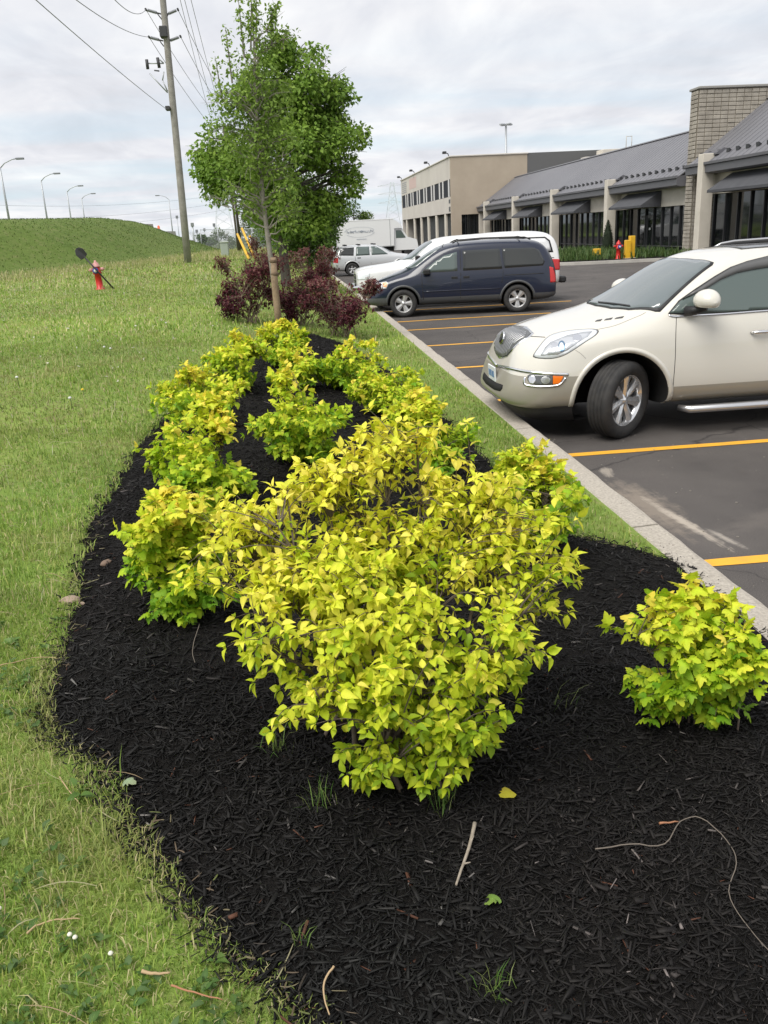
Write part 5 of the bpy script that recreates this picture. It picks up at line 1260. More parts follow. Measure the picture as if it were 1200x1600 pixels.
# ---- fire hydrants
def hydrant(x, y, z, s_, label, capmat, lean_=0.0):
    h_ = empty('fire_hydrant', (x, y, z)); tag(h_, label, 'fire hydrant', 'fire hydrants')
    h_.rotation_euler = (0, lean_, 0)
    b = MB(); b.mat(m_red); b.lathe([(.16*s_, -.1), (.16*s_, .03), (.115*s_, .05), (.105*s_, .5*s_), (.14*s_, .52*s_), (.14*s_, .58*s_), (.12*s_, .60*s_), (.12*s_, .74*s_)], 20); b.build('barrel', None, h_)
    b = MB(); b.mat(capmat); b.lathe([(.14*s_, .741*s_), (.14*s_, .77*s_), (.115*s_, .80*s_), (.09*s_, .87*s_), (.04*s_, .91*s_), (.035*s_, .96*s_), (0, .97*s_)], 20); b.build('bonnet', None, h_)
    for sx in (-1, 1):
        b = MB(); b.mat(capmat); b.lathe([(.055*s_, .08), (.055*s_, .17*s_), (.062*s_, .18*s_), (.062*s_, .225*s_), (.02*s_, .235*s_), (.02*s_, .27*s_)], 14, Matrix.Translation((0, 0, .66*s_)) @ Matrix.Rotation(sx*PI/2, 4, 'Y')); b.build('side_nozzle', None, h_)
    b = MB(); b.mat(m_red); b.lathe([(.075*s_, .08), (.075*s_, .18*s_)], 16, Matrix.Translation((0, 0, .63*s_)) @ Matrix.Rotation(PI/2, 4, 'X')); pn = b.build('front_nozzle', None, h_)
    b = MB(); b.mat(mat('nozzle_blue', (0.03, 0.06, 0.30), 0.5)); b.lathe([(.10*s_, .181*s_), (.10*s_, .225*s_), (.06*s_, .24*s_)], 18, Matrix.Translation((0, 0, .63*s_)) @ Matrix.Rotation(PI/2, 4, 'X')); b.build('nozzle_cap', None, pn)
    b = MB(); b.mat(m_white_trim); b.lathe([(0, .241*s_), (.055*s_, .241*s_), (.05*s_, .25*s_), (0, .255*s_)], 18, Matrix.Translation((0, 0, .63*s_)) @ Matrix.Rotation(PI/2, 4, 'X')); b.build('cap_disc', None, pn)
    return h_
hx, hy = -5.98, 28.6; hz0 = gz1(hx, hy)
hydrant(hx, hy, hz0, .92, 'red fire hydrant with a white top on the lawn, a shovel leaning on it', mat('bonnet_pink', (.62, .30, .28), .5), math.radians(-3))
sh = empty('shovel', (hx+.48, hy-.30, hz0)); tag(sh, 'black shovel leaning blade-up against the red hydrant on the lawn', 'shovel')
tip = Vector((-.92, .12, 1.18)); b = MB(); b.mat(m_black); b.tube([(0, 0, 0), tip*.5, tip*.86], [.028, .025, .025], 8); b.build('handle', None, sh)
u1 = tip.normalized(); s1 = u1.cross(Vector((0, 1, 0))).normalized(); s2 = Vector((0, 1, 0))
b = MB(); b.mat(m_black); outl = [(-.05, 0), (-.13, .02), (-.15, .22), (-.08, .33), (0, .36), (.08, .33), (.15, .22), (.13, .02), (.05, 0)]
V = []
for dd in (-.012, .012):
    for a, c_ in outl: V.append(tip*.84 + s1*a + u1*c_ + s2*(dd - .25*a*a*4))
n = len(outl); b.add(V, [list(range(n))[::-1], list(range(n, 2*n))] + [(i, (i+1) % n, n+(i+1) % n, n+i) for i in range(n)]); b.build('blade', None, sh)
hydrant(17.1, 43.6+1.2, .17, .98, 'red fire hydrant among the grass plants before the shops', m_red)
for k, (x, y, h_, w, lab) in enumerate(((16.55, 46.5, .55, .17, 'short yellow bollard standing apart, left of the hydrant before the shops'), (17.55, 44.7, .95, .14, 'left and shorter yellow post of the pair beside the red hydrant'), (17.85, 44.9, 1.15, .14, 'right and taller yellow post of the pair beside the red hydrant'))):
    p_ = empty('bollard', (x, y, .15)); tag(p_, lab, 'bollard', 'yellow bollards before the shops')
    b = MB(); b.mat(m_yel); b.cbox(-w, w, -w, w, .02, h_, .02); b.build('post', None, p_)
    b = MB(); b.mat(m_conc); b.cbox(-w-.04, w+.04, -w-.04, w+.04, -.05, .06, .01); b.build('footing', None, p_)
# ------------------------------------------------------------------ leaves
def leaf_ovate(curl=0.18, fold=0.10, wide=0.30):
    rows = [(0.0, 0.0), (0.14, .55), (0.36, 1.0), (0.62, .80), (0.84, .36), (1.0, 0.0)]
    V = []; F = []; mid = []; lf = []; rt = []
    for t, w in rows:
        z = -curl*t*t + 0.05*math.sin(t*3); mid.append(len(V)); V.append((0, t, z))
        if w:
            lf.append(len(V)); V.append((-wide*w, t-.02, z+fold*w)); rt.append(len(V)); V.append((wide*w, t-.02, z+fold*w*.8))
    n = len(lf)
    for S_, flip in ((lf, 0), (rt, 1)):
        fs = [(mid[0], mid[1], S_[0])] + [(mid[i+1], mid[i+2], S_[i+1], S_[i]) for i in range(n-1)] + [(mid[n], mid[n+1], S_[n-1])]
        F += [f[::-1] if flip else f for f in fs]
    shade = np.array([[1.10]*3 if i in mid else [0.96]*3 for i in range(len(V))]); shade[mid[-1]] = (1.04, .90, .8); shade[mid[0]] = (.95, 1.05, .9)
    return np.array(V), F, shade
def leaf_lobed(curl=0.16, seed=0):
    pol = [(0, .02), (205, .30), (178, .44), (158, .54), (143, .45), (128, .64), (116, .56), (104, .78), (90, .98), (76, .78), (64, .56), (52, .64), (37, .45), (22, .54), (2, .44), (-25, .30)]
    r_ = random.Random(seed); V = [(0, .34, .05)]
    for i, (a, l_) in enumerate(pol):
        sinus = i in (4, 6, 10, 12); a = math.radians(a+r_.uniform(-4, 4)); l_ *= r_.uniform(.94, 1.06); x, y = l_*math.cos(a)*.95, .12+l_*math.sin(a)*.88
        if l_ < .1: x, y = 0, 0
        V.append((x, y, -curl*(x*x*1.3+y*y*.8) + (.07 if sinus else -.02) + r_.uniform(-.03, .03)))
    n = len(pol); F = [(0, i+1, (i+1) % n+1) for i in range(n)]
    F = [f[::-1] for f in F]
    sh = np.array([[1.06, 1.1, 1.0]]+[[.95]*3 if l_ < .55 else [1.02, .93, .85] for a, l_ in pol])
    return np.array(V), F, sh
def leaf_small():
    V = [(0, 0, 0), (-.30, .45, .06), (0, .5, -.02), (.30, .45, .06), (0, 1, -.12)]
    return np.array(V, float), [(0, 2, 1), (0, 3, 2), (1, 2, 4), (2, 3, 4)], np.ones((5, 3))
LEAVES = {'ovate': [leaf_ovate(.20, .10), leaf_ovate(.42, .14, .27), leaf_ovate(.06, .05, .33)], 'lobed': [leaf_lobed(.18, 1), leaf_lobed(.34, 2), leaf_lobed(.08, 5)], 'small': [leaf_small()]}
m_leaf = mat('leaf', (0.84, 0.84, 0.84), 0.55, spec=0.25, attr='Col', col2=(1.08, 1.06, 1.0), nscale=30, transl=0.36)
m_bark = mat('shrub_bark', (0.085, 0.062, 0.048), 0.9, col2=(0.14, 0.11, 0.085), nscale=25)
m_trunk = mat('grey_bark', (0.13, 0.115, 0.10), 0.9, col2=(0.21, 0.19, 0.165), nscale=8, ndetail=8, bump=0.5, bscale=30)
def wpx(px, py, Y):
    d = CR @ np.array([px-CX, py-CY, FOC]); return CAMP + d*(Y/d[1])
def leaf_frames(P, D, Nrm, S):
    """stack of 4x4 leaf placements: y along the leaf, z its face"""
    D = D/np.linalg.norm(D, axis=1, keepdims=True); X = np.cross(D, Nrm); X /= np.maximum(np.linalg.norm(X, axis=1, keepdims=True), 1e-6); Z = np.cross(X, D)
    M = np.zeros((len(P), 4, 4)); M[:, 3, 3] = 1
    M[:, :3, 0] = X*S[:, None]; M[:, :3, 1] = D*S[:, None]; M[:, :3, 2] = Z*S[:, None]; M[:, :3, 3] = P
    return M
def foliage_mesh(name, M, shape, C, kind, m=None):
    """all leaves of one plant as one mesh"""
    Vs = []; Ls = []; Ss = []; Cs = []; off = 0
    for k, (tv, tf, sh) in enumerate(LEAVES[kind]):
        idx = np.where(shape == k)[0]
        if not len(idx): continue
        H = np.concatenate([tv, np.ones((len(tv), 1))], 1)
        W = np.einsum('nij,vj->nvi', M[idx], H)[:, :, :3].reshape(-1, 3)
        Vs.append(W); Cs.append((C[idx][:, None, :]*sh[None, :, :]).reshape(-1, 3))
        fl = np.concatenate([np.array(f) for f in tf]); fs = np.array([len(f) for f in tf])
        Ls.append((fl[None, :] + (np.arange(len(idx))*len(tv))[:, None] + off).ravel()); Ss.append(np.tile(fs, len(idx))); off += len(W)
    return np_mesh(name, np.concatenate(Vs), np.concatenate(Ls), np.concatenate(Ss), m or m_leaf, np.concatenate(Cs), smooth=True)
_leafcache = {}
def leaf_mesh(kind, k, col):
    key = (kind, k, col)
    if key not in _leafcache:
        tv, tf, sh = LEAVES[kind][k]
        _leafcache[key] = np_mesh('leaf', tv, np.concatenate([np.array(f) for f in tf]), [len(f) for f in tf], m_leaf, np.array(col)[None, :]*sh, smooth=True)
    return _leafcache[key]
def bez(p, c, q, n): return [(1-t)**2*p + 2*t*(1-t)*c + t*t*q for t in np.linspace(0, 1, n)]

def shrub(name, label, group, base, lobes, n_twig, kind, size, palette, n_obj, seed, n_stem=10, per=9, spread=.07, span=.5, stem_r=.011, twig_r=.0035, outer=.4, m_stem=None, cat='shrub', bins=9, rosette=5, clusters=0, csd=.05):
    r_ = np.random.default_rng(seed); base = np.array(base, float)
    root = empty(name, tuple(base)); tag(root, label, cat, group)
    lob = np.array([l_[:6] for l_ in lobes], float); wt = np.array([l_[6] for l_ in lobes], float); wt /= wt.sum()
    # main stems reach for the lobes
    stems = MB(); stems.mat(m_stem or m_bark); SP = []
    for k in range(n_stem):
        l_ = lob[r_.choice(len(lob), p=wt)]; e = l_[:3] + r_.normal(0, .35, 3)*l_[3:6]
        s0 = base + np.array([r_.normal(0, spread), r_.normal(0, spread), -.02])
        e[2] = max(e[2], base[2]+.15)
        c = s0*.55 + e*.45; c[2] = s0[2]*.35+e[2]*.65; c += r_.normal(0, .025, 3)
        pts = bez(s0, c, e, 9); SP += list(pts[1:])
        pts = [p+r_.normal(0, .006, 3) for p in pts]
        stems.tube(pts, [stem_r*(1-.75*i/8)*r_.uniform(.85, 1.15) for i in range(9)], 6, cap=False)
    SP = np.array(SP); twigs = MB(); twigs.mat(m_stem or m_bark)
    P = []; D = []; Nn = []; S = []; Hh = []
    zt = (lob[:, 2]+lob[:, 5]).max(); cen = (lob[:, :3]*wt[:, None]).sum(0)
    def env():
        l_ = lob[r_.choice(len(lob), p=wt)]; v = r_.normal(0, 1, 3); v /= np.linalg.norm(v); return l_[:3] + v*(r_.uniform(0, 1)**outer)*l_[3:6]
    CC = [env() for _ in range(clusters)]; CH = r_.normal(0, .12, max(clusters, 1)); tone = 0.0
    for k in range(n_twig):
        for _ in range(30):
            if clusters and r_.random() < .86:
                kc = r_.integers(0, clusters); tip = CC[kc] + r_.normal(0, csd, 3)*[1, 1, .7]; tone = CH[kc]
                if tip[2] > base[2]+.05: break
                continue
            tone = 0.0
            l_ = lob[r_.choice(len(lob), p=wt)]; v = r_.normal(0, 1, 3); v /= np.linalg.norm(v)
            tip = l_[:3] + v*(r_.uniform(0, 1)**outer)*l_[3:6]
            if tip[2] > base[2]+.05: break
        d2 = np.linalg.norm(SP-tip, axis=1) + 1.2*np.maximum(0, SP[:, 2]-tip[2]+.04)
        q = SP[np.argsort(d2)[r_.integers(0, 4)]]
        c = (q+tip)/2 + np.array([0, 0, .05]) + r_.normal(0, .02, 3); pts = bez(q, c, tip, 6)
        twigs.tube(pts, [twig_r*(1.15-.75*i/5) for i in range(6)], 4, cap=False)
        td = pts[-1]-pts[-2]; td = td/max(np.linalg.norm(td), 1e-6); ln = np.linalg.norm(tip-q)
        out_ = tip-cen; out_[2] *= .5; out_ /= max(np.linalg.norm(out_), 1e-6)
        az = r_.uniform(0, 2*PI); ref = np.cross(td, [0, 0, 1.0]); ref /= max(np.linalg.norm(ref), 1e-4); bi = np.cross(ref, td)
        m_ = per
        for j in range(m_):
            if j < rosette: t = 1.0; az_ = az + j*2*PI/rosette; el = r_.uniform(.15, .8)
            else: t = 1-span*((j-rosette)//2+1)/max((m_-rosette)/2, 1); az_ = az + ((j-rosette)//2)*PI/2 + (j % 2)*PI; el = r_.uniform(.0, .5)
            i = t*5; a = min(int(i), 4); p = pts[a]+(pts[a+1]-pts[a])*(i-a)
            dd = (ref*math.cos(az_)+bi*math.sin(az_)) + td*el + np.array([0, 0, -.12]) + out_*.35 + r_.normal(0, .18, 3)
            nn = np.array([0, 0, 1.0]) + out_*.45 + r_.normal(0, .36, 3)
            sz = size*r_.uniform(.55, 1.2)*(0.7 if j == 0 else 1)*(1.25 if r_.random() < .08 else 1)
            if sz < size*.72 and r_.random() < .2: sz *= .6
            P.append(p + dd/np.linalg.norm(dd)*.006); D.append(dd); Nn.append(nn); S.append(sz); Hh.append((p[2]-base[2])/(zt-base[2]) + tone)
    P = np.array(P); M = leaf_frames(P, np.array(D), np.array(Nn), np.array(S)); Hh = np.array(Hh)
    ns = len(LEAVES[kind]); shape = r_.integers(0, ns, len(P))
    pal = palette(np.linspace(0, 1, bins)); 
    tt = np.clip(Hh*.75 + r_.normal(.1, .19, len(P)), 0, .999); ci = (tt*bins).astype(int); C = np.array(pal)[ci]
    loc = M.copy(); loc[:, :3, 3] -= base
    pick = np.zeros(len(P), bool)
    if n_obj:
        c = (P-CAMP) @ CR; u = CX+FOC*c[:, 0]/c[:, 2]; v = CY+FOC*c[:, 1]/c[:, 2]; cell = (u//14).astype(int)*10000 + (v//14).astype(int)
        order = np.argsort(c[:, 2]); seen = {}; rank = np.zeros(len(P))
        for i in order: rank[i] = seen.get(cell[i], 0); seen[cell[i]] = rank[i]+1
        pick[np.lexsort((c[:, 2], rank))[:n_obj]] = True
        for i in np.where(pick)[0]:
            o = link('leaf', leaf_mesh(kind, int(shape[i]), tuple(pal[ci[i]])), root); o.matrix_local = Matrix(loc[i].tolist())
    rest = ~pick
    if rest.any():
        fo = link('foliage', foliage_mesh('foliage', loc[rest], shape[rest], C[rest]*r_.uniform(.9, 1.1, (rest.sum(), 1)), kind), root); fo['kind'] = 'stuff'
    for b, nm in ((stems, 'stems'), (twigs, 'twigs')):
        b.v = [tuple(np.array(v)-base) for v in b.v]; o = b.build(nm, None, root)
        o['kind'] = 'stuff'
    return root
def lerp_pal(stops):
    xs = [s_[0] for s_ in stops]; cs = np.array([s_[1] for s_ in stops])
    return lambda t: [tuple(float(np.interp(x, xs, cs[:, k])) for k in range(3)) for x in t]
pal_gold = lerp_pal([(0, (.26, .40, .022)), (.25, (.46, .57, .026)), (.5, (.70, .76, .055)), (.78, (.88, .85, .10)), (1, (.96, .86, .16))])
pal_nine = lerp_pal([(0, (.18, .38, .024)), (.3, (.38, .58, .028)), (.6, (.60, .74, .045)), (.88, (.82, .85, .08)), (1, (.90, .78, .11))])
pal_burg = lerp_pal([(0, (.060, .016, .026)), (.4, (.105, .024, .038)), (.75, (.16, .040, .052)), (1, (.24, .12, .10))])
def bed_z1(x, y): return float(bed_z(np.array([[x, y]]))[0])

# ---- the big golden shrub in front
hb = np.array([0.28, 2.55, 0]); hb[2] = bed_z1(hb[0], hb[1])
hl_ = []
for (px_, py_, Y, rx, ry, rz_, w) in [(600, 820, 2.85, .40, .30, .20, 5), (583, 705, 2.98, .10, .10, .15, .9), (560, 760, 2.85, .26, .20, .14, 2.4), (640, 700, 2.95, .14, .14, .12, .8), (510, 720, 2.92, .12, .12, .10, .6),
        (410, 870, 2.72, .22, .24, .20, 2.8), (372, 845, 2.80, .11, .14, .17, 1.0), (470, 905, 2.62, .22, .2, .18, 2.8), (570, 900, 2.66, .24, .2, .16, 2.8), (680, 890, 2.70, .24, .2, .15, 1.9), (780, 930, 2.62, .15, .2, .14, 1.0),
        (830, 870, 2.68, .11, .2, .2, 1.5), (745, 790, 2.90, .21, .2, .15, 2.2), (520, 980, 2.48, .34, .24, .17, 3.8), (700, 1000, 2.42, .26, .2, .14, 3.0), (820, 1030, 2.48, .10, .16, .11, 1.0), (415, 955, 2.60, .10, .14, .10, .7),
        (610, 1100, 2.36, .34, .18, .14, 3.8), (730, 1115, 2.36, .15, .15, .12, 1.2), (460, 1070, 2.42, .14, .15, .12, 1.0), (640, 1180, 2.34, .26, .13, .08, 1.7)]:
    c = wpx(px_, py_, Y); hl_.append((*c, rx, ry, rz_, w))
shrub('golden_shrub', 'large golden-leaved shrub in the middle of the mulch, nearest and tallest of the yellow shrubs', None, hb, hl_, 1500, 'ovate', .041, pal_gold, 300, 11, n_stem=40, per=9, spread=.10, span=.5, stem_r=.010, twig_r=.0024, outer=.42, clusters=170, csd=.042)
# ---- lower golden ninebarks in rows
NB = [ # base px, x0, x1, top px, extra depth, label, leaf objects
 ((1104, 1158), 1018, 1192, 940, 'golden ninebark standing alone at the lower right by the kerb', 300),
 ((830, 868), 772, 903, 730, 'golden ninebark just right of the large golden shrub', 200),
 ((690, 738), 602, 745, 632, 'golden ninebark of the kerb-side row, directly behind the one beside the large shrub', 160),
 ((615, 655), 562, 672, 585, 'golden ninebark third along the kerb-side row', 80),
 ((545, 610), 500, 592, 538, 'golden ninebark at the far end of the kerb-side row', 80),
 ((478, 725), 408, 540, 600, 'golden ninebark of the middle row, straight behind the large shrub', 160),
 ((470, 605), 440, 512, 548, 'small golden ninebark second in the middle row', 60),
 ((440, 570), 412, 477, 512, 'golden ninebark at the foot of the staked young tree', 60),
 ((300, 968), 222, 352, 790, 'golden ninebark of the lawn-side row nearest the viewer, touching the large shrub', 240),
 ((315, 808), 236, 390, 650, 'golden ninebark second along the lawn-side row', 200),
 ((305, 662), 240, 380, 590, 'golden ninebark third along the lawn-side row', 100),
 ((368, 612), 330, 415, 535, 'golden ninebark last in the lawn-side row before the burgundy shrubs', 80)]
for k, (bp_, x0, x1, yt, lab, nobj) in enumerate(NB):
    z = .35
    for _ in range(12):
        d = CR @ np.array([bp_[0]-CX, bp_[1]-CY, FOC]); t = (z-CAM_H)/d[2]; q = CAMP+d*t; z = bed_z1(q[0], q[1])
    Y = q[1]; hw = (wpx(x1, bp_[1], Y)[0]-wpx(x0, bp_[1], Y)[0])/2*(0.92 if k == 0 else (1.12 if k in (1, 8) else 1.22)); cxm = wpx((x0+x1)/2, bp_[1], Y)[0]
    top = wpx((x0+x1)/2, yt, Y+.12)[2]; H = (top-z)*(1.0 if k == 0 else 1.10); yb = Y + .10; dy = 1.0 if k == 0 else 1.65
    r2 = np.random.default_rng(50+k)
    ox, oy = r2.normal(0, .12, 2)*hw; lo = [(cxm+ox, yb+oy, z+H*.48, hw*.74, hw*.74*dy, H*.38, 3.0)]
    for j in range(6):
        a = 2*PI*j/6+r2.uniform(-.5, .5); rr = r2.uniform(.22, .5); lo.append((cxm+math.cos(a)*hw*.66, yb+math.sin(a)*hw*.6*dy, z+H*r2.uniform(.25, .80), hw*rr, hw*rr, H*rr*.55, .75))
    for j in range(6):
        a = r2.uniform(0, 2*PI); q_ = r2.uniform(.1, .65); lo.append((cxm+math.cos(a)*hw*q_, yb+math.sin(a)*hw*q_*.8, z+H*(1.02-.28*q_), hw*.13, hw*.13, H*r2.uniform(.10, .2), .28))
    if k == 0:
        for (qx, qy) in ((1000, 930), (1030, 950), (985, 990), (1060, 1000)):
            q_ = wpx(qx, qy, yb); lo.append((*q_, .05, .06, .07, .35))
        lo[0] = (cxm+.06, yb, z+H*.50, hw*.62, hw*.7, H*.42, 3.0)
    lo.append((cxm, yb, z+H*.16, hw*.62, hw*.6*dy, H*.14, 2.0))
    near = Y < 6
    sz = .052 if near else (.056 if Y < 9 else .064)
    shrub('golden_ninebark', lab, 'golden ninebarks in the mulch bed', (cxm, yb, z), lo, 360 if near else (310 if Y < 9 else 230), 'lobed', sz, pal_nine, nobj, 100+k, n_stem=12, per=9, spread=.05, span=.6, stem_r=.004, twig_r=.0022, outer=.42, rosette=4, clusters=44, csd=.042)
# a sparse, reddish-yellow shoot on the lone ninebark
# ---- burgundy shrubs
for k, (bx, by, hw, H, lab, seed) in enumerate([(-.85, 17.5, .70, 1.2, 'burgundy shrub left of the staked young tree trunk', 5), (.18, 18.2, .75, 1.2, 'burgundy shrub right behind the staked young tree', 6), (.92, 16.6, .85, 1.12, 'burgundy shrub nearest the kerb, before the navy minivan', 7),
        (-.75, 27.0, .85, 1.5, 'burgundy shrub beside the foot of the maple trunk', 8), (.65, 27.6, 1.0, 1.5, 'burgundy shrub kerb-side of the maple trunk', 9)]):
    z = gz1(bx, by); r2 = np.random.default_rng(seed)
    lo = [(bx, by, z+H*.50, hw*.75, hw*.6, H*.40, 3.0)]
    for j in range(9):
        a = r2.uniform(0, 2*PI); lo.append((bx+math.cos(a)*hw*.7, by+math.sin(a)*hw*.6, z+H*r2.uniform(.15, .95), hw*.26, hw*.26, H*.15, .8))
    shrub('burgundy_shrub', lab, 'burgundy shrubs', (bx, by, z), lo, 640 if k < 3 else 380, 'ovate', .060, pal_burg, 0, 200+k, n_stem=16, per=8, spread=.10, span=.6, stem_r=.011, twig_r=.006, outer=.5, m_stem=mat('tan_twig', (0.20, 0.15, 0.11), .9, col2=(.28, .22, .16), nscale=20))
for k, (bx, by, hw, H, lab) in enumerate([(.35, 22.5, .5, .75, 'low bright green shrub behind the burgundy ones'), (.75, 24.5, .55, .8, 'low yellow-green shrub near the kerb before the maple')]):
    z = gz1(bx, by)
    shrub('green_shrub', lab, 'low green shrubs', (bx, by, z), [(bx, by, z+H*.5, hw, hw*.8, H*.42, 1)], 110, 'ovate', .085, lerp_pal([(0, (.07, .15, .02)), (1, (.20, .30, .03) if k == 0 else (.34, .36, .04))]), 0, 300+k, n_stem=8, per=7)
# ------------------------------------------------------------------ trees
def tree(name, label, base, trunk, r0, clumps, n_leaf, leaf, pal, seed, group=None, clump_r=.35, branch_r=.03, m_tr=None, start=.3, shoots=(), kind='small', cat='tree'):
    """trunk: polyline relative to base; clumps: list of (x,y,z,r) relative to base"""
    r_ = np.random.default_rng(seed); root = empty(name, tuple(base)); tag(root, label, cat, group)
    tp = np.array(catmull(trunk, 6)); n = len(tp)
    b = MB(); b.mat(m_tr or m_trunk); b.tube([tuple(p) for p in tp], [r0*(1.12 if i == 0 else 1)*(1-.85*(i/(n-1))**1.2) for i in range(n)], 12); b.build('trunk', None, root)
    br = MB(); br.mat(m_tr or m_trunk); Zt = tp[-1][2]
    P = []; C0 = []; up = []
    tot = sum(c[3]**2 for c in clumps)
    for (x, y, z, cr) in clumps:
        q = np.array([x, y, z]); zs = max(Zt*start, min(z - .35*math.hypot(x, y) - .1, Zt*.95)); i = int(np.argmin(abs(tp[:, 2]-zs))); s0 = tp[i]
        c = s0*.5+q*.5; c[2] = s0[2]*.35+q[2]*.65 + .1; pts = bez(s0, c, q, 7)
        br.tube([tuple(p+r_.normal(0, .015, 3)) for p in pts], [branch_r*(1-.8*k/6) for k in range(7)], 5, cap=False)
        m_ = max(6, int(n_leaf*cr*cr/tot))
        for j in range(3):
            e = q + r_.normal(0, .7, 3)*cr; br.tube([tuple(pts[4]), tuple((pts[4]+e)/2+[0, 0, .05]), tuple(e)], [branch_r*.35, branch_r*.25, branch_r*.1], 4, cap=False)
        v = r_.normal(0, 1, (m_, 3)); v /= np.linalg.norm(v, axis=1, keepdims=True); rad = cr*r_.uniform(0, 1, m_)**.45
        pp_ = q + v*rad[:, None]*np.array([1.05, 1.05, .8]); P.append(pp_); up.append(v)
        C0.append(np.full(m_, r_.normal(0, .16)))
    for (p0, p1, nl, w) in shoots:                       # upright leafy shoots
        p0, p1 = np.array(p0), np.array(p1); br.tube([tuple(p0), tuple((p0+p1)/2), tuple(p1)], [.018, .012, .004], 5, cap=False)
        t = r_.uniform(.15, 1.02, nl); pp_ = p0+(p1-p0)*t[:, None]+r_.normal(0, w, (nl, 3)); P.append(pp_); up.append(r_.normal(0, 1, (nl, 3))); C0.append(np.full(nl, r_.normal(.15, .1)))
    o = br.build('branches', None, root); o['kind'] = 'stuff'
    P = np.concatenate(P); up = np.concatenate(up); C0 = np.concatenate(C0); m_ = len(P)
    D = up*.6 + r_.normal(0, .6, (m_, 3)) + np.array([0, 0, -.25]); Nn = np.array([0, 0, .8]) + up*.5 + r_.normal(0, .45, (m_, 3))
    S = leaf*r_.uniform(.6, 1.2, m_); M = leaf_frames(P, D, Nn, S)
    tt = np.clip(.5+C0+r_.normal(0, .16, m_), 0, 1); C = np.array(pal(tt))
    link('crown', foliage_mesh('crown', M, np.zeros(m_, int), C, kind), root)
    return root
def ell_clumps(n, c, r, cr, seed, hollow=.5, keep=None):
    r_ = np.random.default_rng(seed); out_ = []
    while len(out_) < n:
        v = r_.normal(0, 1, 3); v /= np.linalg.norm(v); q = np.array(c)+v*np.array(r)*r_.uniform(hollow, 1)**.6
        q += 0
        if keep is not None and not keep(q): continue
        out_.append((*q, cr*r_.uniform(.65, 1.25)))
    return out_
def pxl(px, py, Y, base): q = wpx(px, py, Y); return tuple(q-np.array(base))
pal_maple = lerp_pal([(0, (.115, .21, .036)), (.5, (.215, .35, .056)), (1, (.33, .48, .085))])
pal_young = lerp_pal([(0, (.14, .235, .045)), (.5, (.22, .335, .062)), (1, (.32, .46, .09))])
# broad maple behind
mbx, mby = -.12, 30.0; mb_ = (mbx, mby, gz1(mbx, mby)-.1)
cl = []
for (px_, py_, rx, n, cr) in [(440, 250, 2.0, 44, .50), (520, 215, 1.1, 18, .46), (360, 260, 1.2, 20, .46), (470, 140, 1.2, 20, .46), (400, 150, 1.0, 14, .42), (430, 330, 1.4, 22, .46), (540, 270, .6, 8, .45), (330, 275, .45, 6, .42), (500, 330, .8, 9, .5), (440, 90, .7, 9, .45), (520, 150, .55, 7, .45)]:
    c = pxl(px_, py_, mby, mb_); cl += ell_clumps(n, c, (rx, rx*.9, rx*.8), cr, 400+px_, .2)
for (px_, py_, cr) in [(563, 205, .34), (570, 222, .26), (552, 300, .34), (535, 312, .3), (312, 272, .34), (325, 285, .3), (345, 300, .25), (552, 155, .22), (535, 130, .26), (330, 195, .3), (322, 215, .25), (500, 85, .3), (455, 75, .35), (485, 75, .3)]:
    cl.append((*pxl(px_, py_, mby, mb_), cr))
tree('maple_tree', 'broad dark green maple with a dense rounded crown behind the staked young tree', mb_, [(0, 0, 0), (-.03, 0, 1.2), (.05, 0, 2.6), (.1, .1, 5.0), (.3, .1, 7.4)], .19, cl, 32000, .168, pal_maple, 21, branch_r=.055, m_tr=mat('dark_bark', (.075, .065, .055), .9, col2=(.12, .105, .09), nscale=8, bump=.5, bscale=25), start=.28)
# slender staked tree in front, sparse and lighter
ybx, yby = -.28, 16.8; yb_ = (ybx, yby, gz1(ybx, yby)-.05)
cl = []
for (px_, py_, rx, rz_, n, cr) in [(405, 130, .55, .7, 20, .27), (400, 220, .75, .6, 24, .28), (395, 300, .55, .4, 12, .24), (440, 250, .6, .7, 16, .26), (375, 180, .5, .6, 10, .25), (450, 330, .35, .35, 6, .22), (430, 60, .35, .4, 6, .2)]:
    c = pxl(px_, py_, yby, yb_); cl += ell_clumps(n, c, (rx, rx*.9, rz_), cr, 500+px_, .1)
for (px_, py_, cr) in [(352, 310, .12), (330, 318, .08), (318, 308, .07), (372, 322, .16), (440, 385, .14), (455, 355, .15)]: cl.append((*pxl(px_, py_, yby, yb_), cr))
sh_ = []
for (a, c_, nl) in (((382, 90), (371, -14), 130), ((392, 80), (393, -20), 150), ((400, 70), (401, -10), 110), ((363, 130), (352, 42), 90), ((348, 160), (336, 88), 70), ((425, 70), (424, 12), 130), ((415, 50), (434, 4), 70), ((440, 80), (447, 45), 60)):
    sh_.append((pxl(*a, yby, yb_), pxl(*c_, yby, yb_), nl, .05))
tr = tree('young_tree', 'slender young tree with a wrapped trunk and sparse light green upright crown', yb_, [pxl(437, 515, yby, yb_)[:2]+(0,), pxl(428, 440, yby, yb_), pxl(417, 360, yby, yb_), pxl(407, 270, yby, yb_), pxl(402, 190, yby, yb_), pxl(398, 100, yby, yb_), pxl(394, 10, yby, yb_)], .058, cl, 5600, .085, pal_young, 22, branch_r=.018, m_tr=mat('young_bark', (.22, .20, .17), .9, col2=(.32, .29, .25), nscale=10, bump=.4, bscale=40), start=.30, shoots=sh_)
wr = MB(); wr.mat(mat('trunk_wrap', (.24, .17, .11), .95, col2=(.34, .245, .16), nscale=9, bump=.5, bscale=25))
wr.tube([pxl(437, 520, yby, yb_), pxl(433, 480, yby, yb_), pxl(429, 440, yby, yb_), pxl(426, 402, yby, yb_)], [.072, .068, .066, .064], 14); w_ = wr.build('trunk_wrap', None, tr)
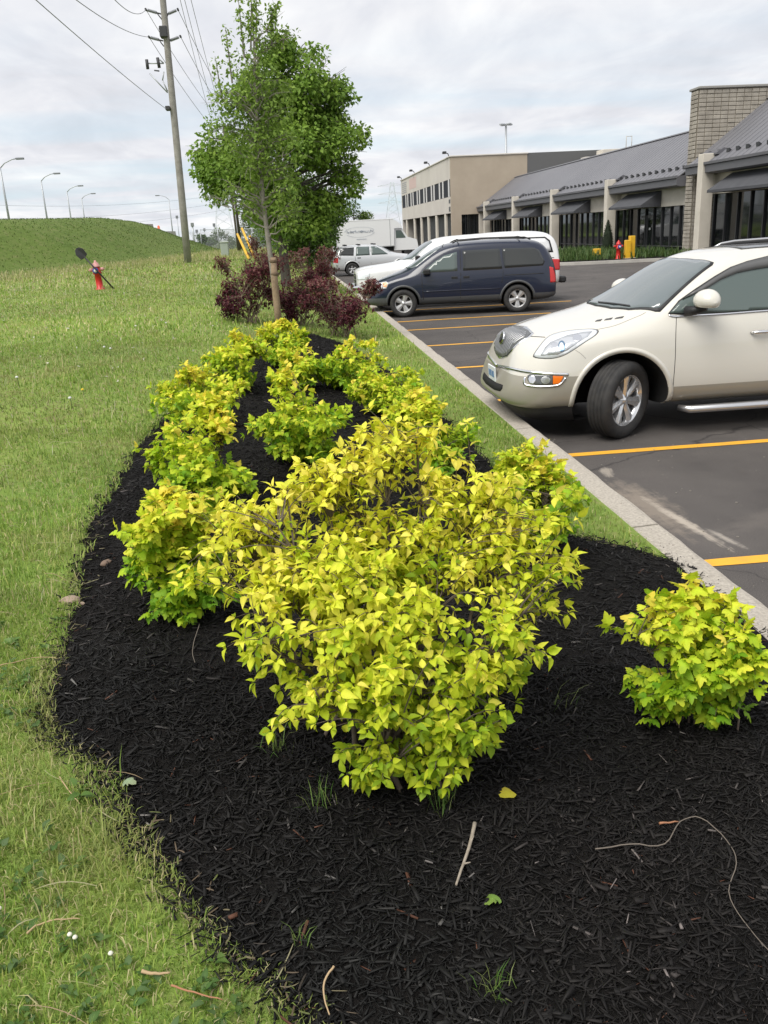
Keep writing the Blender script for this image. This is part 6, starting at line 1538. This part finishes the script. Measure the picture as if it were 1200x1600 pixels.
for (px_, py_) in ((426.5, 408), (429, 428)):
    q = Vector(pxl(px_, py_, yby, yb_)); tb = MB(); tb.mat(mat('tie_twine', (.16, .11, .07), .9)); tb.lathe([(.066, -.03), (.084, 0), (.066, .03)], 14, Matrix.Translation(q), cap=False); tb.build('tie', None, w_)
# trees and bushes beyond
def bush(name, label, x, y, w, h, n, leaf, pal, seed, group, z0=None, tr_=.12, cat='tree'):
    b_ = (x, y, (gz1(x, y) if x < 2 else 0.) - .05 if z0 is None else z0)
    cl = ell_clumps(max(10, int(n/140)), (0, 0, h*.54), (w, w*.8, h*.44), w*.30, seed, .2)
    return tree(name, label, b_, [(0, 0, 0), (0, 0, h*.4), (.05, 0, h*.85)], tr_, cl, n, leaf, pal, seed, group, branch_r=.04, start=.15, cat=cat)
pal_dk = lerp_pal([(0, (.055, .115, .022)), (1, (.14, .24, .04))]); pal_md = lerp_pal([(0, (.06, .11, .02)), (1, (.16, .24, .05))]); pal_pale = lerp_pal([(0, (.10, .14, .05)), (1, (.19, .23, .09))])
bush('roadside_tree', 'dark green tree just behind the maple, its foliage hanging over the far cars', 1.1, 47, 2.0, 5.0, 12000, .19, pal_dk, 31, 'trees along the kerb', tr_=.15)
bush('roadside_tree', 'darker tree farther back shading the small white car', .9, 62, 2.8, 5.4, 9000, .24, pal_dk, 32, 'trees along the kerb', tr_=.15)
bush('roadside_tree', 'low dark tree at the end of the kerb beyond the parked cars', -.5, 100, 5.0, 6.0, 7000, .32, pal_dk, 33, 'trees along the kerb', tr_=.2)
bush('distant_tree', 'bright green tree top showing over the white box truck', 7.4, 98, 2.7, 5.6, 3600, .28, pal_md, 34, None, z0=0, tr_=.18)
for k, (x, y, w, h, p_, lab) in enumerate([(-8.2, 92, 1.1, 2.0, pal_dk, 'small dark bush at the tail of the embankment'), (-6.2, 96, 1.6, 2.6, pal_md, 'mid green bush behind the fence left of the dark pole'), (-4.0, 98, 2.0, 4.0, pal_pale, 'pale airy bush behind the chain-link fence'), (-1.8, 90, 1.8, 3.6, pal_md, 'leafy bush behind the fence right of the dark pole'), (-10.5, 110, 1.6, 2.2, pal_md, 'low bush beyond the embankment tail near the posts')]):
    bush('roadside_bush', lab, x, y, w, h, 1500, .22, p_, 40+k, 'bushes behind the fence', tr_=.06, cat='bush')
# clipped cone and grass plants before the shops
tp_ = empty('topiary_cone', (20.6, 55.9, .17)); tag(tp_, 'narrow dark clipped cone shrub standing before the shop pier', 'topiary')
b = MB(); b.mat(mat('cone_core', (.018, .028, .014), .9)); b.lathe([(.05, 0), (.30, .15), (.33, .6), (.24, 1.2), (.10, 1.7), (0, 1.95)], 14); b.build('core', None, tp_)
r_ = np.random.default_rng(5); n = 900; t = r_.uniform(0, 1, n); a = r_.uniform(0, 2*PI, n); rr = np.interp(t*1.95, [0, .15, .6, 1.2, 1.7, 1.95], [.12, .31, .35, .26, .12, .02])
Pn = np.stack([rr*np.cos(a), rr*np.sin(a), t*1.95], 1); M = leaf_frames(Pn, Pn*[1, 1, .1]+r_.normal(0, .2, (n, 3)), np.tile([0, 0, 1.], (n, 1))+r_.normal(0, .3, (n, 3)), np.full(n, .07))
link('crown', foliage_mesh('crown', M, np.zeros(n, int), np.array(lerp_pal([(0, (.018, .035, .014)), (1, (.04, .065, .02))])(r_.uniform(0, 1, n))), 'small'), tp_)
# ------------------------------------------------------------------ grass, mulch, litter
m_blade = mat('grass_blade', (0.88, 0.88, 0.88), 0.55, spec=0.3, attr='Col', col2=(1.1, 1.1, 1.1), nscale=1.5, transl=0.35, coords='World')
m_chip = mat('mulch_chip', (0.62, 0.62, 0.62), 0.66, spec=0.22, attr='Col', col2=(1.05, 1.05, 1.05), nscale=60, coords='World')
def blade_mesh(name, P, h, w, az, bend, C):
    n = len(P); d = np.stack([np.cos(az), np.sin(az), np.zeros(n)], 1); s = np.stack([-np.sin(az), np.cos(az), np.zeros(n)], 1)
    up = np.array([0, 0, 1.0]); V = np.zeros((n, 5, 3))
    V[:, 0] = P - s*w[:, None]/2; V[:, 1] = P + s*w[:, None]/2
    mid = P + up*(h*.6*np.cos(bend*.5))[:, None] + d*(h*.6*np.sin(bend*.5))[:, None]
    V[:, 2] = mid + s*w[:, None]*.42; V[:, 3] = mid - s*w[:, None]*.42
    V[:, 4] = mid + up*(h*.4*np.cos(bend*1.3))[:, None] + d*(h*.4*np.sin(bend*1.3))[:, None]
    base = np.arange(n)*5
    lp = np.stack([base, base+1, base+2, base+3, base+3, base+2, base+4], 1).ravel()
    return np_mesh(name, V.reshape(-1, 3), lp, np.tile([4, 3], n), m_blade, np.repeat(C, 5, 0), smooth=False)
GR = np.array([(.175, .285, .046), (.23, .345, .058), (.295, .40, .074), (.20, .305, .066), (.385, .415, .12), (.52, .47, .25)])
def grass_zone(x0, x1, y0, y1, dens, h, w, seed, straw=.10, name='grass', zf=gz, mow=None, tall=0.0):
    r_ = np.random.default_rng(seed); n = int((x1-x0)*(y1-y0)*dens)
    P = np.stack([r_.uniform(x0, x1, n), r_.uniform(y0, y1, n)], 1)
    keep = P[:, 0] < 2.12
    keep &= ~(in_poly(P, BEDS) & (poly_dist(P, BEDS) > .035*(1+vnoise(P[:, 0], P[:, 1], .15, 8))))
    P = P[keep]
    # thin worn patches
    pn = vnoise(P[:, 0], P[:, 1], .55, 31)*.6 + vnoise(P[:, 0], P[:, 1], .18, 33)*.4
    P = P[r_.uniform(0, 1, len(P)) < np.clip(1.0 + pn*.9, .25, 1)]
    z = zf(P[:, 0], P[:, 1]); Q = np.concatenate([P, z[:, None]-.004], 1)
    Q = Q[in_view(Q, 260)]; n = len(Q)
    pn = vnoise(Q[:, 0], Q[:, 1], 1.3, 41); p2 = vnoise(Q[:, 0], Q[:, 1], .35, 43)
    hh = h*r_.uniform(.55, 1.35, n)*(1+.35*pn+.25*p2); 
    if tall: hh = np.where(r_.uniform(0, 1, n) < tall, hh*2.4, hh)
    wt = np.array([.22, .25, .2, .16, .12, straw]); wt /= wt.sum()
    ci = r_.choice(6, n, p=wt); C = GR[ci]*(1+.2*pn[:, None])*r_.uniform(.8, 1.2, (n, 1)); p3 = np.clip(vnoise(Q[:, 0], Q[:, 1], .8, 47)*.8+vnoise(Q[:, 0], Q[:, 1], .25, 48)*.5, 0, 1)[:, None]; C = C*(1-p3*.6) + np.array([.38, .34, .15])*p3*.6
    C = C*(1+.16*vnoise(Q[:, 0], Q[:, 1], 2.6, 52))[:, None]
    return blade_mesh(name, Q, hh, w*r_.uniform(.7, 1.3, n), r_.uniform(0, 2*PI, n), r_.uniform(.1, 1.6, n), C)
zones = [(-3.4, 2.1, .7, 4.2, 15000, .036, .0034, 61, .18, .02), (-4.4, 2.1, 4.2, 8.0, 3300, .05, .0055, 62, .12, 0), (-7.5, 2.1, 8.0, 15.0, 1100, .05, .009, 63, .16, .02), (-16, 2.1, 15.0, 30.0, 260, .06, .018, 64, .25, .03), (-24, 2.1, 30.0, 56.0, 70, .09, .036, 65, .6, .05), (-10, 2.1, 56, 80, 25, .15, .06, 66, .5, .05)]
for k, (x0, x1, y0, y1, dn, h_, w_, sd, st, tl) in enumerate(zones):
    tag(link('grass', grass_zone(x0, x1, y0, y1, dn, h_, w_, sd, st, tall=tl)), kind='stuff')
# pale seeding grass along the toe of the embankment
r_ = np.random.default_rng(70); n = 9000; yy = r_.uniform(33, 72, n); xt = -hill_v(np.zeros(n), yy)*-1; xx = xt + np.abs(r_.normal(0, 1, n))*3.5*np.where(r_.uniform(0, 1, n) < .25, -.35, 1) 
P = np.stack([xx, yy, gz(xx, yy)], 1); P = P[in_view(P) & (P[:, 0] < 1)]
n = len(P); C = np.array([(.50, .45, .25), (.42, .40, .20), (.30, .33, .12)])[r_.integers(0, 3, n)]
tag(link('tall_grass', blade_mesh('tall_grass', P, r_.uniform(.10, .30, n), r_.uniform(.015, .035, n), r_.uniform(0, 2*PI, n), r_.uniform(.05, .7, n), C)), kind='stuff')
# rough grass on the slope
xs_ = r_.uniform(-42, -5, 60000); ys_ = r_.uniform(32, 84, 60000); k = hill_v(xs_, ys_) > .2; P = np.stack([xs_[k], ys_[k], hill_z(xs_[k], ys_[k])], 1); P = P[in_view(P)]; n = len(P)
C = np.array([(.085, .14, .026), (.105, .16, .036), (.13, .17, .05)])[r_.integers(0, 3, n)]*r_.uniform(.85, 1.15, (n, 1))
tag(link('slope_grass', blade_mesh('slope_grass', P, r_.uniform(.04, .09, n), r_.uniform(.02, .05, n), r_.uniform(0, 2*PI, n), r_.uniform(.2, 1.2, n), C)), kind='stuff')
# seed-head stems, taller, in the lawn
r_ = np.random.default_rng(71); n = 4200; P = np.stack([r_.uniform(-10, 1, n), 4+30*r_.uniform(0, 1, n)**1.3], 1); P = P[~in_poly(P, BEDS)]; P = np.concatenate([P, gz(P[:, 0], P[:, 1])[:, None]], 1); P = P[in_view(P)]; n = len(P)
sc = np.interp(P[:, 1], [5, 30], [.5, 1.6])
tag(link('seed_stems', blade_mesh('seed_stems', P, r_.uniform(.10, .22, n)*np.sqrt(sc), .0045*sc*r_.uniform(.7, 1.3, n), r_.uniform(0, 2*PI, n), r_.uniform(.1, 1.0, n), np.array([(.52, .48, .28), (.42, .44, .20), (.62, .59, .44)])[r_.integers(0, 3, n)])), kind='stuff')
# broad-leaved weeds and clover in the lawn
def weed_mesh(n, x0, x1, y0, y1, s0, s1, seed, cols, kind='ovate', per=5):
    r_ = np.random.default_rng(seed); P = np.stack([r_.uniform(x0, x1, n), r_.uniform(y0, y1, n)], 1); P = P[~in_poly(P, BEDS) & (P[:, 0] < 2.0)]
    P = P[r_.uniform(0, 1, len(P)) < np.clip(.5+vnoise(P[:, 0], P[:, 1], .5, seed), 0, 1)]
    P = np.repeat(P, per, 0); n = len(P); a = r_.uniform(0, 2*PI, n); Q = np.concatenate([P + r_.normal(0, .008, (n, 2)), (gz(P[:, 0], P[:, 1])+r_.uniform(.008, .03, n))[:, None]], 1)
    k = in_view(Q); Q = Q[k]; a = a[k]; n = len(Q)
    M = leaf_frames(Q, np.stack([np.cos(a), np.sin(a), r_.uniform(.05, .7, n)], 1), np.tile([0, 0, 1.], (n, 1))+r_.normal(0, .3, (n, 3)), r_.uniform(s0, s1, n))
    return foliage_mesh('weeds', M, r_.integers(0, len(LEAVES[kind]), n), np.array(cols)[r_.integers(0, len(cols), n)], kind, m_blade)
tag(link('lawn_weeds', weed_mesh(2600, -2.4, .3, 1.0, 4.8, .016, .038, 81, [(.07, .14, .03), (.10, .17, .035), (.09, .15, .05)], 'ovate', 4)), kind='stuff')
tag(link('dandelion_leaves', weed_mesh(150, -2.4, .2, 1.1, 4.5, .028, .055, 82, [(.10, .19, .035), (.12, .22, .05), (.15, .24, .07)], 'ovate', 5)), kind='stuff')
# dry clippings lying on the grass
def strands(name, P, ln, r, C, seed, lift=.02, curve=.5):
    r_ = np.random.default_rng(seed); b = MB(); m_ = m_blade; V = []; Lp = []; Sz = []; Cc = []; off = 0
    for i in range(len(P)):
        a = r_.uniform(0, 2*PI); c = r_.normal(0, curve); p = np.array(P[i], float); pts = []
        for t in range(6):
            f = t/5; pts.append(p.copy()); p = p + np.array([math.cos(a), math.sin(a), 0])*ln[i]/5; a += c/5
        pts = np.array(pts); pts[:, 2] = gz(pts[:, 0], pts[:, 1]) + lift + np.sin(np.linspace(0, PI, 6))*lift*r_.uniform(0, 1.5) + (.055 if False else 0)
        ins = in_poly(pts[:, :2], BEDS); 
        if ins.any(): pts[ins, 2] = bed_z(pts[ins, :2]) + .012
        d = np.gradient(pts[:, :2], axis=0); d /= np.maximum(np.linalg.norm(d, axis=1, keepdims=True), 1e-6); s = np.stack([-d[:, 1], d[:, 0], np.zeros(6)], 1)
        rr = r[i]*np.array([.7, 1, 1, 1, .9, .4])[:, None]
        ring = np.stack([pts-s*rr, pts+np.array([0, 0, 1])*rr, pts+s*rr], 1).reshape(-1, 3); V.append(ring); Cc.append(np.tile(C[i], (18, 1)))
        for t in range(5):
            for e in range(2): Lp += [off+t*3+e, off+t*3+e+1, off+t*3+e+4, off+t*3+e+3]; Sz.append(4)
        off += 18
    return np_mesh(name, np.concatenate(V), Lp, Sz, m_, np.concatenate(Cc), smooth=True)
r_ = np.random.default_rng(83)
n = 1200; P = np.stack([r_.uniform(-4.2, .2, n), r_.uniform(1.6, 12, n)], 1); P = P[~in_poly(P, BEDS)]; P = P[in_view(np.concatenate([P, gz(P[:, 0], P[:, 1])[:, None]], 1))]; n = len(P); P = np.concatenate([P, np.zeros((n, 1))], 1)
tag(link('dry_clippings', strands('dry_clippings', P, r_.uniform(.05, .22, n), r_.uniform(.0008, .0020, n), np.array([(.42, .36, .20), (.36, .27, .16), (.45, .42, .25), (.25, .27, .10)])[r_.integers(0, 4, n)], 84)), kind='stuff')
# scraps along the mulch edge
idx = r_.integers(0, len(BEDS), 1500); P = BEDS[idx] + r_.normal(0, .05, (1500, 2)); P = P[(P[:, 0] < 1.9) & (P[:, 1] < 6)]; P = P[in_view(np.concatenate([P, gz(P[:, 0], P[:, 1])[:, None]], 1))]; n = len(P); P = np.concatenate([P, np.zeros((n, 1))], 1)
tag(link('edge_litter', strands('edge_litter', P, r_.uniform(.015, .05, n), r_.uniform(.001, .003, n), np.array([(.16, .12, .08), (.22, .19, .11), (.06, .05, .04), (.16, .19, .06)])[r_.integers(0, 4, n)], 85, lift=.008)), kind='stuff')

# mulch chips
def chips(n, x0, x1, y0, y1, l0, l1, seed, name):
    r_ = np.random.default_rng(seed); P = np.stack([r_.uniform(x0, x1, n), r_.uniform(y0, y1, n)], 1)
    k = in_poly(P, BEDS) | ((poly_dist(P, BEDS) < .09*r_.uniform(0, 1, n)**2)); P = P[k]
    z = np.where(in_poly(P, BEDS), bed_z(P), gz(P[:, 0], P[:, 1])+.004)
    Q = np.concatenate([P, z[:, None]], 1); Q = Q[in_view(Q, 1100)]; n = len(Q)
    ln = l0+(l1-l0)*r_.uniform(0, 1, n)**2.2; w = np.clip(ln*r_.uniform(.05, .17, n), .0014, .0085)*np.where(r_.uniform(0, 1, n) < .05, 1.8, 1); th = w*r_.uniform(.25, .6, n)
    a = r_.uniform(0, 2*PI, n); pi_ = r_.normal(0, .26, n)
    d = np.stack([np.cos(a)*np.cos(pi_), np.sin(a)*np.cos(pi_), np.sin(pi_)], 1); s = np.cross(d, np.array([0, 0, 1.])); s /= np.linalg.norm(s, axis=1, keepdims=True)
    rl = r_.normal(0, .5, n)[:, None]; u = np.cross(s, d); s, u = s*np.cos(rl)+u*np.sin(rl), u*np.cos(rl)-s*np.sin(rl)
    Q[:, 2] += r_.uniform(.001, .012, n)
    V = np.zeros((n, 8, 3)); tp = r_.uniform(.3, 1.0, n)
    bow = r_.normal(0, .06, n)*ln
    for j, (e, sw, uw) in enumerate([(-.5, -1, -1), (-.5, 1, -1), (-.5, 1, 1), (-.5, -1, 1), (.5, -1, -1), (.5, 1, -1), (.5, 1, 1), (.5, -1, 1)]):
        k_ = np.where(e > 0, tp, 1.0); V[:, j] = Q + d*(e*ln)[:, None] + s*(sw*w*.5*k_ + (bow if e > 0 else 0))[:, None] + u*(uw*th*.5)[:, None]
    fq = np.array([(0, 1, 2, 3), (4, 7, 6, 5), (0, 4, 5, 1), (2, 6, 7, 3), (0, 3, 7, 4), (1, 5, 6, 2)])
    lp = (fq.ravel()[None, :] + (np.arange(n)*8)[:, None]).ravel()
    c = r_.uniform(.004, .015, n); t = r_.uniform(0, 1, n); c = np.where(t > .965, r_.uniform(.02, .05, n), c); lt = t > .993; c[lt] = r_.uniform(.06, .20, lt.sum())
    c = c*(1+.45*vnoise(Q[:, 0], Q[:, 1], .5, 15)); C = np.stack([c*(1.06+.10*vnoise(Q[:, 0], Q[:, 1], .8, 16)), c*.96, c*.90], 1); br = t < .004; C[br] = np.array([.10, .045, .028])
    return np_mesh(name, V.reshape(-1, 3), lp, np.full(n*6, 4), m_chip, np.repeat(C, 8, 0))
for nm, a in (('near', (117000, -1.2, 2.2, .4, 3.2, .006, .065, 91)), ('mid', (52000, -1.7, 2.2, 3.2, 6.5, .010, .07, 92)), ('far', (26000, -1.8, 2.0, 6.5, 16.8, .03, .12, 93))):
    o = link('mulch_chips', chips(*a, 'mulch_chips'), bed); o['kind'] = 'stuff'
# mulch crumbs spilled on the kerb
r_ = np.random.default_rng(95)
b = MB(); b.mat(mat('spilled_mulch', (.02, .018, .016), .9))
for k in range(110):
    y = r_.normal(4.25, .45); x = 2.15 + abs(r_.normal(0, .05)); s_ = .0015+.005*r_.uniform(0, 1)**2
    if x > 2.32: continue
    q_ = r_.uniform(.4, 1, 4); b.add([Matrix.Translation((x, y, .1615)) @ Matrix.Rotation(r_.uniform(0, 6), 4, 'Z') @ Vector(v) for v in ((-s_*2*q_[0], 0, 0), (0, -s_*q_[1], 0), (s_*2*q_[2], 0, 0), (0, s_*q_[3], 0), (0, 0, s_))], [(0, 1, 4), (1, 2, 4), (2, 3, 4), (3, 0, 4)]) if True else b.box(-s_*1.6, s_*1.6, -s_*.6, s_*.6, 0, s_*.6, M=Matrix.Translation((x, y, .1615)) @ Matrix.Rotation(r_.uniform(0, 6), 4, 'Z'))
tag(b.build('spilled_mulch'), kind='stuff')

# ---- single things lying on the mulch and in the grass
def on_ground(px_, py_):
    z = .35
    for _ in range(15):
        d = CR @ np.array([px_-CX, py_-CY, FOC]); t = (z-CAM_H)/d[2]; q = CAMP+d*t
        P2_ = np.array([[q[0], q[1]]]); z = float(bed_z(P2_)[0]) if in_poly(P2_, BEDS)[0] else gz1(q[0], q[1])
    return Vector((q[0], q[1], z))
def stick(name, label, cat, px_pts, r, m, lift=.012, forks=()):
    P = [on_ground(*p) for p in px_pts]; base = P[0]; root = empty(name, tuple(base)); tag(root, label, cat)
    b = MB(); b.mat(m); pts = [Vector(tuple(q)) for q in catmull([tuple(p) for p in P], 4)]
    n = len(pts); b.tube([p-base+Vector((0, 0, lift+rnd.uniform(-.002, .002))) for p in pts], [r*(1-.5*i/(n-1)) for i in range(n)], 7); b.build('stem', None, root)
    for (i, dx, dy, ln) in forks:
        f = MB(); f.mat(m); q = P[i]-base+Vector((0, 0, lift)); f.tube([q, q+Vector((dx*ln, dy*ln, .01))], [r*.6, r*.2], 6); f.build('side_shoot', None, root)
    return root
m_pale = mat('bleached_stick', (.26, .22, .17), .9, col2=(.36, .31, .25), nscale=40)
m_rootc = mat('root_fibre', (.16, .135, .11), .9); m_straw = mat('straw_stem', (.42, .30, .17), .8); m_redst = mat('reddish_stem', (.36, .17, .09), .8)
stick('twig', 'pale broken twig lying on the mulch before the large golden shrub', 'twig', [(742, 1294), (735, 1325), (724, 1358), (713, 1390)], .0065, m_pale, .018, ((1, .5, .6, .03), (2, .8, -.3, .025)))
stick('root_strand', 'thin wiry root strand curling over the mulch at the lower right', 'root', [(930, 1334), (985, 1326), (1038, 1326), (1062, 1290), (1095, 1285), (1135, 1320), (1150, 1355), (1138, 1400), (1160, 1445), (1200, 1492)], .0022, m_rootc, .016)
stick('root_strand', 'fine root hanging to the mulch below the lawn-side ninebark', 'root', [(313, 985), (305, 1010), (302, 1030), (306, 1045)], .002, m_rootc, .03)
stick('dry_stem', 'rusty bent dry stem in the grass near the bottom edge', 'stem', [(224, 1532), (245, 1536), (268, 1534)], .005, m_straw, .03)
stick('dry_stem', 'long thin reddish stem in the grass right of the rusty bent one', 'stem', [(270, 1555), (305, 1565), (350, 1577)], .0028, m_redst, .03)
stick('dry_stem', 'curved pink-tan stem at the bottom edge of the mulch', 'stem', [(523, 1522), (508, 1545), (508, 1572), (516, 1598)], .0032, m_straw, .025)
stick('dry_stem', 'arched tan stem over the bare patch at the lower left', 'stem', [(45, 1472), (65, 1458), (100, 1450), (128, 1450)], .003, m_straw, .03)
stick('dry_stem', 'pale straw stem slanting in the grass beside the lower bend of the bed', 'stem', [(95, 1225), (108, 1245), (127, 1268)], .0024, m_straw, .03)
stick('dry_stem', 'long pale stem arching in the grass left of the mulch corner', 'stem', [(0, 1052), (30, 1045), (60, 1038), (92, 1040)], .0024, m_straw, .035)
stick('bark_strip', 'reddish bark strip pointing at the wiry root on the mulch', 'bark strip', [(1030, 1293), (1060, 1290)], .004, m_redst, .016)
for k, (p, c, s_, lab) in enumerate([((795, 1255), (.55, .50, .05), .06, 'yellow fallen leaf on the mulch right of the large shrub base'), ((778, 1410), (.22, .36, .08), .05, 'green fallen leaf on the mulch below the broken twig'), ((196, 1228), (.35, .45, .30), .05, 'pale green fallen leaf at the lawn-side mulch edge')]):
    q = on_ground(*p); tv, tf, sh = LEAVES['lobed'][0]
    me = np_mesh('fallen_leaf', tv, np.concatenate([np.array(f) for f in tf]), [len(f) for f in tf], m_leaf, np.array(c)[None, :]*sh, smooth=True)
    o = link('fallen_leaf', me); o.location = q + Vector((0, 0, .022)); o.scale = (s_,)*3; o.rotation_euler = (.15, .1, k*2.1); tag(o, lab, 'leaf', 'fallen leaves')
m_stone = mat('tan_stone', (.30, .22, .165), .9, col2=(.42, .32, .25), nscale=20, bump=.4, bscale=50); m_stone2 = mat('brown_stone', (.14, .095, .07), .9, col2=(.2, .14, .1), nscale=20)
for k, (p, s_, m_, lab) in enumerate([((111, 941), .045, m_stone, 'flat tan stone at the lawn edge of the mulch'), ((166, 881), .032, m_stone2, 'brown stone lying on the mulch in line with the lawn-side row'), ((127, 944), .016, m_stone, 'small pale pebble next to the flat tan stone')]):
    q = on_ground(*p); bm = bmesh.new(); bmesh.ops.create_icosphere(bm, subdivisions=3, radius=1)
    for v in bm.verts:
        f = 1+.18*float(vnoise(np.array([v.co.x*1.3+k*5]), np.array([v.co.y*1.3+v.co.z]), .7, 77)[0]); v.co = Vector((v.co.x*1.25*f, v.co.y*.85*f, v.co.z*.5*f))
    me = bpy.data.meshes.new('stone'); bm.to_mesh(me); bm.free(); me.materials.append(m_); me.shade_smooth(); o = link('stone', me); o.location = q+Vector((0, 0, s_*.2)); o.scale = (s_,)*3; o.rotation_euler = (0, 0, k*1.3); tag(o, lab, 'stone', 'stones at the bed edge')
# grass tufts pushing through the mulch
for k, (p, n, h_, lab) in enumerate([((505, 1262), 26, .09, 'grass tuft in the mulch under the left foot of the large shrub'), ((690, 1262), 34, .10, 'grass tuft at the very base of the large golden shrub'), ((432, 1175), 26, .10, 'grass tuft under the lawn side of the large shrub'), ((775, 1555), 30, .07, 'sprawling grass tuft in the mulch near the bottom edge'), ((880, 1105), 8, .12, 'few thin grass blades right of the large golden shrub'), ((470, 1470), 16, .06, 'small weak grass tuft by the lower mulch edge')]):
    q = on_ground(*p); r_ = np.random.default_rng(600+k); P = np.tile([0, 0, 0.], (n, 1)); P[:, :2] = r_.normal(0, .022, (n, 2))
    me = blade_mesh('grass_tuft', P, h_*r_.uniform(.5, 1.3, n), r_.uniform(.0018, .0035, n), r_.uniform(0, 2*PI, n), r_.uniform(.2, 1.3, n), np.array([(.08, .17, .03), (.14, .22, .05), (.2, .24, .08)])[r_.integers(0, 3, n)])
    o = link('grass_tuft', me); o.location = q; tag(o, lab, 'grass tuft', 'grass tufts in the mulch')
# white clover heads and dandelions: stems with small heads
def flower(px_, py_, h_, r, col, name, label, cat, group):
    q = on_ground(px_, py_); root = empty(name, tuple(q)); tag(root, label, cat, group); tip = Vector((rnd.uniform(-.02, .02), rnd.uniform(-.02, .02), h_))
    b = MB(); b.mat(mat('flower_stem', (.12, .17, .05), .7)); b.tube([(0, 0, 0), tip*.6+Vector((.004, 0, 0)), tip], .0016 if py_ > 900 else .004, 5); b.build('stem', None, root)
    b = MB(); b.mat(col); b.lathe([(0, -r*.6), (r*.8, -r*.3), (r, .1*r), (r*.6, r*.7), (0, r*.85)], 9, Matrix.Translation(tip)); b.build('head', None, root)
m_clov = mat('clover_white', (.72, .70, .58), .8); m_dand = mat('dandelion_yellow', (.80, .55, .03), .7); m_puff = mat('seed_puff', (.62, .62, .58), .9)
for k, (p, lab) in enumerate([((112, 1450), 'left of two clover heads side by side in the lower lawn'), ((121, 1450), 'right of two clover heads side by side in the lower lawn'), ((180, 1480), 'single clover head on a bare stem below the pair'), ((6, 1410), 'clover head at the left edge of the lower lawn')]):
    flower(p[0], p[1]+40, .06, .007, m_clov, 'clover_flower', lab, 'flower', 'white clover flowers')
for k, (p, lab) in enumerate([((131, 620), 'dandelion bloom in the lawn level with the third lawn-side ninebark'), ((3, 640), 'dandelion bloom at the left edge of the lawn')]): flower(p[0], p[1], .08, .016, m_dand, 'dandelion', lab, 'flower', 'dandelion blooms')
for k, (p, lab) in enumerate([((165, 555), 'left of two white seed heads close together in the lawn'), ((173, 558), 'right of two white seed heads close together in the lawn'), ((113, 640), 'white seed head in the lawn left of the dandelion'), ((30, 605), 'white seed head near the left edge of the lawn'), ((215, 520), 'white seed head in the lawn towards the burgundy shrubs'), ((262, 515), 'white seed head closest to the burgundy shrubs')]): flower(p[0], p[1], .12, .02, m_puff, 'dandelion_clock', lab, 'flower', 'white seed heads in the lawn')
r_ = np.random.default_rng(97); n = 900; P = np.stack([r_.uniform(-16, 0, n), r_.uniform(9, 44, n)], 1); Q = np.concatenate([P, (gz(P[:, 0], P[:, 1])+.14)[:, None]], 1); Q = Q[in_view(Q) & ~in_poly(P, BEDS)]; n = len(Q)
M = leaf_frames(Q, r_.normal(0, 1, (n, 3)), np.tile([0, 0, 1.], (n, 1))+r_.normal(0, .4, (n, 3)), r_.uniform(.03, .06, n)); tag(link('lawn_seed_heads', foliage_mesh('lawn_seed_heads', M, np.zeros(n, int), np.tile((.6, .58, .48), (n, 1)), 'small', m_blade)), kind='stuff')
# grassy planting in the island before the shops
n = 5200; a = r_.uniform(0, 2*PI, n); P = np.stack([r_.uniform(13.9, 21.2, n), r_.uniform(43.8, 60, n)], 1); P = P[in_poly(P, np.array([(x*.93+17.5, y*.93+50) for x, y in pls]))]; n = len(P); Q = np.concatenate([P, np.full((n, 1), .17)], 1)
tag(link('island_plants', blade_mesh('island_plants', Q, r_.uniform(.2, .62, n), r_.uniform(.03, .07, n), r_.uniform(0, 2*PI, n), r_.uniform(.2, 1.1, n), np.array([(.05, .10, .025), (.08, .14, .035), (.11, .16, .05)])[r_.integers(0, 3, n)])), kind='stuff')

# grit on the asphalt by the kerb
r_ = np.random.default_rng(98); b = MB(); b.mat(mat('grit', (.24, .22, .19), .9))
for k in range(260):
    x = 2.42+abs(r_.normal(0, 1.1)); y = r_.uniform(4.0, 12.0); s_ = .002+.006*r_.uniform(0, 1)**3
    b.box(-s_, s_, -s_*.7, s_*.7, 0, s_*.8, M=Matrix.Translation((x, y, .001)) @ Matrix.Rotation(r_.uniform(0, 6), 4, 'Z'))
tag(b.build('grit'), kind='stuff')
